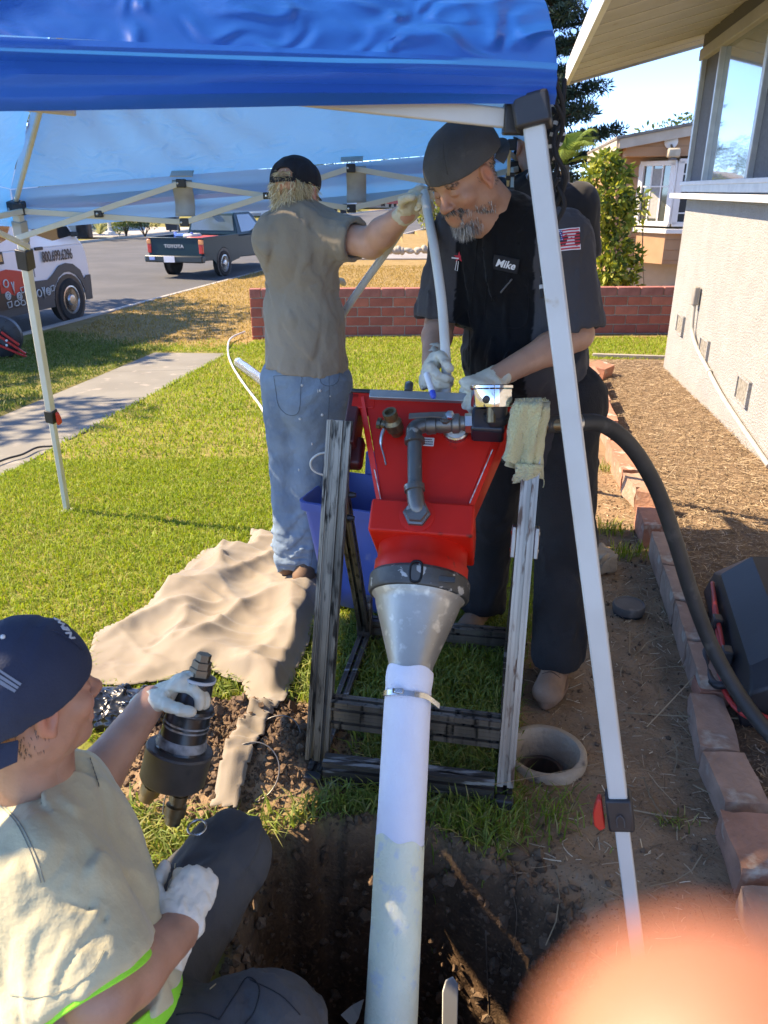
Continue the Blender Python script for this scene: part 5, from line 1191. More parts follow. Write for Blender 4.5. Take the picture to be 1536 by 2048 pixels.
def shoe(name, heel, toe, par, mat, solem, w=0.048, h=0.085, top=None):
    heel, toe = Vector(heel), Vector(toe); d = (toe - heel); L = d.length; d.normalize(); s = UP.cross(d).normalized(); z0 = heel.z
    S = SDF(); S.cap(heel + d * 0.04 + UP * 0.042, toe - d * 0.055 + UP * 0.036, 0.040, w, k=0.02, flat=0.85, side=UP); S.cap(heel + d * 0.045 + UP * 0.05, heel + d * 0.075 + UP * h, 0.040, 0.044, k=0.03)
    S.cap(heel + d * 0.09 + UP * h * 0.92, toe - d * 0.06 + UP * 0.045, 0.035, 0.030, k=0.02)
    S.plane(heel + UP * 0.022, -UP, 0.003)
    o = obj(name, S.mesh(name, 0.006, 3), mat, par, 180)
    P = []
    for k in range(28):
        a = 2 * math.pi * k / 28; e = math.cos(a); c = heel + d * (L / 2 + L / 2 * 0.98 * e); wd = w * (1.03 if e > -0.2 else 0.9) * (1 - 0.15 * abs(e) ** 3) ; P.append(c + s * wd * math.sin(a) * (1.0 if abs(math.sin(a)) < .99 else 1))
    MB().ring_loft([[p + UP * 0.001 for p in P], [p + UP * 0.012 + (p - (heel + toe) / 2) * 0.015 for p in P], [p + UP * 0.026 for p in P]]).build('sole', solem, o, 50)
    # moccasin seam and laces
    pts = [toe - d * (0.062 + 0.055 * abs(x) ** 1.6 * 1.2) + s * 0.030 * x + UP * (0.083 - 0.010 * abs(x) + (0.006 if abs(x) > .8 else 0)) for x in np.linspace(-1, 1, 13)]
    MB().tube(spline([p - d * 0.0 for p in pts], 2), 0.0022, 5).build('toe_seam', solem, o, 180)
    return o
def torso(S, LS, RS, HIP, fwd, infl=0.0, w=0.165, belly=0.0, dep=0.66, hipw=0.15, hem=None, shr=0.062):
    LS, RS, HIP = Vector(LS), Vector(RS), Vector(HIP); c = (LS + RS) / 2; up = (c - HIP).normalized()
    S.cap(c - up * 0.115, HIP + up * 0.20, w + infl, w * 0.93 + infl, k=0.05, flat=dep, side=fwd)
    S.cap(HIP + up * 0.21, HIP + up * 0.02, w * 0.93 + infl, hipw + infl, k=0.05, flat=dep + 0.08, side=fwd)
    S.cap(lerp(c, LS, 0.25) + up * 0.005, LS, shr + 0.012 + infl, shr + infl, k=0.05); S.cap(lerp(c, RS, 0.25) + up * 0.005, RS, shr + 0.012 + infl, shr + infl, k=0.05)
    S.cap(c + up * 0.055, c - up * 0.05, 0.062 + infl, 0.09 + infl, k=0.06)
    if belly: S.ell(HIP + up * 0.17 + Vector(fwd) * 0.055, [0.14 + infl, 0.14 + infl, 0.095 + belly + infl], None, 0.06)
    return c, up
def arm(S, sh, el, wr, infl=0.0, r=(0.050, 0.042, 0.041, 0.028)):
    S.cap(sh, el, r[0] + infl, r[1] + infl, k=0.03); S.cap(el, lerp(Vector(el), Vector(wr), 0.35), r[1] + infl, r[2] + 0.002 + infl, k=0.02); S.cap(lerp(Vector(el), Vector(wr), 0.35), wr, r[2] + 0.002 + infl, r[3] + infl, k=0.02)
def leg(S, hip, kn, an, infl=0.0, r=(0.088, 0.062, 0.058, 0.042), k=0.04):
    S.cap(hip, kn, r[0] + infl, r[1] + infl, k=k); S.cap(kn, an, r[2] + infl, r[3] + infl, k=0.03)
def folds(seed, amp=0.005, sc=22, stretch=(1, 1, 0.45)):
    a = fnoise(sc, amp, seed, stretch); b = fnoise(sc * 2.3, amp * 0.45, seed + 1, stretch)
    def fn(x, y, z):
        s = a(x, y, z); return np.clip(-np.abs(s) * 1.2 + 0.3 * s + b(x, y, z), -2 * amp, 0.35 * amp)
    return fn
def sleeve(S, sh, el, t_end, infl, r0=0.070, r1=0.066, open_=0.012):
    sh, el = Vector(sh), Vector(el); e = lerp(sh, el, t_end); d = (el - sh).normalized()
    S.cap(sh, e, r0 + infl, r1 + infl, k=0.045); return e, d
def bodymesh(parts, head, hC, fr, base, mat, par, sc=1.0, stubble=None):
    me = joinmesh('body', [head, parts]); face_tint(me, hC, fr, base, sc, stubble); return obj('body', me, mat, par, 180)

# ------------------------------------------------------------------ bearded man at the hopper
def bearded_man():
    p = thing('person', 'bearded man in black work shirt and backwards dark cap bending over the hopper', 'person', (0.5, 2.4, 0))
    sk = skin_mat('tan_skin', (0.40, 0.21, 0.135), (0.33, 0.165, 0.105))
    LS, RS, HIP = V3(0.515, 2.37, 1.475), V3(0.235, 2.55, 1.485), V3(0.50, 2.53, 0.95); fwd = V3(-0.52, -0.855, 0).normalized()
    LE, LW = V3(0.575, 2.31, 1.225), V3(0.318, 2.165, 1.130); RE, RW = V3(0.178, 2.51, 1.225), V3(0.142, 2.27, 1.150)
    hC = D(927, 352, 2.36); fr = head_frame((-0.62, -0.55, -0.56), (-0.40, -0.25, 0.86)); nk = (LS + RS) / 2 + V3(0.005, -0.0, 0.03)
    hd = SDF(); P = head_prims(hd, hC, fr, 1.03, neck=nk, nr=0.062); hm = hd.mesh('h', 0.0034, 2)
    b = SDF(); torso(b, LS, RS, HIP, fwd, -0.008); b.cap(hC - UP * 0.09, nk, 0.054, 0.062, k=0.03); arm(b, LS, LE, LW, 0.003); arm(b, RS, RE, RW, 0.003)
    LH, LK, LA = HIP + V3(0.10, -0.06, -0.02), V3(0.62, 2.40, 0.50), V3(0.62, 2.35, 0.09); RH, RK, RA = HIP + V3(-0.08, 0.06, -0.02), V3(0.40, 2.68, 0.50), V3(0.40, 2.74, 0.09)
    leg(b, LH, LK, LA, -0.006); leg(b, RH, RK, RA, -0.006)
    lf, ln, lt = (D(905, 790, 2.06) - LW), V3(-0.2, 0.1, -1), V3(-0.3, -0.9, 0.1); rf, rn, rt = (D(845, 785, 2.12) - RW), V3(0.7, -0.3, -0.3), V3(0.1, -0.9, 0.2)
    kl = dict(curl=(0.55, 0.65, 0.7, 0.7), tcurl=0.6, spread=0.02); kr = dict(curl=(0.75, 0.9, 0.95, 1.0), tcurl=0.8, spread=0.02)
    hand_prims(b, LW, lf, ln, lt, infl=-0.004, **kl); hand_prims(b, RW, rf, rn, rt, infl=-0.004, **kr)
    bodymesh(b.mesh('b', 0.009, 2), hm, hC, fr, (0.40, 0.21, 0.135), sk, p, 1.03, (0.75, 0.75, 0.78))
    # shirt
    S = SDF(); c, up = torso(S, LS, RS, HIP, fwd, 0.020, belly=0.015); S.cap(HIP + up * 0.25, HIP - UP * 0.14, 0.165, 0.178, k=0.05, flat=0.80, side=fwd)
    for sh, el in ((LS, LE), (RS, RE)): sleeve(S, sh, el, 0.86, 0.010, 0.070, 0.072)
    S.plane(HIP - UP * 0.165, -UP, 0.004)
    for sh, el in ((LS, LE), (RS, RE)):
        d = (Vector(el) - sh).normalized(); e = lerp(Vector(sh), Vector(el), 0.86); S.cap(e - d * 0.03 + d * 0.055, e + d * 0.12, 0.066, 0.075, k=0.004, op='s')
        S.field((lambda e=e, d=d: (lambda X, Y, Z: -((X - e.x) * d.x + (Y - e.y) * d.y + (Z - e.z) * d.z) + 0.028 + 10 * (np.maximum(0, np.sqrt((X - e.x) ** 2 + (Y - e.y) ** 2 + (Z - e.z) ** 2) - 0.13))))(), e - V3(.2, .2, .2), e + V3(.2, .2, .2), 0.003, 's')
    me = S.mesh('shirt', 0.0065, 2, folds(3, 0.0055, 20))
    v = verts(me); q = v - np.array(c); f_ = q @ np.array(fwd); sd = np.array(UP.cross(fwd)); lat = q @ sd
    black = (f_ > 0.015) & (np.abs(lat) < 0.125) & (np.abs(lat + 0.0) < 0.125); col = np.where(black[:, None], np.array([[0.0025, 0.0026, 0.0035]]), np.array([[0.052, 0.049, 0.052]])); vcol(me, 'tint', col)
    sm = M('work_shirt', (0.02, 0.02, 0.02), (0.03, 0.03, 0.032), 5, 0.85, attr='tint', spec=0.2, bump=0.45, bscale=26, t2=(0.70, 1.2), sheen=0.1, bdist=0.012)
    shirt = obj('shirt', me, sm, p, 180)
    # collar
    side = UP.cross(fwd); cm = M('black_twill', (0.006, 0.0065, 0.009), (0.012, 0.012, 0.015), 8, 0.85)
    pts = []
    for k in range(15):
        a = R(-150 + 300 * k / 14); e = -fwd * math.cos(a) * 0.075 + side * math.sin(a) * 0.082; pts.append(c + e + UP * (0.085 - 0.035 * (1 - math.cos(a)) / 2) + fwd * 0.012)
    MB().ring_loft([[q_, q_ + (q_ - c).normalized() * 0.004, q_ + (q_ - c) * 0.22 - UP * 0.045, q_ + (q_ - c) * 0.16 - UP * 0.05] for q_ in pts]).build('collar', cm, shirt, 60, 0.001)
    # name tag, logo, pen, sleeve flag
    def on_front(lat_, dz, lift=0.004):
        o = c + side * lat_ - UP * dz + fwd * 0.4; best = None
        hit = bv_tree.ray_cast(o, -fwd)
        return (hit[0] + fwd * lift, hit[1]) if hit[0] is not None else (c + fwd * 0.14, fwd)
    from mathutils.bvhtree import BVHTree
    bm = bmesh.new(); bm.from_mesh(me); bv_tree = BVHTree.FromBMesh(bm); bm.free()
    def hitpx(px, py, off=0.003):
        d = ray(px, py); h = bv_tree.ray_cast(Vector((0, 0, CAM_H)), d.normalized()); 
        return (h[0] + h[1] * off, h[1]) if h[0] is not None else (D(px, py, 2.3), -d.normalized())
    wht = M('white_thread', (0.72, 0.72, 0.72), None, rough=0.8); redt = M('red_thread', (0.55, 0.03, 0.05), None, rough=0.8)
    o1, n1 = hitpx(1012, 528, 0.006); xd = (D(1035, 530, o1.y) - D(990, 527, o1.y)); xd = (xd - n1 * xd.dot(n1)).normalized(); yd = n1.cross(xd)
    tg = MB().box(o1 - n1 * 0.004, (0.078, 0.042, 0.006), axes=(xd, yd, n1)).build('name_tag', cm, shirt, 35, 0.002)
    text_mesh('tag_lettering', 'Mike', 0.030, wht, tg, o1 + n1 * 0.001, xd, yd, 0.0008, shear=0.25, bold=0.0006)
    o2, n2 = hitpx(915, 522, 0.004); xd = (D(930, 522, o2.y) - D(900, 522, o2.y)); xd = (xd - n2 * xd.dot(n2)).normalized(); yd = n2.cross(xd)
    lg = MB(); star = []
    for k in range(10): rr = 0.017 if k % 2 == 0 else 0.006; star.append(o2 + xd * (0.004 + rr * math.sin(k * math.pi / 5)) + yd * (0.012 + rr * math.cos(k * math.pi / 5)))
    lg.prism(star, n2 * 0.0015); lgo = lg.build('chest_emblem', redt, shirt)
    MB().prism([o2 + xd * x + yd * y for x, y in ((-0.018, 0.012), (0.004, 0.010), (0.003, 0.006), (-0.018, 0.008))], n2 * 0.002).build('emblem_bar', wht, lgo)
    MB().tube([o2 + xd * -0.002 + yd * 0.002 + n2 * .001, o2 + xd * -0.006 - yd * 0.026 + n2 * .001, o2 + xd * 0.001 - yd * 0.028 + n2 * .001, o2 + xd * 0.003 + yd * 0.0 + n2 * .001], 0.0012, 5).build('emblem_stroke', wht, lgo)
    pa, _ = hitpx(1023, 558, 0.004); pb, _ = hitpx(1002, 584, 0.004)
    MB().tube([pa, pb], 0.0028, 8).build('pen_clip', M('pen_grey', (0.18, 0.18, 0.19), None, rough=0.3, metal=0.8), shirt)
    for a_, b_ in (((900, 470), (898, 600)), ):
        pass
    # pocket stitching and placket
    for poly in ([(975, 552), (972, 640), (1010, 655), (1052, 645), (1056, 556)],):
        MB().tube([hitpx(x, y, 0.0012)[0] for x, y in spline2(poly, 6)], 0.0012, 4).build('pocket_seam', M('seam_black', (0.002, 0.002, 0.003), None, rough=0.9), shirt, 180)
    MB().tube([hitpx(x, y, 0.0012)[0] for x, y in spline2([(955, 480), (948, 560), (940, 650), (938, 740)], 8)], 0.0014, 4).build('placket_seam', MATS['seam_black'], shirt, 180)
    # flag patch
    nS, nT = 14, 13; Vf = []; cen_, ncen = hitpx(1131, 479, 0.002)
    xd = (D(1152, 477, cen_.y + 0.02) - D(1104, 480, cen_.y - 0.0)); xd = (xd - ncen * xd.dot(ncen)).normalized(); yd = ncen.cross(xd).normalized()
    if yd.z < 0: yd = -yd
    fw_, fh_ = 0.080, 0.054
    def fpt(s, t, lift=0.0):
        o = cen_ + xd * (s - 0.5) * fw_ + yd * (t - 0.5) * fh_ + ncen * 0.06; h = bv_tree.ray_cast(o, -ncen)
        return (h[0] if h[0] is not None and (h[0] - cen_).length < 0.09 else cen_ + xd * (s - 0.5) * fw_ + yd * (t - 0.5) * fh_) + ncen * (0.0035 + lift)
    flag = None
    def fquad(s0, s1, t0, t1, lift, mat, nm, par):
        k = 8; mb = MB(); vs = [fpt(lerp(s0, s1, i / k), t, lift) for t in (t0, t1) for i in range(k + 1)]; mb.add(vs, [(i, i + 1, k + 2 + i, k + 1 + i) for i in range(k)])
        return mb.build(nm, mat, par, 180)
    flag = fquad(-0.03, 1.03, -0.05, 1.05, 0.0, wht, 'flag_patch', shirt)
    for k in range(7): fquad(0, 1, (2 * k) / 13, (2 * k + 1) / 13, 0.0008, redt, 'flag_stripe', flag)
    can = fquad(0, 0.42, 6 / 13, 1.0, 0.0014, M('flag_blue', (0.03, 0.05, 0.20), None, rough=0.8), 'flag_canton', flag)
    sb = MB()
    for r_ in range(5):
        for c_ in range(6 if r_ % 2 == 0 else 5):
            q = fpt(0.035 + 0.068 * c_ + (0.034 if r_ % 2 else 0), 6 / 13 + 0.05 + 0.105 * r_, 0.0020); sb.box(q, (0.0024, 0.0024, 0.0008), axes=(xd, yd, ncen))
    sb.build('flag_stars', wht, can)
    # trousers, shoes
    T = SDF(); T.cap(LH + UP * 0.05, RH + UP * 0.05, 0.125, k=0.04, flat=0.95, side=fwd); leg(T, LH, LK, LA, 0.022, (0.090, 0.076, 0.074, 0.068)); leg(T, RH, RK, RA, 0.022, (0.090, 0.076, 0.074, 0.068)); T.cap(HIP + UP * 0.0, HIP + UP * 0.12, 0.14, 0.13, k=0.04, flat=0.8, side=fwd)
    for a_ in (LA, RA): T.plane(a_ - UP * 0.035, -UP, 0.004) if a_ is LA else None
    pm = M('black_work_trousers', (0.008, 0.008, 0.0095), (0.016, 0.016, 0.018), 7, 0.85, bump=0.25, bscale=200)
    tr_ = obj('trousers', T.mesh('trousers', 0.009, 2, folds(8, 0.006, 16, (1, 1, 0.7))), pm, p, 180)
    lm = M('tan_suede', (0.33, 0.20, 0.125), (0.25, 0.15, 0.095), 12, 0.8, bump=0.2, bscale=120, c3=(0.17, 0.11, 0.08), s3=9, t3=0.62); sl = M('tan_sole', (0.27, 0.16, 0.10), (0.20, 0.12, 0.08), 10, 0.8)
    sh1 = shoe('shoe', (0.665, 2.455, -0.02), (0.545, 2.165, -0.02), p, lm, sl, 0.054)
    lace = M('brown_lace', (0.09, 0.05, 0.03), None, rough=0.8)
    for k in range(3):
        q = lerp(V3(0.665, 2.455, 0), V3(0.545, 2.165, 0), 0.50 + 0.09 * k); sd_ = V3(0.93, -0.38, 0); MB().tube(spline([q - sd_ * 0.032 + UP * (0.066 - .006 * k), q + UP * (0.088 - .008 * k), q + sd_ * 0.032 + UP * (0.066 - .006 * k)], 4), 0.0022, 5).build('lace', lace, sh1, 180)
    shoe('shoe', (0.44, 2.86, -0.02), (0.32, 2.60, -0.02), p, lm, sl, 0.052)
    # gloves
    glove('glove', LW, lf, ln, lt, p, latex, **kl); glove('glove', RW, rf, rn, rt, p, latex_d, **kr)
    # cap worn backwards
    cm2 = M('faded_black_cap', (0.048, 0.049, 0.052), (0.075, 0.076, 0.08), 8, 0.85, bump=0.2, bscale=220, c3=(0.14, 0.13, 0.12), s3=10, t3=0.64, w3=0.12)
    cap, CPf = cap_hat(hC, fr, p, cm2, 1.05, tilt=R(-4), bill='back', infl=0.015, low=0.024, bill_len=0.065)
    # beard, moustache, brows
    rg = np.random.default_rng(4); bvh = bmesh.new(); bvh.from_mesh(hm); tree = BVHTree.FromBMesh(bvh); bvh.free(); f, l, u = fr
    roots, dirs, lens, cols = [], [], [], []
    def scatter(n, fa, fb, fc, ok, dr, ln_):
        while n > 0:
            a = Vector((rg.uniform(*fa), rg.uniform(*fb), rg.uniform(*fc)))
            if not ok(a): continue
            q = P(a.x, a.y, a.z); loc, nr_, _, _ = tree.find_nearest(q)
            if loc is None: continue
            roots.append(loc - nr_ * 0.001); d_ = dr(a, nr_); dirs.append(d_); lens.append(ln_(a) * rg.uniform(0.7, 1.25)); n -= 1
    scatter(1150, (0.035, 0.10), (-0.036, 0.036), (-0.125, -0.076), lambda a: True, lambda a, n_: n_ * 0.45 - u * 0.85 + f * 0.15 - l * a.y * 6, lambda a: 0.034 if a.z < -0.085 else 0.022)
    scatter(520, (0.06, 0.10), (-0.040, 0.040), (-0.085, -0.050), lambda a: abs(a.y) > 0.026, lambda a, n_: n_ * 0.3 - u * 0.9, lambda a: 0.018)
    scatter(700, (-0.005, 0.06), (-0.066, 0.066), (-0.115, -0.062), lambda a: abs(a.y) > 0.03 and a.z < -0.055 - 0.35 * max(0, 0.05 - a.x), lambda a, n_: n_ * 0.3 - u * 0.8 + f * 0.3, lambda a: 0.009)
    nb = len(roots)
    strands('beard', roots, dirs, lens, 0.0024, [(0.30, 0.29, 0.28), (0.42, 0.41, 0.39), (0.16, 0.15, 0.145), (0.06, 0.055, 0.05), (0.50, 0.49, 0.47)], p, HAIRM, 0.10, 0.16, 5, 3)
    roots, dirs, lens = [], [], []
    scatter(380, (0.07, 0.115), (-0.034, 0.034), (-0.058, -0.044), lambda a: True, lambda a, n_: n_ * 0.35 - u * 0.6 + l * (0.9 if a.y > 0 else -0.9) * min(1, abs(a.y) / 0.012), lambda a: 0.017)
    strands('moustache', roots, dirs, lens, 0.0022, [(0.05, 0.045, 0.04), (0.10, 0.09, 0.085), (0.22, 0.21, 0.2)], p, HAIRM, 0.08, 0.1, 4, 5)
    roots, dirs, lens = [], [], []
    scatter(260, (0.07, 0.1), (-0.050, 0.050), (0.020, 0.030), lambda a: abs(a.y) > 0.016, lambda a, n_: n_ * 0.25 + l * (0.9 if a.y > 0 else -0.9) - u * 0.1, lambda a: 0.010)
    strands('eyebrows', roots, dirs, lens, 0.0018, [(0.04, 0.035, 0.03), (0.09, 0.08, 0.075)], p, HAIRM, 0.0, 0.05, 3, 6)
    roots, dirs, lens = [], [], []
    scatter(420, (-0.09, 0.02), (-0.085, 0.085), (-0.05, 0.02), lambda a: abs(a.y) > 0.045 and (a.x < -0.03 or (a.x < 0.028 and a.z > -0.01 and a.x > 0.012)), lambda a, n_: n_ * 0.2 - u * 0.8 - f * 0.3, lambda a: 0.010)
    strands('short_hair', roots, dirs, lens, 0.0020, [(0.03, 0.028, 0.026), (0.10, 0.095, 0.09)], p, HAIRM, 0.0, 0.05, 3, 7)
    return p
def spline2(pts, n): return [(q.x, q.y) for q in spline([Vector((x, y, 0)) for x, y in pts], n)]
bearded_man()
# marker pen between his fingers
mk = thing('marker_pen', 'white marker pen with blue tip in the gloved hand of bearded man', 'marker', D(860, 790, 2.02))
m0, m1_ = D(853, 748, 2.075), D(868, 796, 2.0); wp_ = M('marker_white', (0.72, 0.74, 0.76), None, rough=0.3)
MB().tube([m0, lerp(m0, m1_, 0.75)], 0.0085, 12).build('barrel', wp_, mk, 40); MB().tube([lerp(m0, m1_, 0.75), lerp(m0, m1_, 0.95), m1_], [0.0088, 0.008, 0.004], 12).build('tip', M('marker_blue', (0.02, 0.08, 0.5), None, rough=0.4), mk, 40)
# ------------------------------------------------------------------ young man holding up the hose, seen from behind
def tee(name, par, mat, LS, RS, HIP, fwd, LE, RE, tl, tr, seed, hem=0.09, infl=0.017, w=0.165, res=0.0068, amp=0.0062, dep=0.66, rs=(0.072, 0.076), extra=None, belly=0.0, fsc=17):
    S = SDF(); c, up = torso(S, LS, RS, HIP, fwd, infl, w=w, dep=dep, belly=belly); S.cap(HIP + up * 0.22, HIP - up * (hem + 0.05), w + 0.002, w + 0.012, k=0.05, flat=dep + 0.12, side=fwd)
    for sh, el, t in ((LS, LE, tl), (RS, RE, tr)): sleeve(S, sh, el, t, 0.008, *rs)
    if extra: extra(S)
    S.plane(HIP - up * hem, -up, 0.004)
    for sh, el, t in ((LS, LE, tl), (RS, RE, tr)):
        sh, el = Vector(sh), Vector(el); d = (el - sh).normalized(); e = lerp(sh, el, t) + d * 0.02
        S.field((lambda e=e, d=d: (lambda X, Y, Z: -((X - e.x) * d.x + (Y - e.y) * d.y + (Z - e.z) * d.z) + 10 * (np.maximum(0, np.sqrt((X - e.x) ** 2 + (Y - e.y) ** 2 + (Z - e.z) ** 2) - 0.115))))(), e - V3(.2, .2, .2), e + V3(.2, .2, .2), 0.003, 's')
        S.cap(e - d * 0.035, e + d * 0.10, rs[1] - 0.011, rs[1] - 0.002, k=0.003, op='s')
    return obj(name, S.mesh(name, res, 2, folds(seed, amp, fsc)), mat, par, 180), c, up
def young_man():
    p = thing('person', 'young blond man in grey-brown t-shirt and jeans seen from behind raising a white hose', 'person', (-0.36, 3.1, 0))
    base = (0.56, 0.30, 0.215); sk = skin_mat('fair_skin', base, (0.48, 0.245, 0.17))
    fwd = V3(0.42, 0.90, 0).normalized(); side = UP.cross(fwd)
    LS, RS, HIP = D(553, 470, 3.00), D(645, 470, 2.98), V3(-0.312, 3.06, 0.93); LS.z = 1.455; RS.z = 1.47
    LE, LW = LS + V3(0.085, 0.14, -0.22), LS + V3(0.12, 0.36, -0.20); RE, RW = D(742, 486, 2.86), D(812, 425, 2.72)
    hC = D(592, 384, 3.03); fr = head_frame((0.34, 0.92, -0.16), (0.0, 0.1, 1)); nk = (LS + RS) / 2 + V3(0, 0.01, 0.02)
    hd = SDF(); P = head_prims(hd, hC, fr, 0.92, neck=nk); hm = hd.mesh('h', 0.0042, 2)
    b = SDF(); torso(b, LS, RS, HIP, fwd, -0.012, w=0.15); b.cap(hC - UP * 0.09, nk, 0.05, 0.058, k=0.03); arm(b, LS, LE, LW, 0.0); arm(b, RS, RE, RW, 0.004, (0.054, 0.047, 0.044, 0.030))
    LH, LK, LA = HIP + V3(-0.085, 0.05, -0.03), V3(-0.400, 3.16, 0.50), V3(-0.405, 3.12, 0.09); RH, RK, RA = HIP + V3(0.075, -0.03, -0.03), V3(-0.300, 3.11, 0.50), V3(-0.335, 3.13, 0.09)
    leg(b, LH, LK, LA, -0.006); leg(b, RH, RK, RA, -0.006)
    rf, rn, rt = (D(842, 392, 2.68) - RW), V3(0.2, -0.6, -0.6), V3(-0.4, 0.2, 0.8); kr = dict(curl=(1.0, 1.1, 1.15, 1.2), tcurl=0.7, spread=0.02); kl = dict(curl=(0.4, 0.5, 0.5, 0.6))
    lf = V3(0.1, 0.9, 0.1)
    hand_prims(b, RW, rf, rn, rt, infl=-0.004, **kr); hand_prims(b, LW, lf, V3(0.3, -0.2, -0.9), V3(0.6, -0.6, 0.3), infl=-0.004, **kl)
    bodymesh(b.mesh('b', 0.009, 2), hm, hC, fr, base, sk, p, 0.92, (0.85, 0.72, 0.6))
    tm = M('taupe_cotton', (0.29, 0.24, 0.185), (0.25, 0.205, 0.155), 5, 0.9, bump=0.5, bscale=24, bdist=0.012, sheen=0.15)
    sh, c, up = tee('t_shirt', p, tm, LS, RS, HIP, fwd, LE, RE, 0.60, 0.60, 21, hem=-0.045, w=0.128, infl=0.016, amp=0.0065, fsc=15, rs=(0.066, 0.070))
    tee_in = M('dark_lining', (0.01, 0.01, 0.012), None, rough=0.9)
    # collar rib
    MB().tube(spline([nk + (fwd * math.cos(a) * 0.072 + side * math.sin(a) * 0.075) + UP * (0.018 - 0.018 * math.cos(a)) for a in np.linspace(0, 2 * math.pi, 13)[:-1]], 4, True), 0.006, 8, True).build('collar', tm, sh, 180)
    jm = M('faded_denim', (0.21, 0.28, 0.34), (0.085, 0.135, 0.20), 5, 0.9, bump=0.5, bscale=34, bdist=0.01, c3=(0.42, 0.44, 0.44), s3=5, t3=0.60, w3=0.14, t2=(0.35, 0.7))
    T = SDF(); T.cap(HIP + UP * 0.07, HIP - UP * 0.08, 0.136, 0.146, k=0.05, flat=0.82, side=fwd)
    leg(T, LH, LK, LA, 0.020, (0.090, 0.070, 0.070, 0.066)); leg(T, RH, RK, RA, 0.020, (0.094, 0.072, 0.071, 0.068)); T.plane(V3(0, 0, 0.062), -UP, 0.004)
    fo = folds(31, 0.007, 17, (1, 1, 0.9)); bk = fnoise(60, 0.006, 4, (0.3, 0.3, 1))
    def dj(x, y, z): return fo(x, y, z) * (0.5 + 0.9 * np.clip((0.45 - z) / 0.3, 0, 1)) + bk(x, y, z) * np.clip((0.34 - z) / 0.2, 0, 1)
    je = obj('jeans', T.mesh('jeans', 0.0072, 2, dj), jm, p, 180)
    from mathutils.bvhtree import BVHTree
    bm = bmesh.new(); bm.from_mesh(je.data); tree = BVHTree.FromBMesh(bm); bm.free()
    def hp(px, py, off=0.0015):
        d = ray(px, py); h = tree.ray_cast(Vector((0, 0, CAM_H)), d.normalized()); return h[0] + h[1] * off if h[0] is not None else None
    st_ = M('denim_stitch', (0.08, 0.10, 0.125), None, rough=0.9); lt_ = M('worn_stitch', (0.30, 0.31, 0.30), None, rough=0.9)
    def line(pts, nm, m, r=0.0009, closed=False):
        q = [hp(*z) for z in (spline2(pts, 5))]; q = [z for z in q if z is not None]
        if len(q) > 3: MB().tube(q, r, 5, closed).build(nm, m, je, 180)
    line([(548, 752), (600, 752), (602, 770), (598, 822), (578, 830), (558, 812), (552, 780), (548, 752)], 'pocket_seam', st_)
    line([(656, 705), (658, 800), (650, 900), (636, 1000), (622, 1130)], 'outseam', st_); line([(640, 738), (642, 765), (660, 772), (676, 762), (678, 740)], 'pocket_seam', st_)
    line([(545, 715), (600, 728), (676, 736)], 'waist_seam', st_)
    rng = random.Random(3)
    pm = M('paint_spots', (0.6, 0.6, 0.58), None, rough=0.8)
    for k in range(16):
        q = hp(rng.uniform(575, 672), rng.uniform(760, 1090), 0.001)
        if q is not None: MB().sphere(q, (0.004 * rng.uniform(.5, 1.6), 0.003, 0.005 * rng.uniform(.5, 1.8)), 7, 5).build('paint_spot', pm, je, 180)
    lm = M('brown_boot', (0.20, 0.11, 0.06), (0.13, 0.075, 0.045), 12, 0.75); sl = M('dark_sole', (0.05, 0.04, 0.035), None, rough=0.85)
    shoe('boot', (-0.375, 3.00, 0.0), (-0.265, 3.27, 0.0), p, lm, sl, 0.05); shoe('boot', (-0.45, 3.08, 0.0), (-0.36, 3.36, 0.0), p, lm, sl, 0.05)
    glove('glove', RW, rf, rn, rt, p, latex, back=0.03, **kr); glove('glove', LW, lf, V3(0.3, -0.2, -0.9), V3(0.6, -0.6, 0.3), p, latex, **kl)
    cmm = M('navy_black_cap', (0.010, 0.011, 0.017), (0.018, 0.019, 0.026), 9, 0.85, bump=0.15, bscale=240)
    cap, CPf = cap_hat(hC, fr, p, cmm, 0.92, tilt=R(3), bill='front', infl=0.012, low=0.014, opening=True)
    # closing strap under the opening
    f, l, u = fr; MB().ring_loft([[CPf(-0.012 - 0.110 * math.cos(a), 0.090 * math.sin(a), z_ + dz) + (-f * 0.001) for z_, dz in ((0.012, 0), (0.030, 0))] + [CPf(-0.012 - 0.107 * math.cos(a), 0.087 * math.sin(a), z_) for z_ in (0.030, 0.012)] for a in np.linspace(-0.55, 0.55, 9)]).build('strap', cmm, cap, 60)
    rg = np.random.default_rng(9); bh = bmesh.new(); bh.from_mesh(hm); ht = BVHTree.FromBMesh(bh); bh.free(); roots, dirs, lens = [], [], []
    n = 0
    while n < 1700:
        a, c_ = rg.uniform(-0.10, 0.035), rg.uniform(-0.085, 0.03); b_ = rg.uniform(-0.085, 0.085)
        if abs(b_) < 0.06 and a > -0.04: continue
        if a > 0.0 and c_ < -0.02: continue
        q = CPf(a, b_, c_); loc, nr_, _, _ = ht.find_nearest(q)
        if abs((loc - hC).dot(l)) > 0.072 and -0.03 < (loc - hC).dot(f) < 0.02 and (loc - hC).dot(u) < 0.02: continue
        roots.append(loc); d_ = nr_ * 0.55 - u * 0.8 + Vector(rg.normal(size=3)) * 0.28; dirs.append(d_); lens.append(rg.uniform(0.022, 0.048)); n += 1
    for k in range(240):       # tuft through the cap opening
        b_ = rg.uniform(-0.030, 0.030); q = CPf(-0.105, b_, rg.uniform(0.025, 0.052)); roots.append(q); dirs.append(-f * 0.7 - u * 0.4 + l * rg.uniform(-1, 1) * 0.6 + u * rg.uniform(-.2, .5)); lens.append(rg.uniform(0.015, 0.035))
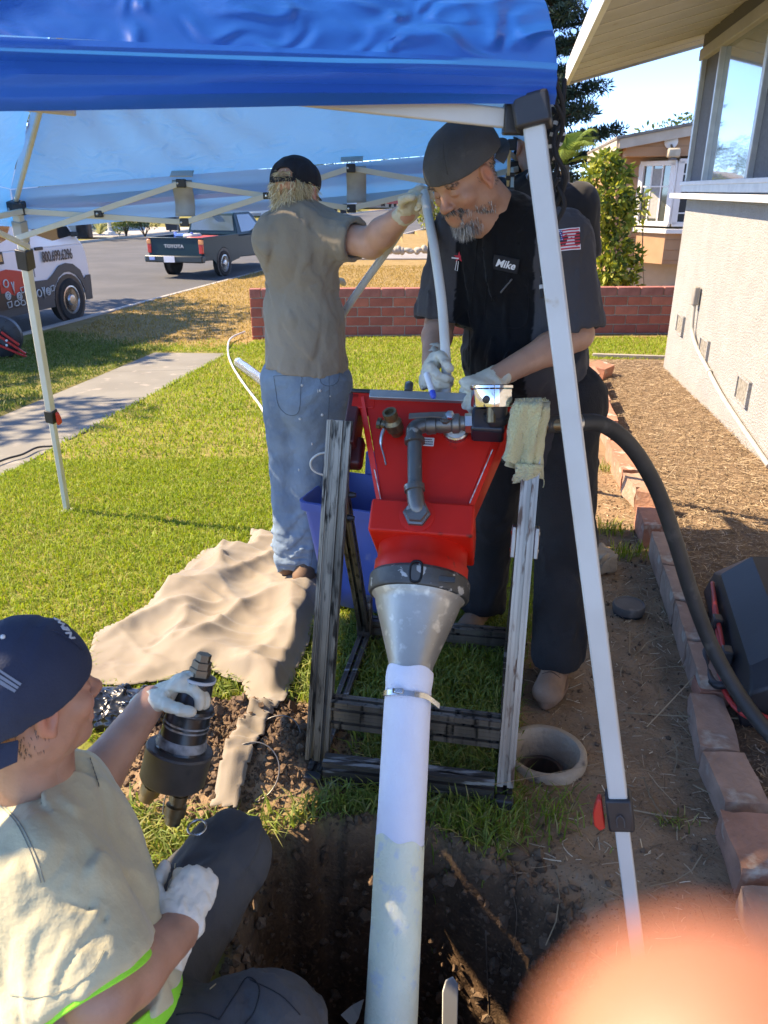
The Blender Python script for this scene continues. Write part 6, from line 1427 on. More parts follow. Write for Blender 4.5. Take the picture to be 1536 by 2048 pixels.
    strands('hair', roots, dirs, lens, 0.0042, [(0.80, 0.66, 0.40), (0.68, 0.53, 0.30), (0.88, 0.78, 0.54), (0.50, 0.37, 0.19), (0.92, 0.84, 0.64)], p, HAIRM, 0.07, 0.18, 5, 2)
young_man()
# hose he holds: from his glove down behind Mike's hands into the hopper, and away behind him
wh = M('white_vinyl_hose', (0.66, 0.65, 0.60), (0.58, 0.57, 0.52), 8, 0.4)
hz_ = thing('white_hose', 'stiff off-white hose held up by the young man and fed into the hopper', 'hose', (0.05, 2.4, 0))
MB().tube(spline([D(890, 800, 2.16), D(893, 760, 2.18), D(890, 690, 2.22), D(883, 600, 2.30), D(869, 500, 2.42), D(856, 430, 2.55), D(847, 385, 2.66), D(836, 380, 2.76), D(822, 425, 2.90), D(775, 500, 3.0), D(725, 570, 3.05), D(688, 625, 3.1), D(650, 690, 3.2)], 8), 0.0145, 14).build('tube', wh, hz_, 180)

# ------------------------------------------------------------------ man behind, back turned
def back_man():
    p = thing('person', 'tall man in black t-shirt with back turned beyond the bearded man', 'person', (0.73, 3.75, 0))
    base = (0.42, 0.22, 0.15); sk = skin_mat('brown_skin', base, (0.36, 0.18, 0.12)); fwd = V3(-0.1, 1, 0).normalized()
    LS, RS, HIP = V3(0.50, 3.72, 1.575), V3(0.865, 3.68, 1.555), V3(0.72, 3.78, 1.02); hC = D(1070, 292, 3.82); fr = head_frame((-0.2, 0.95, -0.25), (0, 0.2, 1)); nk = V3(0.69, 3.72, 1.64)
    LE, LW = LS + V3(-0.05, 0.1, -0.28), LS + V3(0.02, 0.33, -0.36); RE, RW = RS + V3(0.055, 0.03, -0.30), RS + V3(0.0, 0.27, -0.42)
    hd = SDF(); head_prims(hd, hC, fr, 1.0, neck=nk); hm = hd.mesh('h', 0.006, 2)
    b = SDF(); torso(b, LS, RS, HIP, fwd, -0.01); b.cap(hC - UP * 0.08, nk, 0.05, 0.06, k=0.03); arm(b, LS, LE, LW, 0.004); arm(b, RS, RE, RW, 0.004)
    legs = []
    for s, x in ((-1, 0.62), (1, 0.83)): legs.append((HIP + V3(0.09 * s, 0, -0.03), V3(x, 3.78, 0.54), V3(x + 0.02 * s, 3.80, 0.08)))
    for q in legs: leg(b, *q, -0.004)
    for W, E in ((LW, LE), (RW, RE)): hand_prims(b, W, W - E, V3(0, 0, -1), V3(-1 if W is RW else 1, 0, 0))
    bodymesh(b.mesh('b', 0.011, 2), hm, hC, fr, base, sk, p)
    tm = M('black_cotton', (0.008, 0.008, 0.010), (0.016, 0.016, 0.018), 6, 0.9, sheen=0.15)
    tee('t_shirt', p, tm, LS, RS, HIP, fwd, LE, RE, 0.62, 0.66, 41, res=0.009, rs=(0.076, 0.082))
    T = SDF(); T.cap(HIP + UP * 0.05, HIP - UP * 0.06, 0.16, k=0.04, flat=0.8, side=fwd)
    for q in legs: leg(T, *q, 0.022, (0.092, 0.074, 0.072, 0.066))
    obj('trousers', T.mesh('trousers', 0.011, 2, folds(44, 0.006, 15)), MATS['black_work_trousers'], p, 180)
    for x in (0.62, 0.85): shoe('boot', (x, 3.72, -0.06), (x, 4.0, -0.06), p, MATS['brown_boot'], MATS['dark_sole'])
    cap_hat(hC, fr, p, MATS['navy_black_cap'], 1.0, bill='front', infl=0.012)
back_man()

# ------------------------------------------------------------------ seated worker at the pit edge
def seated_man():
    p = thing('person', 'worker in faded olive t-shirt and navy cap sitting at the pit edge', 'person', (-0.5, 1.0, 0))
    base = (0.44, 0.225, 0.145); sk = skin_mat('olive_skin', base, (0.36, 0.175, 0.11))
    def zc(px, py, d): return V3(0, 0, CAM_H) + ray(px, py) * d
    fwd = V3(0.86, 0.40, 0.30).normalized()
    hC = zc(62, 1392, 1.30); fr = head_frame((0.70, 0.68, -0.02), (-0.12, 0.02, 1)); 
    RS, LS = zc(80, 1735, 1.28), V3(-0.655, 1.20, 0.50); HIP = V3(-0.50, 0.90, 0.16); nk = (LS + RS) / 2 + V3(-0.01, 0.0, 0.04)
    RE, RW = zc(205, 1985, 1.24), zc(352, 1868, 1.40); LE, LW = V3(-0.645, 1.19, 0.445), zc(303, 1402, 1.74)
    hd = SDF(); P = head_prims(hd, hC, fr, 1.0, neck=nk, nr=0.058); hm = hd.mesh('h', 0.0034, 2)
    b = SDF(); torso(b, LS, RS, HIP, fwd, -0.012); b.cap(hC - UP * 0.07, nk, 0.056, 0.064, k=0.03)
    arm(b, LS, LE, LW, 0.004, (0.052, 0.046, 0.045, 0.031)); arm(b, RS, RE, RW, 0.006, (0.054, 0.050, 0.048, 0.032))
    LH, LK, LA = V3(-0.50, 1.02, 0.14), V3(-0.355, 1.335, 0.205), V3(-0.60, 1.20, 0.07); RH, RK, RA = V3(-0.45, 0.87, 0.16), V3(-0.215, 0.945, 0.165), V3(-0.19, 0.98, -0.34)
    leg(b, LH, LK, LA, -0.004); leg(b, RH, RK, RA, -0.004)
    lf, ln, lt = zc(372, 1358, 1.735) - LW, V3(0.8, -0.25, -0.45), V3(0.2, -0.6, 0.7); kl = dict(curl=(0.75, 0.8, 0.85, 0.9), tcurl=0.35, spread=0.03, thumb=(0.6, 0.6, 0.6))
    rf, rn, rt = zc(402, 1742, 1.46) - RW, V3(-0.45, 0.1, -0.8), V3(-0.5, 0.6, 0.3); kr = dict(curl=(1.15, 1.25, 1.3, 1.3), tcurl=0.85, spread=0.0)
    hand_prims(b, LW, lf, ln, lt, infl=-0.004, **kl); hand_prims(b, RW, rf, rn, rt, infl=-0.005, **kr)
    bodymesh(b.mesh('b', 0.0085, 2), hm, hC, fr, base, sk, p)
    tm = M('faded_olive_cotton', (0.54, 0.48, 0.30), (0.47, 0.41, 0.25), 4, 0.92, bump=0.5, bscale=26, bdist=0.012, sheen=0.2, c3=(0.60, 0.56, 0.43), s3=5, t3=0.64, w3=0.2)
    def ex(S): S.cap(nk - UP * 0.03, nk - UP * 0.08, 0.075, 0.10, k=0.05)
    sh, c, up = tee('t_shirt', p, tm, LS, RS, HIP, fwd, LE, RE, 0.72, 0.80, 51, hem=-0.115, w=0.170, infl=0.018, amp=0.0075, dep=0.74, rs=(0.078, 0.082), res=0.0058, fsc=15, extra=ex)
    lime = M('lime_knit', (0.30, 0.86, 0.06), (0.26, 0.78, 0.05), 14, 0.85, bump=0.25, bscale=160)
    # lime hem band and lime sleeve band
    side = up.cross(fwd).normalized(); ff = side.cross(up).normalized()
    if ff.dot(fwd) < 0: ff = -ff
    hc = HIP + up * 0.108
    def band(name, cen_, ax, e1, e2, r1, r2, h, th, n=48, wob=0.004, par=None):
        rings = []
        for j in range(n):
            a = 2 * math.pi * j / n; e = e1 * (r1 * math.cos(a)) + e2 * (r2 * math.sin(a)); k = 1 + wob * 8 * math.sin(3 * a + 1) * 0.3; e = e * k; nn = e.normalized(); w_ = ax * (0.006 * math.sin(2 * a))
            rings.append([cen_ + e + w_ - ax * h / 2, cen_ + e + w_ + ax * h / 2, cen_ + e + nn * th + w_ + ax * h / 2, cen_ + e + nn * th + w_ - ax * h / 2])
        mb = MB(); mb.ring_loft(rings, closed=True); return mb.build(name, lime, par, 50, 0.003)
    band('lime_hem', hc, up, side, ff, 0.183, 0.153, 0.042, 0.006, par=sh)
    d = (RE - RS).normalized(); s_, t_, a_ = frame(d); band('lime_cuff', lerp(RS, RE, 0.80) + d * 0.022, d, s_, t_, 0.0835, 0.0835, 0.028, 0.005, 40, par=sh)
    # collar and shoulder seams
    MB().tube(spline([nk + (ff * math.cos(a) * 0.074 + side * math.sin(a) * 0.076) + UP * (0.012 - 0.028 * math.cos(a)) for a in np.linspace(0, 2 * math.pi, 15)[:-1]], 4, True), 0.0075, 8, True).build('collar', tm, sh, 180)
    from mathutils.bvhtree import BVHTree
    bm = bmesh.new(); bm.from_mesh(sh.data); tree = BVHTree.FromBMesh(bm); bm.free()
    def hp(px, py, off=0.001):
        dd = ray(px, py).normalized(); h = tree.ray_cast(V3(0, 0, CAM_H), dd); return (h[0] + h[1] * off, h[1]) if h[0] is not None else None
    sg = M('grey_stitch', (0.20, 0.22, 0.20), None, rough=0.9)
    for off in (0, 7):
        q = [hp(x + off, y) for x, y in spline2([(2, 1612), (35, 1650), (62, 1705), (82, 1765)], 6)]; q = [z[0] for z in q if z]
        if len(q) > 3: MB().tube(q, 0.0007, 5).build('shoulder_seam', sg, sh, 180)
    q = [hp(x, y) for x, y in spline2([(22, 1990), (80, 1994), (140, 1975), (185, 1940), (208, 1900)], 6)]; q = [z[0] for z in q if z]
    if len(q) > 3: MB().tube(q, 0.0006, 5).build('cuff_seam', sg, sh, 180)
    z = hp(188, 1545, 0.002)
    if z: text_mesh('shirt_print', 'GOLDEN', 0.017, M('navy_print', (0.03, 0.035, 0.05), None, rough=0.8), sh, z[0], (hp(196, 1570) or z)[0] - (hp(178, 1515) or z)[0] + V3(0.0001, 0, 0), UP, 0.0004)
    # trousers
    pm = M('charcoal_work_trousers', (0.045, 0.045, 0.046), (0.075, 0.074, 0.072), 5, 0.88, bump=0.5, bscale=26, bdist=0.012, c3=(0.12, 0.12, 0.12), s3=9, t3=0.68, w3=0.1)
    T = SDF(); T.cap(LH, RH, 0.125, k=0.05); T.cap(HIP, HIP + up * 0.10, 0.15, 0.14, k=0.05, flat=0.8, side=ff); leg(T, LH, LK, LA, 0.016, (0.094, 0.072, 0.066, 0.060), k=0.05); leg(T, RH, RK, RA, 0.020, (0.104, 0.086, 0.074, 0.066), k=0.05)
    tr = obj('trousers', T.mesh('trousers', 0.0075, 2, folds(61, 0.008, 15, (1, 1, 1))), pm, p, 180)
    bm = bmesh.new(); bm.from_mesh(tr.data); tt = BVHTree.FromBMesh(bm); bm.free()
    def hq(px, py, off=0.001):
        dd = ray(px, py).normalized(); h = tt.ray_cast(V3(0, 0, CAM_H), dd); return h[0] + h[1] * off if h[0] is not None else None
    ds = M('dark_stitch', (0.012, 0.012, 0.014), None, rough=0.9)
    for pts in ([(438, 2040), (470, 1990), (495, 1955), (518, 1975), (510, 2020), (490, 2048)], [(352, 2030), (400, 2026), (440, 2040)], [(500, 1960), (560, 1990), (600, 2030)], [(340, 1985), (365, 1990)]):
        q = [hq(x, y) for x, y in spline2(pts, 5)]; q = [z for z in q if z is not None]
        if len(q) > 3: MB().tube(q, 0.0011, 5).build('pocket_seam', ds, tr, 180)
    straw = M('straw_bit', (0.5, 0.4, 0.22), None, rough=0.9)
    for a_, b_ in (((344, 1697), (366, 1697)), ((344, 1660), (347, 1675)), ((352, 1728), (350, 1738)), ((420, 1980), (432, 1970))):
        u, v = hq(*a_, 0.002), hq(*b_, 0.002)
        if u is not None and v is not None: MB().tube([u, v], 0.0012, 5).build('straw', straw, tr)
    for a_, b_, k in ((RA, V3(-0.10, 1.10, -0.44), 0), (LA, V3(-0.74, 1.06, 0.02), 1)): shoe('boot', Vector(a_) + V3(0, 0, -0.08) if k == 0 else V3(-0.66, 1.22, 0.0), b_ if k == 0 else V3(-0.86, 1.05, 0.0), p, MATS['brown_boot'], MATS['dark_sole'])
    glove('glove', LW, lf, ln, lt, p, latex, back=0.035, **kl); glove('glove', RW, rf, rn, rt, p, M('pale_latex_glove', (0.74, 0.69, 0.58), (0.64, 0.59, 0.48), 12, 0.5, bump=0.5, bscale=45, sss=0.05), back=0.05, **kr)
    nv = M('navy_wool_cap', (0.016, 0.026, 0.055), (0.026, 0.038, 0.070), 7, 0.85, bump=0.2, bscale=240, c3=(0.16, 0.18, 0.20), s3=8, t3=0.70, w3=0.15)
    cap, CPf = cap_hat(hC, fr, p, nv, 1.08, tilt=R(-14), bill='back', infl=0.018, low=0.004, bill_len=0.07)
    bm = bmesh.new(); bm.from_mesh(cap.data); ct = BVHTree.FromBMesh(bm); bm.free(); wt = M('white_embroidery', (0.62, 0.63, 0.62), None, rough=0.8)
    f, l, u = fr
    def hc_(px, py, off=0.0015):
        dd = ray(px, py).normalized(); h = ct.ray_cast(V3(0, 0, CAM_H), dd); return (h[0] + h[1] * off, h[1]) if h[0] is not None else None
    word = 'NEW ERA'; path = spline2([(140, 1272), (124, 1250), (108, 1235), (92, 1224), (78, 1219)], 8)
    for i, ch in enumerate(word):
        k = i / (len(word) - 1) * (len(path) - 2); a = path[int(k)]; a2 = path[min(int(k) + 1, len(path) - 1)]; h = hc_(*a); h2 = hc_(*a2)
        if ch != ' ' and h and h2: xd = (h2[0] - h[0]); xd = xd - h[1] * xd.dot(h[1]); text_mesh('cap_letter', ch, 0.020, wt, cap, h[0], xd, h[1].cross(xd), 0.0008, bold=0.0008)
    h = hc_(6, 1275)
    if h: MB().sphere(h[0], (0.004, 0.004, 0.004), 8, 6).build('eyelet', wt, cap, 180)
    h = hc_(10, 1345)
    if h:
        e = h[1]; xd = V3(0.1, -0.9, 0.2); xd = (xd - e * xd.dot(e)).normalized(); yd = e.cross(xd)
        for k in range(3): MB().prism([h[0] + xd * (x + 0.006 * k) + yd * y for x, y in ((0, 0.03), (0.004, 0.03), (0.004 + 0.002 * k, -0.03 + 0.006 * k), (0.001, -0.03))], e * 0.0008).build('side_stripe', M('faded_print', (0.22, 0.25, 0.29), None, rough=0.8), cap)
    # short hair at nape and sideburn
    rg = np.random.default_rng(12); bh = bmesh.new(); bh.from_mesh(hm); ht = BVHTree.FromBMesh(bh); bh.free(); roots, dirs, lens = [], [], []
    while len(roots) < 500:
        a, b_, c_ = rg.uniform(-0.1, 0.02), rg.uniform(-0.085, 0.085), rg.uniform(-0.055, 0.02)
        if abs(b_) < 0.05 and a > -0.06 or (a > -0.025 and c_ < 0.0): continue
        loc, nr_, _, _ = ht.find_nearest(CPf(a, b_, c_)); roots.append(loc); dirs.append(nr_ * 0.25 - u + Vector(rg.normal(size=3)) * 0.1); lens.append(0.007)
    strands('short_hair', roots, dirs, lens, 0.0018, [(0.03, 0.022, 0.018), (0.06, 0.045, 0.035)], p, HAIRM, 0, 0.05, 3, 8)
    return zc
zc_ = seated_man()
# inflatable packer in his hand
pk = thing('pipe_packer', 'black cylindrical pipe packer with brass fittings held by the seated worker', 'tool', (-0.5, 1.75, 0.1))
a0 = zc_(409, 1308, 1.735); a1_ = zc_(340, 1575, 1.76); ax = (a1_ - a0); LL = ax.length; ax.normalize()
rbk = M('glossy_black_rubber', (0.012, 0.012, 0.013), (0.022, 0.022, 0.022), 10, 0.28, c3=(0.09, 0.085, 0.08), s3=22, t3=0.63); dkm = M('dusty_black_drum', (0.055, 0.048, 0.042), (0.10, 0.088, 0.075), 7, 0.5, bump=0.08, c3=(0.02, 0.02, 0.02), s3=12, t3=0.57)
grb = M('grey_band', (0.30, 0.30, 0.29), (0.06, 0.06, 0.06), 30, 0.5)
u = LL / 0.31
MB().lathe(a0, ax, [(0, 0.012), (0.0, 0.017), (0.016, 0.017), (0.017, 0.022), (0.032, 0.022), (0.034, 0.025), (0.052, 0.025), (0.054, 0.019)], 6).build('top_fitting', M('bronze_fitting', (0.20, 0.15, 0.10), (0.14, 0.11, 0.08), 14, 0.45, 0.8), pk, 25)
nk_ = MB().lathe(a0, ax, [(0.050, 0.030), (0.053, 0.038), (0.062, 0.040), (0.064, 0.037), (0.118, 0.042), (0.124, 0.047)], 32).build('upper_barrel', rbk, pk, 35)
MB().lathe(a0, ax, [(0.053, 0.0385), (0.054, 0.0405), (0.060, 0.0405), (0.061, 0.038)], 32).build('white_ring', M('ring_white', (0.5, 0.5, 0.48), None, rough=0.5), nk_)
mb_ = MB().lathe(a0, ax, [(0.118, 0.046), (0.121, 0.052), (0.132, 0.054), (0.136, 0.050), (0.205, 0.052), (0.225, 0.058), (0.228, 0.05)], 36).build('middle_barrel', rbk, pk, 35)
for d_, r_ in ((0.128, 0.0545), (0.158, 0.0518), (0.168, 0.0522)): MB().lathe(a0, ax, [(d_, r_ - 0.002), (d_ + 0.0008, r_ + 0.001), (d_ + 0.004, r_ + 0.001), (d_ + 0.005, r_ - 0.002)], 36).build('wire_band', grb, mb_)
MB().lathe(a0, ax, [(0.196, 0.0525), (0.198, 0.0545), (0.216, 0.0580), (0.218, 0.055)], 36).build('scuffed_band', grb, mb_)
dr = MB().lathe(a0, ax, [(0.222, 0.05), (0.224, 0.074), (0.229, 0.077), (0.234, 0.075), (0.300, 0.074), (0.306, 0.070), (0.307, 0.03)], 40).build('drum', dkm, pk, 35)
s1, t1, _ = frame(ax)
sgn = 1 if s1.x > 0 else -1
for k, (off, tl) in enumerate((( -0.045, -0.30), (0.035, 0.02))):
    b0 = a0 + ax * 0.300 + s1 * sgn * off; d2 = (ax + s1 * sgn * tl).normalized()
    MB().lathe(b0, d2, [(0, 0.016), (0.02, 0.016), (0.021, 0.021), (0.036, 0.021), (0.038, 0.016), (0.046, 0.016), (0.047, 0.024), (0.07, 0.024), (0.072, 0.018), (0.09, 0.018)], 14).build('quick_coupler', brass, dr, 30)
rgm = MB(); rc = zc_(394, 1655, 1.70); rgm.tube([rc + V3(math.cos(t) * 0.020, math.sin(t) * 0.020, 0.002 * math.sin(t)) for t in np.linspace(0, 2 * math.pi, 25)[:-1]], 0.0028, 6, True)
props(rgm.build('pull_ring', steel, None, 180), 'small steel ring lying on the dark knee of the seated worker', 'ring')
# ================================================================ drop cloth, edging, case and other things on the ground
def gh(x, y): return float(ground_h(x, y))
def drop_cloth():
    poly = CLOTH; xs = np.arange(min(p[0] for p in poly) - .05, max(p[0] for p in poly) + .05, 0.011); ys = np.arange(min(p[1] for p in poly) - .05, max(p[1] for p in poly) + .05, 0.0085)
    X, Y = np.meshgrid(xs, ys, indexing='ij'); sd = poly_sd(X, Y, poly) + 0.012 * vnoise(X, Y, 16, 61, 2)
    def ridge(sc, seed, th, sh=1.6):
        c, s = math.cos(th), math.sin(th); U, W = X * c + Y * s, -X * s + Y * c
        n = vnoise(U * 1.0, W * 0.35, sc, seed, 2); return np.maximum(0, 1 - np.abs(n) * sh) ** 1.7
    top = smooth(2.4, 3.4, Y)
    Z = ground_h(X, Y) + 0.022 + 0.055 * ridge(5, 3, 0.55, 3.4) + 0.036 * ridge(8, 5, -0.35, 3.8) + 0.016 * ridge(15, 8, 1.2, 3.4) + 0.006 * vnoise(X, Y, 14, 6, 2) + top * 0.06 * ridge(8, 12, 0.2, 2.4) + 0.006 * ridge(26, 14, 0.9, 3.0)
    Z = np.where(sd > -0.06, ground_h(X, Y) + 0.022 + (Z - ground_h(X, Y) - 0.022) * np.clip(-sd / 0.06, 0.25, 1), Z)
    strip = smooth(2.1, 1.95, Y) if False else np.clip((2.15 - Y) / 0.2, 0, 1); Z = Z * (1 - 0.5 * strip) + (ground_h(X, Y) + 0.03 + 0.02 * ridge(12, 9, 1.2)) * 0.5 * strip
    nX, nY = X.shape; ii = np.arange(nX * nY).reshape(nX, nY); Q = np.stack([ii[:-1, :-1], ii[1:, :-1], ii[1:, 1:], ii[:-1, 1:]], -1).reshape(-1, 4); ok = (sd < 0.0).ravel(); Q = Q[ok[Q].all(1)]
    used = np.unique(Q); rm = np.full(nX * nY, -1); rm[used] = np.arange(len(used)); gx_, gy_ = np.gradient(sd, 0.0085); g2 = np.maximum(gx_ ** 2 + gy_ ** 2, 1e-6); bd = np.where(sd > -0.010, sd, 0.0)
    X = X - bd * gx_ / g2 * 0.9; Y = Y - bd * gy_ / g2 * 0.9; V = np.stack([X, Y, Z], -1).reshape(-1, 3)[used]
    cm = M('canvas_cloth', (0.27, 0.225, 0.17), (0.235, 0.19, 0.14), 3.5, 0.92, bump=0.12, bscale=240, c3=(0.16, 0.12, 0.085), s3=6, t3=0.62, w3=0.14, sheen=0.15)
    o = obj('drop_cloth', npmesh('drop_cloth', V, rm[Q]), cm, None, 180); m = o.modifiers.new('s', 'SOLIDIFY'); m.thickness = 0.003
    m2 = o.modifiers.new('sm', 'SMOOTH'); m2.factor = 0.5; m2.iterations = 1
    props(o, 'crumpled beige canvas drop cloth spread on the lawn', 'drop cloth')
drop_cloth()
# loose soil on the spoil heap and in the pit
def clods():
    rg = np.random.default_rng(17); V = []; F = []; ico = bmesh.new(); bmesh.ops.create_icosphere(ico, subdivisions=1, radius=1.0); iv = np.array([v.co[:] for v in ico.verts]); fi = np.array([[v.index for v in f.verts] for f in ico.faces]); ico.free()
    def put(x, y, r, sink=0.3):
        z = gh(x, y) + r * (0.6 - sink); s = rg.uniform(0.6, 1.25, 3); q = iv * s * r * (1 + rg.uniform(-0.42, 0.42, (len(iv), 1))); th = rg.uniform(0, 6.28); c, sn = math.cos(th), math.sin(th)
        q = np.stack([q[:, 0] * c - q[:, 1] * sn, q[:, 0] * sn + q[:, 1] * c, q[:, 2]], 1); F.append(fi + len(V) * len(iv)); V.append(q + [x, y, z])
    n = 0
    while n < 5200:
        x, y = rg.normal(MOUND[0], 0.18), rg.normal(MOUND[1], 0.14)
        if poly_sd(np.array(x), np.array(y), PIT) < 0.02: continue
        put(x, y, min(0.020, rg.gamma(1.2, 0.0028) + 0.0016)); n += 1
    for _ in range(40): put(rg.normal(-0.36, 0.05), rg.normal(2.03, 0.05), rg.uniform(0.010, 0.024))
    for _ in range(700):
        x, y = rg.uniform(-0.4, 0.5), rg.uniform(0.8, 1.65)
        put(x, y, min(0.03, rg.gamma(1.3, 0.004) + 0.002))
    for _ in range(900):
        y = rg.uniform(1.2, 5.0); x = rg.uniform(float(lawn_edge(y)) - 0.03, float(border_x(y))); put(x, y, min(0.016, rg.gamma(1.2, 0.0022) + 0.0012))
    bp = np.array(PIT + PIT[:1]); seg = np.diff(bp, axis=0); ln = np.hypot(seg[:, 0], seg[:, 1]); cum = np.r_[0, np.cumsum(ln)]
    for _ in range(3400):
        u = rg.uniform(0, cum[-1]); i = np.searchsorted(cum, u) - 1; t = (u - cum[i]) / ln[i]; q = bp[i] + seg[i] * t; nn = np.array([0.02, 1.15]) - q; nn /= np.hypot(*nn)
        off = rg.uniform(-0.03, 0.09); x, y = q + nn * off; r = min(0.026, rg.gamma(1.4, 0.0042) + 0.003)
        if rg.random() < 0.72 and off > 0.0:
            k = len(V); put(x, y, r); V[k][:, 2] += (rg.uniform(-0.85, 0.0) - V[k][:, 2].mean()) * (0.9 if off < 0.06 else 0.0)
        else: put(x, y, r * 0.7)
    me = npmesh('soil_clods', np.concatenate(V), np.concatenate(F))
    props(obj('soil_clods', me, M('soil_clod', (0.17, 0.105, 0.062), (0.10, 0.062, 0.037), 16, 0.95, bump=0.6, bscale=90, c3=(0.16, 0.11, 0.07), s3=26, t3=0.58), None, 20), 'dark crumbly soil clods dug from the pit', 'soil', None, 'stuff')
clods()
# straw, mulch and dry roots
def litter(name, N, fn, ln, wd, cols, seed, label, curl=0.5, lift=0.006):
    rg = np.random.default_rng(seed); X, Y = fn(rg, N); n = len(X); Z = ground_h(X, Y) + rg.uniform(0.001, lift, n); L = ln * rg.gamma(3, 1 / 3, n); th = rg.uniform(0, 6.28, n); bend = rg.normal(0, curl, n); w = wd * rg.uniform(0.6, 1.4, n)
    V = np.zeros((n, 4, 2, 3)); px, py = X.copy(), Y.copy(); pz = Z.copy(); tilt = rg.normal(0.0, 0.18, n)
    for s in range(4):
        nx, ny = -np.sin(th), np.cos(th); V[:, s, 0] = np.stack([px - nx * w / 2, py - ny * w / 2, pz], 1); V[:, s, 1] = np.stack([px + nx * w / 2, py + ny * w / 2, pz + w * 0.4], 1)
        px, py, pz = px + np.cos(th) * L / 3, py + np.sin(th) * L / 3, np.maximum(pz + L / 3 * tilt, Z); th = th + bend / 3
    q = np.array([[2 * s, 2 * s + 1, 2 * s + 3, 2 * s + 2] for s in range(3)])[None]; me = npmesh(name, V.reshape(-1, 3), (np.arange(n)[:, None, None] * 8 + q).reshape(-1, 4))
    c = np.array(cols)[rg.integers(0, len(cols), n)] * rg.uniform(0.75, 1.25, n)[:, None]; vcol(me, 'tint', np.repeat(c, 8, 0))
    props(obj(name, me, M('litter_tint', (0.3, 0.2, 0.1), (0.3, 0.2, 0.1), 5, 0.9, attr='tint', t2=(2, 3)), None, None), label, 'litter', None, 'stuff')
def mulch_pts(rg, N):
    Y = rg.uniform(0, 1, N) ** 1.25 * 8.0 + 1.2; bx = border_x(Y) + 0.06; wx = 2.0 + (Y - 1) * 0.158 + 0.02; X = bx + (wx - bx) * rg.uniform(0, 1, N); return X, Y
TANS = [(0.29, 0.20, 0.115), (0.21, 0.14, 0.08), (0.36, 0.265, 0.165), (0.15, 0.098, 0.058), (0.40, 0.31, 0.21)]
litter('straw_mulch', 30000, mulch_pts, 0.032, 0.0032, TANS, 71, 'tan shredded straw mulch in the bed along the white house', 1.0, 0.02)
def dirt_pts(rg, N):
    Y = rg.uniform(1.15, 5.2, N); a, b = lawn_edge(Y) - 0.02, border_x(Y) - 0.02; X = a + (b - a) * rg.uniform(0, 1, N) ** 0.85; k = poly_sd(X, Y, PIT) > 0.0; return X[k], Y[k]
litter('dry_straw', 3600, dirt_pts, 0.026, 0.0021, TANS + [(0.62, 0.52, 0.36)], 72, 'scattered dry straw bits on the bare dirt', 0.35, 0.005)
def long_pts(rg, N):
    Y = rg.uniform(1.5, 4.5, N); X = border_x(Y) - rg.gamma(1.5, 0.12, N) - 0.03; return X, Y
litter('dry_stems', 170, long_pts, 0.14, 0.0032, [(0.34, 0.26, 0.16), (0.26, 0.20, 0.12)], 73, 'long dry stems lying along the brick edging', 0.7, 0.012)
# a few grass tufts on the dirt
def tuft(px, py, n, h, sp, seed, cols, label):
    c = GG(px, py); rg = np.random.default_rng(seed)
    V = []; F = []; C = []
    for k in range(n):
        x, y = c.x + rg.normal(0, sp), c.y + rg.normal(0, sp * 0.7); z = gh(x, y); a = rg.uniform(0, 6.28); ln = h * rg.uniform(0.5, 1.2); le = rg.uniform(0.2, 0.9); w = 0.0045; b = len(V)
        dx, dy = math.cos(a), math.sin(a); sx, sy = -dy * w / 2, dx * w / 2
        for t, ww in ((0, 1), (0.5, 0.9), (0.85, 0.6), (1.0, 0.05)): zz = z + ln * t * (1 - 0.45 * le * t); V += [(x + dx * ln * le * t * t - sx * ww, y + dy * ln * le * t * t - sy * ww, zz), (x + dx * ln * le * t * t + sx * ww, y + dy * ln * le * t * t + sy * ww, zz)]
        F += [(b, b + 1, b + 3, b + 2), (b + 2, b + 3, b + 5, b + 4), (b + 4, b + 5, b + 7, b + 6)]; cc = np.array(cols[rg.integers(len(cols))]) * rg.uniform(.8, 1.2); C += [cc] * 8
    me = npmesh('grass_tuft', V, F); vcol(me, 'tint', C); props(obj('grass_tuft', me, GRASSM, None, None), label, 'grass', None, 'stuff')
tuft(1225, 1055, 110, 0.085, 0.055, 1, GREEN, 'bright green grass tuft on sunlit dirt beside the edging bricks')
tuft(1262, 1098, 120, 0.075, 0.055, 2, GREEN, 'low green grass tuft against the upright edging bricks')
tuft(1215, 932, 60, 0.08, 0.04, 3, DEEP, 'shaded grass tuft at the foot of the edging bricks')
tuft(1345, 1625, 45, 0.035, 0.03, 4, DEEP, 'small weed tuft on the shaded dirt')
tuft(960, 1660, 150, 0.085, 0.06, 5, DEEP + GREEN[:2], 'grass overhanging the rim of the pit')
tuft(1085, 1620, 140, 0.075, 0.07, 6, DEEP + GREEN[:2], 'grass clump in front of the cleanout collar')
tuft(880, 1650, 90, 0.085, 0.05, 7, DEEP + GREEN[:2], 'grass clump beside the felt liner at the pit rim')
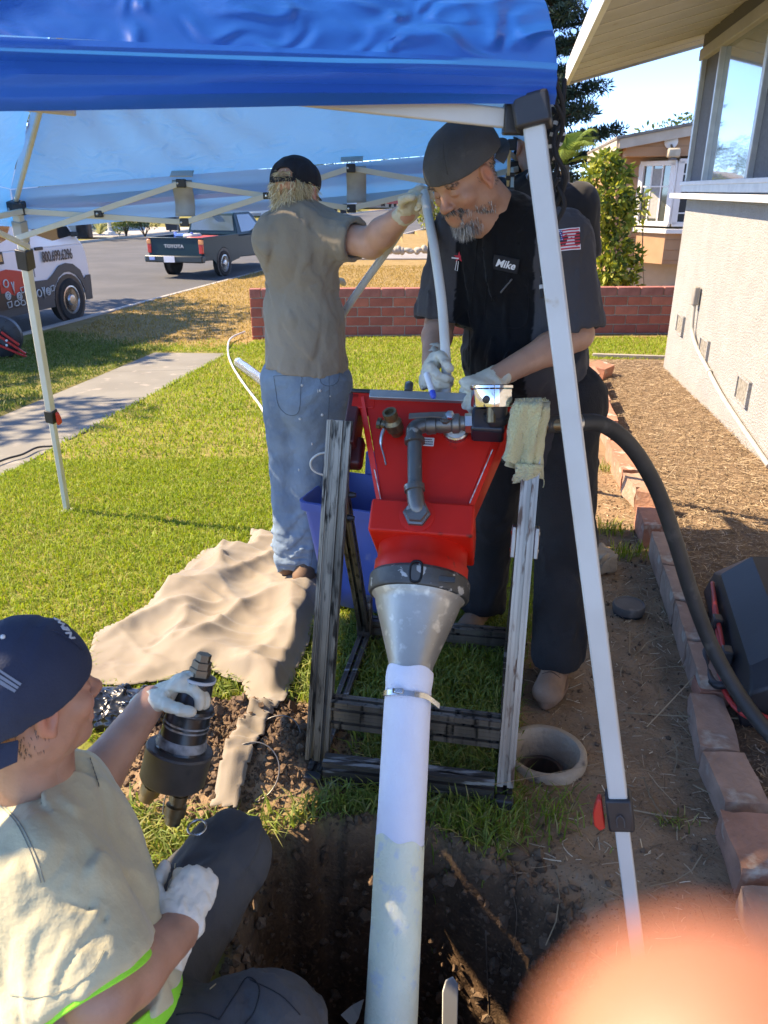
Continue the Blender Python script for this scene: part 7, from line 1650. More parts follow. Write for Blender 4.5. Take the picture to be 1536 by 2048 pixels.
# edging of old bricks
edge = thing('brick_edging', 'uneven row of old salvaged bricks edging the mulch bed', 'edging', (1.3, 3.0, 0))
ebm = [M('old_brick_%d' % i, c, tuple(x * 0.72 for x in c), 9, 0.95, bump=0.6, bscale=45, c3=k, s3=11, t3=0.60, w3=0.10) for i, (c, k) in enumerate([((0.44, 0.23, 0.155), (0.46, 0.40, 0.33)), ((0.42, 0.27, 0.195), (0.42, 0.36, 0.29)), ((0.48, 0.21, 0.135), (0.50, 0.43, 0.36)), ((0.40, 0.27, 0.20), (0.44, 0.38, 0.31))])]
def edge_brick(c, L, W, Hh, yaw, pitch=0.0, roll=0.0, m=0, jag=0.0):
    me = MB().box((0, 0, 0), (W, L, Hh)).mesh('brick'); bm = bmesh.new(); bm.from_mesh(me); bmesh.ops.subdivide_edges(bm, edges=bm.edges[:], cuts=3, use_grid_fill=True)
    rg = random.Random(int(c[0] * 977 + c[1] * 3571))
    for v in bm.verts:
        e = sum(abs(abs(v.co[i]) - (W, L, Hh)[i] / 2) < 1e-4 for i in range(3)); v.co += Vector([rg.uniform(-1, 1) for _ in range(3)]) * (0.0016 + jag * 0.003)
        if e >= 2: v.co *= 1 - 0.022 * rg.uniform(0.3, 1.3)
    bm.to_mesh(me); bm.free(); o = obj('brick', me, ebm[m], None, 50); o.location = c; o.rotation_euler = (pitch, roll, yaw); parent(o, edge)
def eb_px(q, z, W, L, Hh, m, yaw=None, pitch=0, roll=0, jag=0.3):
    a, b = G(q[0], q[1], z), G(q[2], q[3], z); c = (a + b) / 2; d = b - a; yaw = -math.atan2(d.x, d.y) if yaw is None else yaw; edge_brick((c.x, c.y, z - Hh / 2), d.length - 0.006 if L is None else L, W, Hh, yaw, pitch, roll, m, jag)
eb_px((1413, 1388, 1443, 1499), 0.045, 0.115, None, 0.10, 1, jag=0.9); eb_px((1446, 1501, 1498, 1608), 0.045, 0.125, None, 0.10, 1); eb_px((1488, 1620, 1540, 1748), 0.06, 0.13, None, 0.11, 0, pitch=0.04, jag=0.6); eb_px((1530, 1770, 1590, 1900), 0.05, 0.12, None, 0.10, 3)
eb_px((1590, 1910, 1660, 2060), 0.08, 0.12, None, 0.10, 2)
for q, m in (((1316, 1062, 1340, 1128), 1), ((1341, 1130, 1366, 1200), 3), ((1367, 1202, 1392, 1280), 1), ((1393, 1282, 1422, 1362), 3)): eb_px(q, 0.085, 0.062, None, 0.13, m, jag=0.4)
eb_px((1415, 1350, 1432, 1385), 0.05, 0.10, None, 0.06, 2)
for q, m, yw, z in (((1292, 1012, 1310, 1050), 2, None, 0.06), ((1278, 975, 1325, 985), 0, None, 0.075), ((1262, 945, 1290, 975), 1, None, 0.06), ((1240, 905, 1262, 940), 2, None, 0.02), ((1228, 880, 1246, 908), 2, None, 0.01), ((1218, 842, 1235, 878), 0, None, 0.0), ((1206, 800, 1224, 842), 2, None, -0.02), ((1196, 770, 1210, 800), 0, None, -0.03), ((1188, 748, 1198, 770), 2, None, -0.05), ((1180, 732, 1190, 748), 0, None, -0.06)):
    eb_px(q, z, 0.10, None, 0.13, m, jag=0.5)
eb_px((1185, 736, 1216, 722), -0.10, 0.20, 0.30, 0.14, 2, roll=0.15)
a_, b_ = GG(1185, 714), GG(1322, 720); hb = MB().beam(a_ + V3(0, 0, 0.0), b_ + V3(0.25, 0, 0.0), 0.06, 0.09).build('header_board', M('grey_timber', (0.36, 0.32, 0.27), (0.29, 0.26, 0.22), 7, 0.9, bump=0.3), None, 35, 0.004); props(hb, 'weathered grey timber edging between the mulch bed and the lawn strip', 'board')
# concrete chunk
S = SDF(); c = GG(1198, 1128); S.box(c + V3(0, 0, 0.03), (0.055, 0.07, 0.05), (V3(0.9, 0.4, 0), V3(-0.4, 0.9, 0), V3(0.05, 0, 1)), 0.02); nz = fnoise(50, 0.006, 2); props(obj('concrete_chunk', S.mesh('concrete_chunk', 0.006, 1, nz), ccm, None, 60), 'broken lump of old concrete lying behind the trouser leg', 'stone')
# black wheeled case with a red hose
case = thing('tool_case', 'black moulded plastic case with red hose lying in the mulch bed', 'case', (1.5, 2.6, 0))
cbm = M('black_moulded_plastic', (0.014, 0.015, 0.018), (0.022, 0.023, 0.027), 4, 0.5, bump=0.04, bscale=90)
cd_ = V3(0.24, 0.97, 0).normalized(); cs_ = V3(0.97, -0.24, 0).normalized(); c0 = V3(1.175, 2.17, 0)
def cpt(l, s, z): return c0 + cd_ * l + cs_ * s + UP * z
def section(l, k): return [cpt(l, 0.02, 0.0), cpt(l, 0.0, 0.06), cpt(l, 0.03, 0.19 * k), cpt(l, 0.13, 0.275 * k), cpt(l, 0.50, 0.315 * k), cpt(l, 0.62, 0.22 * k), cpt(l, 0.64, 0.0)]
MB().ring_loft([section(-0.12, 0.72), section(-0.04, 0.98), section(0.60, 1.06), section(0.72, 0.80)]).build('shell', cbm, case, 18, 0.008, 2)
MB().ring_loft([[cpt(l, 0.20 + w, 0.288 + 0.01), cpt(l, 0.20 + w, 0.305 + 0.006), cpt(l, 0.40 - w, 0.305 + 0.006), cpt(l, 0.40 - w, 0.298)] for l, w in ((-0.06, 0.04), (0.0, 0.0), (0.5, 0.0), (0.58, 0.04))]).build('raised_panel', cbm, case, 25, 0.008)
MB().tube(spline([cpt(-0.02, -0.005, 0.10), cpt(-0.02, -0.055, 0.085), cpt(0.08, -0.065, 0.07), cpt(0.20, -0.055, 0.085), cpt(0.20, -0.005, 0.10)], 6), 0.014, 10).build('handle', cbm, case, 180)
rh = M('red_rubber_hose', (0.52, 0.035, 0.03), (0.42, 0.03, 0.025), 10, 0.45)
for off in (0.0, 0.022):
    MB().tube(spline([cpt(0.60, 0.005 + off * .3, 0.16 - off), cpt(0.40, -0.008, 0.150 - off), cpt(0.20, -0.012 - off * .2, 0.130 - off), cpt(0.02, -0.012 - off, 0.100 - off), cpt(-0.12, 0.04 - off, 0.075 - off), cpt(-0.17, 0.18, 0.065 - off), cpt(-0.17, 0.40, 0.06 - off)], 7), 0.0085, 9).build('red_hose', rh, case, 180)
for l in (0.10, 0.32): MB().box(cpt(l, -0.012, 0.135), (0.035, 0.05, 0.05), axes=(cs_, cd_, UP)).build('hose_clip', black_pl, case, 35, 0.006)
# hoses and sheet lying on the lawn behind the young man
def on_lawn(pts, lift): return [GG(*q) + V3(0, 0, lift) for q in pts]
wv = thing('lawn_hose', 'thin white hose curling across the lawn behind the young man', 'hose', GG(500, 780))
q = on_lawn([(560, 868), (545, 858), (520, 815), (490, 775), (465, 735), (456, 705), (462, 684), (490, 673)], 0.02); q[-1].z += 0.05; q[-2].z += 0.03
MB().tube(spline(q, 8), 0.013, 10).build('tube', wh, wv, 180)
cp_ = thing('plastic_sheet_roll', 'roll of clear plastic sheeting lying on the lawn beside the jeans', 'plastic roll', GG(515, 765))
clr = M('clear_plastic', (0.75, 0.80, 0.85), None, rough=0.12, trans=0.85, spec=0.6)
a_, b_ = GG(478, 737) + V3(0, 0, .07), GG(560, 800) + V3(0, 0, .07)
for r_ in (0.055, 0.042, 0.03):
    rings = [[lerp(a_, b_, t) + (frame(b_ - a_)[0] * math.cos(th) + frame(b_ - a_)[1] * math.sin(th)) * r_ * (1 + 0.10 * mnoise.noise((t * 6, math.cos(th) * 2, r_ * 90 + math.sin(th) * 2))) for th in np.linspace(0, 2 * math.pi, 29)[:-1]] for t in np.linspace(0, 1, 22)]
    MB().ring_loft(rings, False, False).build('layer', clr, cp_, 180)
blk = M('black_cable', (0.015, 0.015, 0.016), None, rough=0.5)
xc = MB().tube(spline(on_lawn([(-60, 950), (10, 922), (45, 912), (75, 898), (108, 895), (118, 892)], 0.012), 6), 0.008, 8).build('extension_cord', blk, None, 180); props(xc, 'black extension cord crossing the concrete walkway', 'cord')
# thin steel banding loops by the spoil heap
for (px, py, rx, rz, tl, lab) in ((552, 1480, 0.075, 0.05, 0.35, 'thin steel banding loop standing on the edge of the drop cloth'), (500, 1545, 0.085, 0.06, 0.2, 'thin steel banding loop lying on the spoil heap'), (345, 1600, 0.03, 0.04, 0.9, 'small wire loop hanging below the packer fitting')):
    c = G(px, py, 0.07); pts = [c + V3(math.cos(t) * rx, math.sin(t) * rx * 0.7, math.sin(t) * rz + tl * 0.04 * math.cos(t)) for t in np.linspace(0, 2 * math.pi, 40)[:-1]]
    props(MB().tube(pts, 0.0022, 6, True).build('steel_band', M('dull_wire', (0.22, 0.20, 0.18), None, rough=0.4, metal=0.8), None, 180), lab, 'wire loop')
# black plastic bag crumpled behind the forearm
S = SDF(); bc_ = G(235, 1415, 0.02); S.ell(bc_, (0.14, 0.09, 0.045), None, 0.03); S.ell(bc_ + V3(0.09, -0.02, 0.005), (0.09, 0.07, 0.035), None, 0.03); S.ell(bc_ + V3(-0.10, 0.0, 0.0), (0.1, 0.07, 0.05), None, 0.03); n1 = fnoise(38, 0.012, 5); n2 = fnoise(80, 0.005, 6)
props(obj('plastic_bag', S.mesh('plastic_bag', 0.006, 1, lambda x, y, z: -np.abs(n1(x, y, z)) + n2(x, y, z)), M('black_bag_film', (0.012, 0.012, 0.013), None, rough=0.25, spec=0.6), None, 60), 'black plastic bag crumpled between drop cloth and spoil heap', 'bag')
# roots and rubbish in the pit
rr = random.Random(8); rootm = M('root_bark', (0.20, 0.14, 0.09), (0.13, 0.09, 0.06), 20, 0.95)
for k in range(16):
    x, y = rr.uniform(-0.32, 0.38), rr.uniform(1.2, 1.6); sd_ = float(poly_sd(np.array(x), np.array(y), PIT))
    pts = []
    hd_ = rr.uniform(-1, 1)
    for i in range(6):
        xx, yy = x + 0.018 * i * hd_ + rr.uniform(-.01, .01), y - 0.022 * i + rr.uniform(-.008, .008); pts.append(V3(xx, yy, gh(xx, yy) + 0.006 + (0.012 if 0 < i < 5 else 0)))
    props(MB().tube(spline(pts, 4), [0.0022 - 0.0001 * j * 0.8 for j in range(21)], 5).build('root', rootm, None, 180), 'thin torn root showing in the wall of the pit', 'root', 'torn roots in the pit wall')
pv = MB(); q0 = G(900, 1985, -0.35); pv.prism([q0 + V3(x, y * 0.3, y) for x, y in ((-0.02, -0.22), (0.02, -0.22), (0.022, 0.02), (0.008, 0.04), (-0.012, 0.03), (-0.02, 0.0))], V3(0, 0.006, 0)); props(pv.build('pipe_shard', M('white_pvc', (0.7, 0.7, 0.66), None, rough=0.5), None, 35, 0.002), 'white broken pipe shard in the pit beside the liner', 'shard')
pa = MB(); q0 = G(703, 2030, -0.5); pa.add([q0 + V3(*v) for v in ((-0.03, 0, 0.0), (0.0, 0.02, 0.01), (0.035, 0.025, 0.03), (0.02, -0.01, 0.0), (0.005, -0.03, -0.01))], [(0, 1, 3), (1, 2, 3), (0, 3, 4)]); o = pa.build('paper_scrap', M('scrap_paper', (0.5, 0.5, 0.44), None, rough=0.9), None, None); o.modifiers.new('s', 'SOLIDIFY').thickness = 0.002; props(o, 'torn pale scrap lying deep in the pit', 'scrap')
cw_ = MB().tube(spline([D(660, 905, 2.5), D(638, 908, 2.5), D(622, 922, 2.5), D(626, 940, 2.5), D(648, 950, 2.5), D(664, 948, 2.52)], 6), 0.004, 8).build('cable_loop', wh, None, 180); props(cw_, 'thin white cable loop sticking out above the blue tub', 'cable')
# ================================================================ vehicles
tyre_m = M('tyre_rubber', (0.018, 0.018, 0.018), (0.028, 0.027, 0.026), 12, 0.85); rim_m = M('wheel_steel', (0.55, 0.56, 0.57), (0.42, 0.43, 0.44), 12, 0.3, 0.9)
carglass = M('car_glass', (0.02, 0.025, 0.028), None, rough=0.03, spec=0.9, coat=1.0)
class Car:
    def __init__(s, name, label, cat, origin, bearing, group=None):
        s.f = V3(math.sin(bearing), math.cos(bearing), 0); s.l = V3(-s.f.y, s.f.x, 0); s.o = Vector(origin); s.t = thing(name, label, cat, origin, group)
    def p(s, x, y, z): return s.o + s.f * x + s.l * y + UP * z
    def wheel(s, x, y, r, w, holes=8):
        sd = -1 if y < 0 else 1; c = s.p(x, y, r); ax = s.l * sd
        wh_ = MB().lathe(c - ax * w * 0.9, ax, [(0, r * 0.6), (0.0, r * 0.93), (0.03, r), (w - 0.03, r), (w, r * 0.93), (w + 0.004, r * 0.68), (w - 0.02, r * 0.62)], 36).build('wheel', tyre_m, s.t, 35)
        rm = MB().lathe(c - ax * w * 0.9, ax, [(w - 0.02, r * 0.64), (w - 0.005, r * 0.66), (w - 0.002, r * 0.60), (w - 0.045, r * 0.55), (w - 0.035, r * 0.30), (w + 0.01, r * 0.22), (w + 0.015, r * 0.12), (w + 0.012, 0.0)], 32).build('rim', rim_m, wh_, 35)
        for k in range(holes):
            a = 2 * math.pi * k / holes; q = c + (s.f * math.cos(a) + UP * math.sin(a)) * r * 0.43 + ax * (0.1 * w - 0.036); MB().lathe(q, ax, [(0, r * 0.085), (0.004, r * 0.085)], 10).build('rim_hole', black_pl, rm)
    def side_poly(s, pts, y, th, name, mat, par=None, bevel=0.0):
        sd = -1 if y < 0 else 1; return MB().prism([s.p(x, y, z) for x, z in pts], s.l * (sd * th)).build(name, mat, par or s.t, 35, bevel)
    def body(s, prof, name, mat, bevel=0.03, zk=None, wk=None):
        """prof: list of (x, z, halfwidth) around the side outline"""
        mb = MB()
        def clip(poly, keep):
            out = []
            for i in range(len(poly)):
                a, b = poly[i], poly[(i + 1) % len(poly)]; ia, ib = keep(a), keep(b)
                if ia: out.append(a)
                if ia != ib: k = (zk - a[1]) / (b[1] - a[1]); out.append((a[0] + (b[0] - a[0]) * k, zk, wk if wk else a[2] + (b[2] - a[2]) * k))
            return out
        parts = [prof] if zk is None else [clip(prof, lambda q: q[1] <= zk), clip(prof, lambda q: q[1] > zk)]
        for pr in parts:
            n = len(pr); L = [s.p(x, w, z) for x, z, w in pr]; Rr = [s.p(x, -w, z) for x, z, w in pr]
            mb.add(L + Rr, [tuple(range(n)), tuple(range(2 * n - 1, n - 1, -1))] + [(i, (i + 1) % n, n + (i + 1) % n, n + i) for i in range(n)])
        o = mb.build(name, mat, s.t, 20, bevel, 2); return o
def arch(cx, r, z0, n=10):      # wheel-arch points, right to left over the wheel
    a0 = math.asin(max(-1, min(1, (z0 - 0.36) / r))); return [(cx + r * math.cos(a), 0.36 + r * math.sin(a)) for a in np.linspace(a0, math.pi - a0, n)]
# --- white van
vp = M('van_white_paint', (0.72, 0.73, 0.75), None, rough=0.25, coat=0.6); vg = M('van_grey_cladding', (0.055, 0.057, 0.06), None, rough=0.5); vr = M('van_red_wrap', (0.55, 0.03, 0.03), None, rough=0.35); vbk = M('van_black_wrap', (0.018, 0.02, 0.024), None, rough=0.35)
BRG = math.atan(SB)
vo = G(150, 641, -0.50); van = Car('white_van', 'white work van with red and black tool graphics parked at the kerb', 'van', vo + V3(-0.98, 0.2, 0), BRG)
W = 0.99
low = [(0.95, 0.30)] + [(0.95, 0.62)]
prof = [(0.66, 0.42), (0.70, 0.80), (0.67, 1.08), (0.60, 1.24), (0.46, 1.38), (-0.24, 2.16), (-0.58, 2.42), (-4.4, 2.50), (-4.62, 2.40), (-4.66, 1.0), (-4.62, 0.42)]
def hw(z): return W - 0.012 - 0.13 * max(0, (z - 1.25)) / 1.2
van.body([(x, z, hw(z)) for x, z in prof], 'body', vp, 0.03, 1.25, W - 0.012)
ar = arch(0, 0.47, 0.30); ar2 = arch(-3.6, 0.47, 0.30)
clad = [(0.66, 0.30), (0.69, 0.72), (0.56, 0.72)] + [(0.48, 0.66)] + [(0.40, 0.82), (0.20, 0.94), (0, 0.97), (-0.20, 0.94), (-0.40, 0.82), (-0.55, 0.75), (-4.6, 0.78), (-4.6, 0.34)] + [q for q in ar2[::-1]] + [(-0.55, 0.30)] + [q for q in ar[::-1]]
for y in (-W + 0.002, W - 0.002): van.side_poly(clad, y, 0.014, 'side_cladding', vg)
for x in (0, -3.6):
    for y in (-1, 1): van.side_poly([(x + 0.43 * math.cos(a), 0.36 + 0.43 * math.sin(a)) for a in np.linspace(0, 2 * math.pi, 25)[:-1]], y * (W - 0.012), 0.018, 'wheel_well', black_pl)
for x in (0, -3.6):
    for y in (-W - 0.012, W + 0.012): van.wheel(x, y, 0.36, 0.22)
win = [(0.36, 1.40), (-0.16, 1.98), (-0.66, 2.06), (-0.76, 1.62), (-0.62, 1.45), (-0.22, 1.34)]
for y in (-0.96, 0.96): van.side_poly(win, y, 0.012, 'door_window', carglass)
rw_ = [(-1.25, 2.1), (-4.2, 2.1), (-4.2, 1.35), (-1.70, 1.32), (-1.38, 1.42), (-1.22, 1.62)]
for y in (-0.955, 0.955): van.side_poly(rw_, y, 0.012, 'side_window', carglass)
van.side_poly([(-0.32, 1.92), (-0.55, 1.95), (-0.55, 1.74), (-0.32, 1.72)], -0.972, 0.003, 'glass_reflection', M('tan_reflection', (0.30, 0.25, 0.16), None, rough=0.4)) if False else None
MB().prism([van.p(0.48, y, 1.40) for y in (-0.86, 0.86)] + [van.p(-0.22, y, 2.16) for y in (0.74, -0.74)], van.f * 0.02 + UP * 0.012).build('windscreen', carglass, van.t)
for y in (-0.975, ): 
    van.side_poly([(-0.84, 0.82), (-0.86, 0.82), (-0.86, 2.2), (-0.84, 2.2)], y, 0.006, 'door_seam', vg); van.side_poly([(-0.76, 1.27), (-0.56, 1.27), (-0.56, 1.22), (-0.76, 1.22)], -0.98, 0.03, 'door_handle', black_pl, None, 0.01)
mir = MB().box(van.p(0.44, -1.16, 1.52), (0.16, 0.24, 0.36), axes=(van.f, van.l, UP)).build('mirror', black_pl, van.t, 35, 0.03); MB().beam(van.p(0.34, -0.95, 1.42), van.p(0.40, -1.08, 1.42), 0.07, 0.08).build('mirror_arm', black_pl, mir, 35, 0.01); MB().box(van.p(0.53, -1.16, 1.44), (0.02, 0.16, 0.16), axes=(van.f, van.l, UP)).build('mirror_cap', vp, mir, 35, 0.01)
MB().beam(van.p(0.42, -0.93, 1.38), van.p(-0.24, -0.84, 2.12), 0.05, 0.05).build('pillar', vp, van.t, 35, 0.01)
MB().prism([van.p(0.66, y, 0.85) for y in (-0.90, -0.62)] + [van.p(0.56, y, 1.10) for y in (-0.66, -0.88)], van.f * 0.05).build('headlamp', M('lamp_clear', (0.6, 0.6, 0.58), None, rough=0.1), van.t, 35, 0.01)
text_mesh('phone_number', '800.699.6296', 0.235, M('van_lettering', (0.02, 0.02, 0.025), None, rough=0.4), van.t, van.p(-0.20, -W - 0.016, 1.10), van.f, UP, 0.003, font_scale=(0.66, 1.0), bold=0.004)
text_mesh('small_print', 'Plumbing & drain experts', 0.06, M('grey_print', (0.45, 0.45, 0.42), None, rough=0.5), van.t, van.p(-0.72, -W - 0.016, 0.88), van.f, UP, 0.002) if False else None
van.side_poly([(-1.75, 0.5), (-1.75, 0.98), (-1.55, 1.0), (-1.35, 0.97), (-1.15, 0.93), (-1.15, 0.5)], -W - 0.014, 0.006, 'red_panel', vr); van.side_poly([(-2.9, 0.42), (-2.9, 0.72), (-1.6, 0.66), (-1.45, 0.60), (-1.3, 0.66), (-1.15, 0.62), (-1.15, 0.42)], -W - 0.019, 0.005, 'black_panel', vbk)
sm_ = van.side_poly([(-1.72, 1.08), (-1.56, 1.08), (-1.56, 1.26), (-1.72, 1.26)], -W - 0.0, 0.02, 'marker_lamp', black_pl, None, 0.01); van.side_poly([(-1.69, 1.12), (-1.60, 1.12), (-1.60, 1.22), (-1.69, 1.22)], -W - 0.02, 0.006, 'marker_lens', M('amber_lens', (0.6, 0.35, 0.15), None, rough=0.2), sm_)
icon = M('icon_white', (0.55, 0.55, 0.53), None, rough=0.5); ri = random.Random(2)
def vpt(x, z): return van.p(x, -W - 0.028, z)
def ring_icon(x, z, r): MB().tube([vpt(x + r * math.cos(a), z + r * math.sin(a)) for a in np.linspace(0, 6.283, 17)[:-1]], 0.011, 5, True).build('tool_icon', icon, van.t, 180)
for x, z, k in ((-1.62, 0.80, 0), (-1.62, 0.62, 1), (-1.47, 0.72, 2), (-1.36, 0.58, 1), (-1.26, 0.66, 3), (-1.62, 0.48, 3), (-1.45, 0.47, 4), (-1.30, 0.46, 4), (-0.98, 0.55, 3), (-0.86, 0.57, 0), (-0.74, 0.56, 2), (-0.62, 0.57, 1), (-0.50, 0.60, 3)):
    if k in (0, 1):
        ring_icon(x, z, 0.055)
        if k == 1: ring_icon(x, z, 0.025)
    elif k == 2: MB().tube([vpt(x - 0.03, z + 0.09), vpt(x - 0.01, z + 0.03), vpt(x, z - 0.09), vpt(x + 0.01, z + 0.03), vpt(x + 0.03, z + 0.09)], 0.010, 5).build('tool_icon', icon, van.t, 180)
    elif k == 3: MB().tube([vpt(x - 0.05, z + 0.04), vpt(x + 0.05, z + 0.05), vpt(x + 0.04, z - 0.03), vpt(x - 0.03, z - 0.04)], 0.009, 5, True).build('tool_icon', icon, van.t, 180)
    else: MB().tube([vpt(x - 0.06, z), vpt(x - 0.03, z + 0.05), vpt(x + 0.03, z + 0.05), vpt(x + 0.06, z), vpt(x + 0.03, z - 0.02), vpt(x - 0.03, z - 0.02)], 0.009, 5, True).build('tool_icon', icon, van.t, 180)
# --- dark green pickup
tp = M('dark_green_paint', (0.006, 0.034, 0.048), None, rough=0.4, coat=0.1, spec=0.2); tgl = M('pickup_glass', (0.10, 0.14, 0.15), None, rough=0.05, spec=0.9, coat=0.8)
to = G(452, 553, -0.50); trk = Car('pickup_truck', 'dark green regular-cab pickup parked at the kerb with tools in its bed', 'pickup', to + V3(-0.80, 0.35, 0), R(17))
w2 = 0.80
def thw(z): return w2 - 0.02 - 0.17 * max(0, z - 0.98) / 0.6
lower = [(-1.02, 0.50), (-1.02, 0.98), (0.98, 1.0), (2.35, 1.0), (2.6, 0.98), (3.55, 0.86), (3.66, 0.70), (3.66, 0.40), (3.0, 0.34), (0.6, 0.36)]
bedw = [(x, z, w2) for x, z in [(-1.02, 0.45), (-1.03, 1.00), (0.92, 1.02), (0.92, 0.40)]]
mbb = trk
for y in (-w2, w2): trk.side_poly([(-1.02, 0.46), (-1.02, 0.98), (-0.98, 1.02), (0.92, 1.03), (0.92, 0.40)] + [(q[0], q[1] - 0.03) for q in arch(0, 0.40, 0.36)[::1]] + [(-0.55, 0.44)], y, -0.06, 'bed_side', tp, None, 0.012)
MB().box(trk.p(-0.05, 0, 0.62), (1.9, 1.45, 0.05), axes=(trk.f, trk.l, UP)).build('bed_floor', M('bed_grey', (0.05, 0.05, 0.05), None, rough=0.8), trk.t)
tg = MB().box(trk.p(-1.03, 0, 0.78), (0.05, 1.50, 0.46), axes=(trk.f, trk.l, UP)).build('tailgate', tp, trk.t, 35, 0.012)
MB().box(trk.p(-1.04, 0, 1.0), (0.07, 1.56, 0.03), axes=(trk.f, trk.l, UP)).build('tailgate_cap', tp, tg, 35, 0.01)
text_mesh('tailgate_lettering', 'TOYOTA', 0.135, M('silver_lettering', (0.48, 0.50, 0.50), None, rough=0.4), tg, trk.p(-1.062, 0.03, 0.80), -trk.l, UP, 0.003, font_scale=(1.0, 0.85), bold=0.003)
for y in (-0.74, 0.74):
    lp_ = MB().box(trk.p(-1.03, y, 0.80), (0.09, 0.11, 0.34), axes=(trk.f, trk.l, UP)).build('tail_lamp', M('tail_red', (0.55, 0.03, 0.03), None, rough=0.15, coat=0.8), trk.t, 35, 0.015); MB().box(trk.p(-1.035, y, 0.91), (0.095, 0.112, 0.11), axes=(trk.f, trk.l, UP)).build('amber_lens', M('tail_amber', (0.75, 0.30, 0.12), None, rough=0.15), lp_, 35, 0.01)
bmp = MB().box(trk.p(-1.12, 0, 0.50), (0.18, 1.66, 0.17), axes=(trk.f, trk.l, UP)).build('rear_bumper', M('bumper_dark', (0.016, 0.026, 0.030), None, rough=0.4), trk.t, 35, 0.03)
pl = MB().box(trk.p(-1.222, 0.10, 0.50), (0.015, 0.31, 0.155), axes=(trk.f, trk.l, UP)).build('licence_plate', M('plate_white', (0.66, 0.67, 0.72), None, rough=0.5), bmp, 35, 0.004)
MB().box(trk.p(-1.215, 0.60, 0.51), (0.012, 0.16, 0.08), axes=(trk.f, trk.l, UP)).build('bumper_sticker', M('sticker_blue', (0.25, 0.35, 0.65), None, rough=0.5), bmp, 35, 0.02)
cab = [(0.92, 0.42), (0.92, 1.02), (1.02, 1.52), (1.25, 1.60), (1.95, 1.58), (2.15, 1.50), (2.62, 1.02), (3.45, 0.93), (3.66, 0.80), (3.68, 0.42), (3.0, 0.36)]
trk.body([(x, z, thw(z)) for x, z in cab], 'cab', tp, 0.02, 0.98, w2 - 0.02)
MB().prism([trk.p(0.935, y, 1.10) for y in (-0.66, 0.66)] + [trk.p(1.005, y, 1.48) for y in (0.60, -0.60)], -trk.f * 0.012).build('rear_window', tgl, trk.t)
for y in (-1, 1): MB().prism([trk.p(x, y * (thw(z) + 0.004), z) for x, z in ((1.15, 1.06), (1.18, 1.50), (1.92, 1.50), (2.40, 1.08))], trk.l * y * 0.006).build('side_window', tgl, trk.t)
MB().prism([trk.p(2.60, y, 1.05) for y in (-0.68, 0.68)] + [trk.p(2.12, y, 1.52) for y in (0.58, -0.58)], trk.f * 0.012).build('windscreen', tgl, trk.t)
for y in (-0.92, 0.92): MB().box(trk.p(2.2, y, 1.10), (0.10, 0.18, 0.14), axes=(trk.f, trk.l, UP)).build('mirror', black_pl, trk.t, 35, 0.02)
for x in (0.0, 2.95):
    for y in (-0.805, 0.805): trk.wheel(x, y, 0.33, 0.2, 6)
    for y in (-1, 1): trk.side_poly([(x + 0.385 * math.cos(a), 0.34 + 0.385 * math.sin(a)) for a in np.linspace(0, 2 * math.pi, 25)[:-1]], y * (w2 - 0.012), 0.016, 'wheel_arch', black_pl)
MB().box(trk.p(0.95, 0, 1.585), (0.05, 0.24, 0.04), axes=(trk.f, trk.l, UP)).build('brake_lamp', MATS['tail_red'], trk.t, 35, 0.01)
sw = MB().tube([trk.p(1.75 + 0.05 * math.sin(a), 0.36 + 0.19 * math.cos(a), 1.16 + 0.16 * math.sin(a)) for a in np.linspace(0, 6.283, 21)[:-1]], 0.016, 6, True).build('steering_wheel', black_pl, trk.t, 180)
for y in (-0.35, 0.35): MB().box(trk.p(1.25, y, 1.18), (0.12, 0.42, 0.30), axes=(trk.f, trk.l, UP)).build('headrest', M('seat_grey', (0.2, 0.2, 0.2), None, rough=0.9), trk.t, 35, 0.05)
tl_ = thing('blue_level', 'blue and silver spirit level lying in the pickup bed', 'tool', trk.p(-0.2, 0.1, 1.0)); MB().beam(trk.p(-0.55, 0.28, 1.05), trk.p(-0.45, -0.20, 1.05), 0.05, 0.07).build('bar', M('silver_blue', (0.35, 0.5, 0.8), None, rough=0.3, metal=0.6), tl_, 35, 0.005)
for y in (0.28, -0.20): MB().box(trk.p(-0.52, y, 1.05), (0.06, 0.06, 0.13), axes=(trk.f, trk.l, UP)).build('end_block', M('tool_blue', (0.03, 0.12, 0.6), None, rough=0.4), tl_, 35, 0.01)
rbx = MB().box(trk.p(-0.25, -0.38, 0.93), (0.9, 0.5, 0.16), axes=(trk.f, trk.l, UP)).build('red_toolbox', M('toolbox_red', (0.5, 0.06, 0.04), None, rough=0.4), None, 35, 0.03); props(rbx, 'red toolbox lying in the pickup bed', 'toolbox')
ybx = MB().box(trk.p(-0.35, -0.12, 1.02), (0.5, 0.3, 0.12), axes=(trk.f, trk.l, UP)).build('pale_bag', M('bag_pale', (0.55, 0.55, 0.42), (0.35, 0.42, 0.5), 9, 0.7), None, 35, 0.05); props(ybx, 'pale plastic bag on the load in the pickup bed', 'bag')
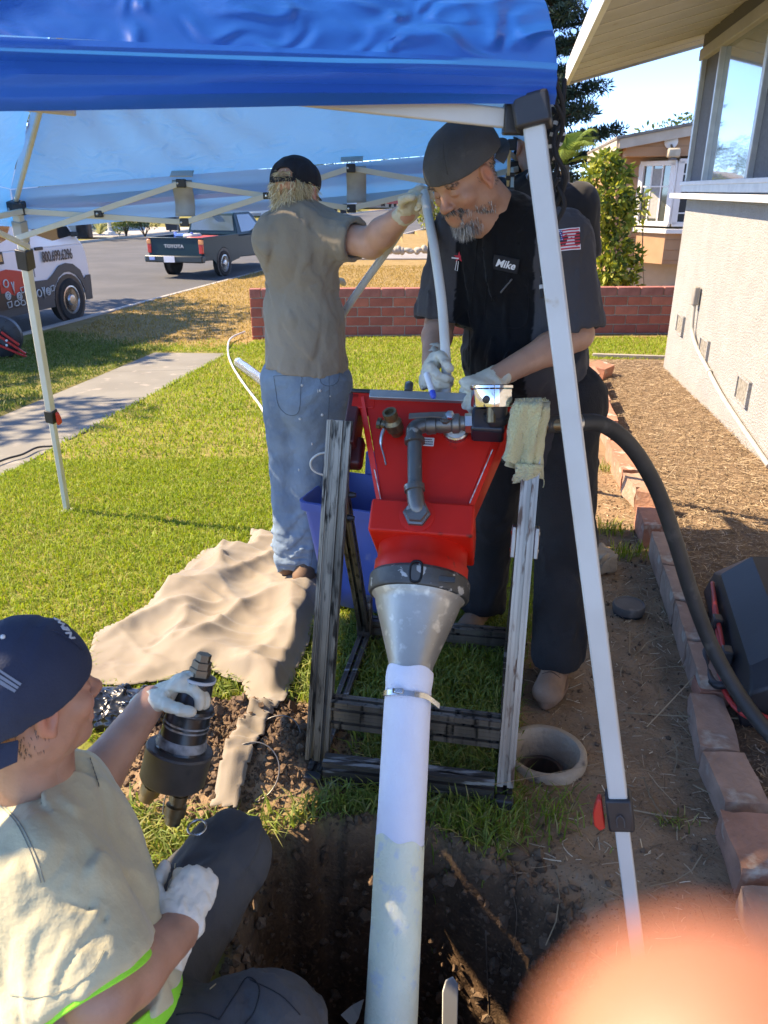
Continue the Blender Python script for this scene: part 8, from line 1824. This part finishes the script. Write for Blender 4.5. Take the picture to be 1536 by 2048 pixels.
# --- drain-cleaning machine on the verge
dm = thing('drain_machine', 'red and black drum drain machine standing on the shaded verge', 'machine', GG(15, 716)); c = GG(8, 714) + V3(0, 0, 0.27)
fd = V3(0.25, -0.97, 0).normalized()
MB().lathe(c - fd * 0.10, fd, [(0, 0.20), (0.02, 0.265), (0.08, 0.28), (0.16, 0.27), (0.19, 0.20), (0.19, 0.10), (0.17, 0.0)], 40).build('drum', M('drum_black', (0.03, 0.032, 0.036), None, rough=0.45), dm, 30)
for k in range(12):
    a = 2 * math.pi * k / 12; e = V3(math.cos(a) * fd.y * -1, math.cos(a) * fd.x, math.sin(a)); MB().beam(c + fd * 0.092 + e * 0.12, c + fd * 0.07 + e * 0.262, 0.012, 0.012).build('drum_rib', MATS['drum_black'], dm)
sx_ = V3(0.97, 0.25, 0)
for a_, b_ in (((-0.18, 0.20), (0.30, -0.22)), ((-0.20, 0.02), (0.32, -0.27)), ((-0.2, 0.22), (-0.24, -0.26)), ((0.05, 0.08), (0.24, -0.10))):
    MB().beam(c + fd * 0.13 + sx_ * a_[0] + UP * a_[1], c + fd * 0.13 + sx_ * b_[0] + UP * b_[1], 0.035, 0.03).build('frame_bar', red_pl, dm, 35, 0.008)
for x, z in ((0.03, 0.11), (0.10, -0.03), (0.09, -0.09)): MB().lathe(c + fd * 0.15 + sx_ * x + UP * z, fd, [(0, 0.016), (0.006, 0.016)], 8).build('bolt', M('bolt_white', (0.7, 0.7, 0.7), None, rough=0.4), dm)
# ================================================================ vegetation
def leaf_cloud(name, C, n, lsz, cols, par, seed, shape=None, w=0.42, mat=None, droop=0.3, up=0.4):
    """C: list of (centre, radii); leaves scattered over the clump shells, folded along the midrib"""
    rg = np.random.default_rng(seed); P = []; N = []
    vol = np.array([r[0] * r[1] * r[2] for _, r in C]) ** 0.67; pick = rg.choice(len(C), n, p=vol / vol.sum())
    d = rg.normal(size=(n, 3)); d /= np.linalg.norm(d, axis=1)[:, None]; rad = rg.uniform(0.35, 1.0, n) ** 0.5
    cen_ = np.array([c[:] for c, _ in C])[pick]; rr_ = np.array([r for _, r in C])[pick]; P = cen_ + d * rr_ * rad[:, None]
    ax = d * 0.6 + rg.normal(size=(n, 3)) * 0.6 + np.array([0, 0, up - droop]); ax /= np.linalg.norm(ax, axis=1)[:, None]
    sd = np.cross(ax, rg.normal(size=(n, 3))); sd /= np.linalg.norm(sd, axis=1)[:, None]; nr = np.cross(ax, sd); L = (lsz * rg.uniform(0.6, 1.3, n))[:, None]; ww = L * w * 0.5
    V = np.stack([P, P + ax * L * 0.45 + sd * ww + nr * ww * 0.35, P + ax * L - np.array([0, 0, 1]) * L * 0.12, P + ax * L * 0.45 - sd * ww + nr * ww * 0.35, P + ax * L * 0.5], 1)
    F = (np.arange(n)[:, None, None] * 5 + np.array([[0, 1, 4], [1, 2, 4], [2, 3, 4], [3, 0, 4]])[None]).reshape(-1, 3)
    me = npmesh(name, V.reshape(-1, 3), F); cc = np.array(cols)[rg.integers(0, len(cols), n)] * rg.uniform(0.75, 1.25, n)[:, None]; vcol(me, 'tint', np.repeat(cc, 5, 0))
    return obj(name, me, mat or LEAFM, par, None)
LEAFM = leaf_mat('leaf_foliage', trl=0.30)
bark = M('bark', (0.14, 0.10, 0.07), (0.09, 0.065, 0.045), 9, 0.95, bump=0.5, bscale=30)
LEMON = [(0.22, 0.25, 0.03), (0.30, 0.32, 0.04), (0.12, 0.17, 0.03), (0.38, 0.38, 0.07), (0.07, 0.11, 0.025)]; DARK = [(0.02, 0.04, 0.016), (0.035, 0.065, 0.022), (0.05, 0.085, 0.03)]; MID = [(0.05, 0.09, 0.025), (0.085, 0.13, 0.035), (0.12, 0.16, 0.05)]
# leafy garden shrub behind the brick wall
sh_ = thing('garden_shrub', 'tall yellow-green leafy shrub growing behind the brick wall', 'shrub', D(1225, 585, 13.2)); b0 = D(1225, 585, 13.2); b0.z = -0.45
rs = random.Random(6); CL = []
for px, py, r in ((1212, 330, .20), (1240, 345, .18), (1190, 345, .20), (1225, 390, .26), (1195, 410, .25), (1255, 420, .15), (1235, 440, .24), (1200, 470, .24), (1230, 500, .26), (1262, 505, .15), (1215, 540, .26), (1250, 545, .22), (1275, 515, .09), (1265, 395, .09), (1222, 310, .10), (1262, 570, .14), (1205, 575, .22)):
    CL.append((D(px, py, 13.1 + rs.uniform(-.25, .25)), (r, r, r * 0.9)))
leaf_cloud('crown', CL, 3000, 0.13, LEMON, sh_, 3); tr0 = MB()
for c, r in CL[::2]: tr0.tube(spline([b0, lerp(b0, c, 0.5) + V3(rs.uniform(-.1, .1), 0, 0.05), c], 4), [0.022 - 0.0016 * k for k in range(9)], 6)
tr0.build('stems', bark, sh_, 180)
sp_ = thing('sapling', 'thin sapling with a few yellow leaves in front of the bay window', 'plant', D(1290, 590, 13.8)); s0 = D(1288, 588, 13.8)
MB().tube(spline([s0, D(1285, 500, 13.8), D(1287, 440, 13.8), D(1290, 385, 13.8)], 5), 0.010, 6).build('stem', bark, sp_, 180); leaf_cloud('leaves', [(D(1290, 388, 13.8), (.08, .08, .08)), (D(1284, 420, 13.8), (.12, .1, .1)), (D(1272, 452, 13.8), (.12, .1, .1))], 70, 0.13, LEMON, sp_, 5)
# feather palm behind it
pm_ = thing('palm', 'feathery green palm rising behind the leafy shrub', 'palm', D(1140, 585, 16)); pb = D(1130, 330, 16.0); g0 = D(1130, 585, 16.0); g0.z = -0.46
MB().tube([g0, lerp(g0, pb, 0.5), pb], [0.14, 0.11, 0.09], 12).build('trunk', bark, pm_, 180); rp = random.Random(3)
for k in range(22):
    a = rp.uniform(0, 6.28); el = rp.uniform(0.5, 1.35); L = rp.uniform(1.0, 1.5); d = V3(math.cos(a) * math.cos(el), math.sin(a) * math.cos(el) * 0.7, math.sin(el)); pts = [pb + d * L * t + V3(0, 0, -0.55 * L * t * t) for t in np.linspace(0, 1, 13)]
    mb = MB(); mb.tube(pts, [0.012 - 0.0008 * i for i in range(13)], 5)
    for i in range(2, 13):
        tg_ = (pts[i] - pts[i - 1]).normalized(); s = tg_.cross(UP).normalized()
        for sgn_ in (-1, 1):
            ll = 0.36 * math.sin(math.pi * (0.15 + 0.8 * i / 13)); e = (s * sgn_ * 0.8 + tg_ * 0.7 - UP * 0.25).normalized(); w_ = tg_ * 0.014; p_ = pts[i]; mb.add([p_ - w_, p_ + w_, p_ + e * ll - UP * 0.06 * ll], [(0, 1, 2)])
            p_ = (pts[i] + pts[i - 1]) / 2; mb.add([p_ - w_, p_ + w_, p_ + e * ll - UP * 0.06 * ll], [(0, 1, 2)])
    mb.build('frond', leaf_mat('palm_leaf', None, 0.35, col=(0.17, 0.24, 0.05)) if k == 0 else bpy.data.materials['palm_leaf'], pm_, 180)
# dark conifer with tiered branches
cf = thing('conifer', 'tall dark conifer with upswept branches behind the tan house', 'tree', (7, 26, -0.5)); cx = D(1062, 380, 26.0); ct = cx.copy(); ct.z = 9.5; cx.z = -0.6
MB().tube([cx, lerp(cx, ct, 0.5), ct], [0.30, 0.2, 0.05], 12).build('trunk', bark, cf, 180); rc_ = random.Random(9); conm = leaf_mat('conifer_foliage', trl=0.12)
bmb = MB(); clumps = []
for k in range(13):
    z = 1.6 + k * 0.62; n = 5
    for j in range(n):
        a = 2 * math.pi * j / n + k * 0.9 + rc_.uniform(-.3, .3); L = (2.4 - 0.22 * max(0, z - 3)) * rc_.uniform(0.75, 1.15)
        if L < 0.3: continue
        p0 = V3(cx.x, cx.y, z); d = V3(math.cos(a), math.sin(a), 0); pts = [p0 + d * L * t + UP * (0.10 * L * t * t + 0.04 * L * t) for t in (0, 0.35, 0.7, 1.0)]; bmb.tube(pts, [0.05, 0.035, 0.022, 0.01], 6)
        for t in np.linspace(0.25, 1.0, max(4, int(L * 4))):
            q = lerp(p0, p0 + d * L, t) + UP * (0.10 * L * t * t + 0.04 * L * t); s = V3(-d.y, d.x, 0)
            for sg2 in (-1, 0, 1): clumps.append((q + s * sg2 * 0.26 * (1.2 - t) * rc_.uniform(.6, 1.4) + d * 0.1 * sg2 + UP * rc_.uniform(-.02, .12), (0.24, 0.24, 0.13)))
bmb.build('branches', bark, cf, 180); leaf_cloud('crown', clumps, 56000, 0.21, [(0.012, 0.026, 0.016), (0.02, 0.042, 0.024), (0.034, 0.060, 0.032)], cf, 11, w=0.22, mat=conm, droop=0.0, up=0.6)
# small shrub beyond the dry yard
def shrub(px, py, F, w, h, cols, n, ls, label, seed, name='shrub', grp=None):
    b = D(px, py, F); t = thing(name, label, 'shrub', b, grp); rs = random.Random(seed); C = []
    for k in range(9): C.append((b + V3(rs.uniform(-.6, .6) * w / 2, rs.uniform(-.3, .3) * w, h * rs.uniform(0.25, 0.8)), (w * rs.uniform(.18, .3), w * rs.uniform(.18, .3), h * rs.uniform(.18, .28))))
    leaf_cloud('foliage', C, n, ls, cols, t, seed); mb = MB()
    for c, r in C[:6]: mb.tube([b - UP * 0.1, lerp(b, c, 0.5), c], [0.03, 0.02, 0.008], 5)
    mb.build('stems', bark, t, 180); return t
shrub(872, 478, 25, 1.5, 1.7, MID + LEMON[:2], 1500, 0.12, 'green leafy shrub beside the far driveway', 31)
shrub(290, 468, 38, 1.9, 1.5, DARK + MID[:1], 2600, 0.10, 'clipped dark round bush across the street', 32); shrub(252, 468, 39, 1.6, 1.3, MID, 1300, 0.12, 'mid green bush beside the white post across the street', 33); shrub(165, 468, 40, 2.6, 2.0, DARK + MID, 2200, 0.14, 'dark hedge across the street behind the van', 34); shrub(60, 468, 42, 4.0, 2.6, DARK, 2600, 0.16, 'large dark hedge across the street', 35)
ag = thing('agave', 'pale spiky agave in the bed across the street', 'agave', D(200, 468, 37)); ab = D(200, 468, 37); ra = random.Random(5); agm = leaf_mat('agave_leaf', None, 0.2, col=(0.42, 0.42, 0.20))
for k in range(30):
    a = ra.uniform(0, 6.28); el = ra.uniform(0.25, 1.35); L = ra.uniform(0.7, 1.05); d = V3(math.cos(a) * math.cos(el), math.sin(a) * math.cos(el), math.sin(el)); s = V3(-math.sin(a), math.cos(a), 0) * 0.06
    MB().add([ab - s, ab + s, ab + d * L * .5 + s, ab + d * L * .5 - s, ab + d * L - UP * 0.15], [(0, 1, 2, 3), (3, 2, 4)]).build('blade', agm, ag, None)
pst = thing('garden_post', 'white turned garden post across the street', 'post', D(221, 468, 38)); MB().lathe(D(221, 468, 38), UP, [(0, 0.24), (0.1, 0.22), (0.14, 0.10), (0.5, 0.08), (0.8, 0.12), (1.0, 0.07), (1.3, 0.16), (1.4, 0.05)], 14).build('shaft', M('white_plaster', (0.66, 0.66, 0.66), None, rough=0.7), pst, 40)
# bins, fence, far cars and houses
binm = M('bin_plastic', (0.02, 0.024, 0.028), None, rough=0.55)
def wheelie(px, py, F, label):
    b = D(px, py, F); t = thing('wheelie_bin', label, 'bin', b, 'wheeled bins along the far street')
    MB().ring_loft([[b + V3(x * w, y * w, z) for x, y in ((-1, -1), (1, -1), (1, 1), (-1, 1))] for w, z in ((0.24, 0.08), (0.31, 0.95))]).build('body', binm, t, 35, 0.02); MB().box(b + V3(0, 0.02, 1.0), (0.68, 0.72, 0.07)).build('lid', binm, t, 35, 0.03)
    for s in (-1, 1): MB().lathe(b + V3(0.2 * s, 0.26, 0.12), (1, 0, 0), [(0, 0.12), (0.05, 0.12)], 12).build('wheel', tyre_m, t)
wheelie(346, 464, 37, 'dark wheeled bin behind the parked pickup'); wheelie(648, 434, 62, 'brown-black wheeled bin next to the parked white car'); wheelie(668, 431, 64, 'middle wheeled bin of the row beside the white car'); wheelie(687, 429, 66, 'wheeled bin at the end of the row by the dry lawn'); wheelie(766, 414, 95, 'black wheeled bin near the far red car')
def slab(name, pts, z, mat): 
    P = [Vector((*p, z)) for p in pts]; props(MB().prism(P, (0, 0, -0.04)).build(name, mat), kind='structure')
pale = M('pale_driveway', (0.50, 0.45, 0.38), (0.44, 0.40, 0.34), 2, 0.9)
a_, b_ = D(300, 462, 40), D(480, 446, 48)
slab('driveway_across', [(curb_x(38) - ST_W - 0.2, 38), (curb_x(48) - ST_W - 0.2, 48), (curb_x(48) - ST_W - 14, 50), (curb_x(38) - ST_W - 14, 40)], -0.385, pale)
slab('driveway', [(curb_x(26) + 0.05, 26), (curb_x(29.5) + 0.05, 29.5), (12, 30), (12, 26.5)], -0.42, M('shaded_driveway', (0.30, 0.29, 0.28), (0.25, 0.24, 0.235), 2, 0.9))
fen = thing('white_fence', 'white vinyl picket fence across the far street', 'fence', D(520, 428, 70)); fm = M('white_vinyl', (0.72, 0.73, 0.74), None, rough=0.5)
fa, fb = D(470, 429, 68), D(575, 427, 74); fdv = (fb - fa); n = 34
for k in range(n): MB().box(fa + fdv * ((k + 0.5) / n) + UP * 0.65, (fdv.length / n * 0.86, 0.05, 1.15), axes=(fdv.normalized(), V3(-fdv.y, fdv.x, 0).normalized(), UP)).build('picket', fm, fen)
for z in (0.25, 1.1): MB().beam(fa + UP * z + V3(0, -.05, 0), fb + UP * z + V3(0, -.05, 0), 0.06, 0.12).build('rail', fm, fen)
for k in range(5): MB().box(fa + fdv * (k / 4) + UP * 0.7 + V3(0, -.06, 0), (0.18, 0.18, 1.5)).build('fence_post', fm, fen)
def far_car(px, py, F, col, bear, label):
    c = Car('parked_car', label, 'car', D(px, py, F), bear, 'cars parked far along the street'); pm = M('paint_%d' % px, col, None, rough=0.25, coat=0.6)
    c.body([(x, z, 0.86 - 0.14 * max(0, z - 0.85)) for x, z in ((-2.2, 0.35), (-2.25, 0.85), (-1.7, 0.98), (-1.1, 1.42), (0.3, 1.45), (1.0, 0.98), (2.1, 0.82), (2.25, 0.4))], 'body', pm, 0.05)
    for y in (-1, 1): c.side_poly([(-1.45, 1.0), (-1.05, 1.36), (0.25, 1.38), (0.8, 1.0)], y * 0.83, 0.02, 'side_window', carglass)
    MB().prism([c.p(-1.68, y, 1.0) for y in (-.7, .7)] + [c.p(-1.14, y, 1.38) for y in (.62, -.62)], -c.f * 0.02).build('rear_window', carglass, c.t)
    for x in (-1.35, 1.35):
        for y in (-0.75, 0.75): c.wheel(x, y, 0.32, 0.2, 5)
    for y in (-0.65, 0.65): MB().box(c.p(-2.25, y, 0.72), (0.05, 0.25, 0.14), axes=(c.f, c.l, UP)).build('tail_lamp', MATS['tail_red'], c.t)
far_car(660, 418, 72, (0.6, 0.62, 0.63), R(60), 'white car parked behind the row of bins'); far_car(797, 414, 92, (0.45, 0.10, 0.10), BRG, 'faded red car parked far down the street'); far_car(748, 405, 125, (0.55, 0.56, 0.56), R(40), 'pale car parked at the distant house')
def far_house(x, y, w, d, h, col, roofc, label, yaw):
    t = thing('bungalow', label, 'house', (x, y, -0.45), 'bungalows across the street'); X = V3(math.cos(yaw), math.sin(yaw), 0); Y = V3(-X.y, X.x, 0); c = V3(x, y, -0.45)
    MB().box(c + UP * h / 2, (w, d, h), axes=(X, Y, UP)).build('wall', M('bungalow_%d' % int(x * 10), col, tuple(k * .9 for k in col), 2, 0.9), t)
    q = lambda a, b, z: c + X * a + Y * b + UP * z
    MB().add([q(-w / 2 - .5, -d / 2 - .6, h), q(w / 2 + .5, -d / 2 - .6, h), q(w / 2 + .5, d / 2 + .6, h), q(-w / 2 - .5, d / 2 + .6, h), q(-w / 2 - .5, 0, h + 1.5), q(w / 2 + .5, 0, h + 1.5)], [(0, 1, 5, 4), (3, 4, 5, 2), (0, 4, 3), (1, 2, 5), (0, 3, 2, 1)]).build('roof', M('bungalow_roof_%d' % int(x * 10), roofc, tuple(k * .8 for k in roofc), 5, 0.95), t)
    for k in range(3):
        a = -w / 2 + w * (k + 0.5) / 3; wn2 = MB().box(q(a, -d / 2 - 0.02, h * 0.55), (1.5, 0.06, 1.1), axes=(X, Y, UP)).build('window', carglass, t); MB().box(q(a, -d / 2 - 0.03, h * 0.55 - 0.6), (1.7, 0.1, 0.1), axes=(X, Y, UP)).build('sill', fm, wn2)
BY = math.pi / 2 - BRG + math.pi
far_house(-22, 50, 13, 8, 2.7, (0.50, 0.45, 0.36), (0.20, 0.17, 0.15), 'cream bungalow behind the hedges across the street', -R(75)); far_house(-14, 78, 13, 8, 2.7, (0.42, 0.46, 0.50), (0.16, 0.16, 0.17), 'grey-blue bungalow beyond the white fence', -R(75)); far_house(-4, 112, 14, 8, 2.7, (0.45, 0.34, 0.25), (0.22, 0.16, 0.13), 'brown bungalow far down the street', -R(75)); far_house(6, 150, 14, 8, 2.7, (0.5, 0.48, 0.42), (0.18, 0.15, 0.13), 'pale bungalow at the distant bend of the street', -R(75))
def far_tree(x, y, h, r, cols, label, seed):
    t = thing('street_tree', label, 'tree', (x, y, -0.5), 'trees along the far street'); rs = random.Random(seed); b = V3(x, y, -0.5); MB().tube([b, b + UP * h * 0.5, b + UP * h * 0.8], [0.25, 0.18, 0.08], 8).build('trunk', bark, t, 180)
    C = [(b + V3(rs.uniform(-1, 1) * r * .7, rs.uniform(-1, 1) * r * .7, h * rs.uniform(0.5, 0.95)), (r * rs.uniform(.3, .5),) * 3) for _ in range(12)]; leaf_cloud('crown', C, 1700, 0.42, cols, t, seed)
for i, (x, y, h, r, cols, lab) in enumerate(((-30, 62, 8, 3.5, DARK, 'dark spreading tree behind the cream bungalow'), (-20, 92, 9, 4, MID, 'tall mid-green tree beyond the grey-blue bungalow'), (-10, 96, 6, 3, DARK, 'low dark tree beside the distant driveway'), (0, 128, 10, 4.5, MID, 'broad green tree past the brown bungalow'), (-8, 140, 9, 4, DARK, 'dark tree far behind the bins'), (14, 120, 8, 3.5, MID, 'green tree on the near verge far down the street'), (12, 165, 12, 6, DARK, 'large dark tree closing the end of the street'), (-34, 80, 10, 5, MID, 'big green tree far across the street'), (20, 60, 7, 3.0, MID, 'green tree standing beyond the tan house'))): far_tree(x, y, h, r, cols, lab, 50 + i)
wl2 = MB().tube([V3(-20, 60, 13.2), V3(0, 57, 12.4), V3(25, 54, 13.0), V3(60, 50, 16)], 0.02, 5).build('power_line', M('wire_grey', (0.10, 0.11, 0.12), None, rough=0.6), None, 180); props(wl2, 'thin overhead power line crossing the sky behind the roofs', 'wire')
# ground ivy and stones edging the dry yard
rs = random.Random(12)
for k in range(16):
    p = D(775 + k * 8 + rs.uniform(-3, 3), 503 + rs.uniform(-2, 3), 17.2); S_ = MB().sphere(p + V3(0, 0, 0.03), (rs.uniform(.06, .14), 0.1, rs.uniform(.05, .1)), 9, 6); props(S_.build('garden_stone', M('pale_stone', (0.42, 0.38, 0.31), (0.33, 0.30, 0.25), 6, 0.95, bump=0.4), None, 60), 'pale rounded stone in the low border of the dry yard', 'stone', 'stones edging the dry yard')
# tree on the photographer's side of the street that throws the broken shade on road and walkway
tq = thing('shade_tree', 'broad street tree on the verge shading the walkway and road', 'tree', (-10.2, 9.0, -0.5))
MB().tube([V3(-10.2, 9.0, -0.6), V3(-10.2, 9.0, 2.2), V3(-10.3, 9.2, 4.2)], [0.22, 0.18, 0.12], 12).build('trunk', bark, tq, 180); tq.location = (-10.2, 9.0, -0.5)
rs = random.Random(21); C = [(V3(-10.6 + rs.uniform(-2.0, 1.9), 8.6 + rs.uniform(-3.4, 8.5), 4.6 + rs.uniform(-.7, .8)), (rs.uniform(.5, .95),) * 3) for _ in range(40)]
leaf_cloud('crown', C, 11000, 0.24, MID, tq, 77)
lm2 = MB()
for c, r in C[::2]: lm2.tube([V3(-10.25, 9.1, 3.0), lerp(V3(-10.25, 9.1, 3.6), c, 0.55), c], [0.08, 0.05, 0.02], 6)
lm2.build('limbs', bark, tq, 180)
# ================================================================ the photographer's fingertip, close in front of the lens
def photographer_hand():
    cx, cy, cz = V3(1, 0, 0), V3(0, SP, CP), V3(0, CP, -SP)          # camera right, up, forward
    O = V3(0, 0, CAM_H); tip = O + ray(1455, 2228) * 0.029
    f = (cx * -0.80 + cy * 0.42 + cz * 0.30).normalized(); n = (cz * -0.85 + cx * -0.3).normalized(); n = (n - f * n.dot(f)).normalized(); t = n.cross(f)
    if t.dot(cy) < 0: t = -t
    W = tip - f * 0.160 - t * 0.030
    S = SDF(); hand_prims(S, W, f, n, t, curl=((0.0, 0.02, 0.03), 1.25, 1.3, 1.35), tcurl=0.3, spread=0.0)
    S.cap(W - f * 0.02, W - f * 0.26, 0.030, 0.044, k=0.03)
    me = S.mesh('hand', 0.0022, 2); v = verts(me); vcol(me, 'tint', np.tile(np.array([0.40, 0.15, 0.085]), (len(v), 1)))
    o = obj('hand', me, skin_mat('photographer_skin', (0.40, 0.15, 0.085), (0.37, 0.14, 0.08)), None, 180); props(o, 'blurred fingertip of a hand held right against the lens', 'hand')
photographer_hand()
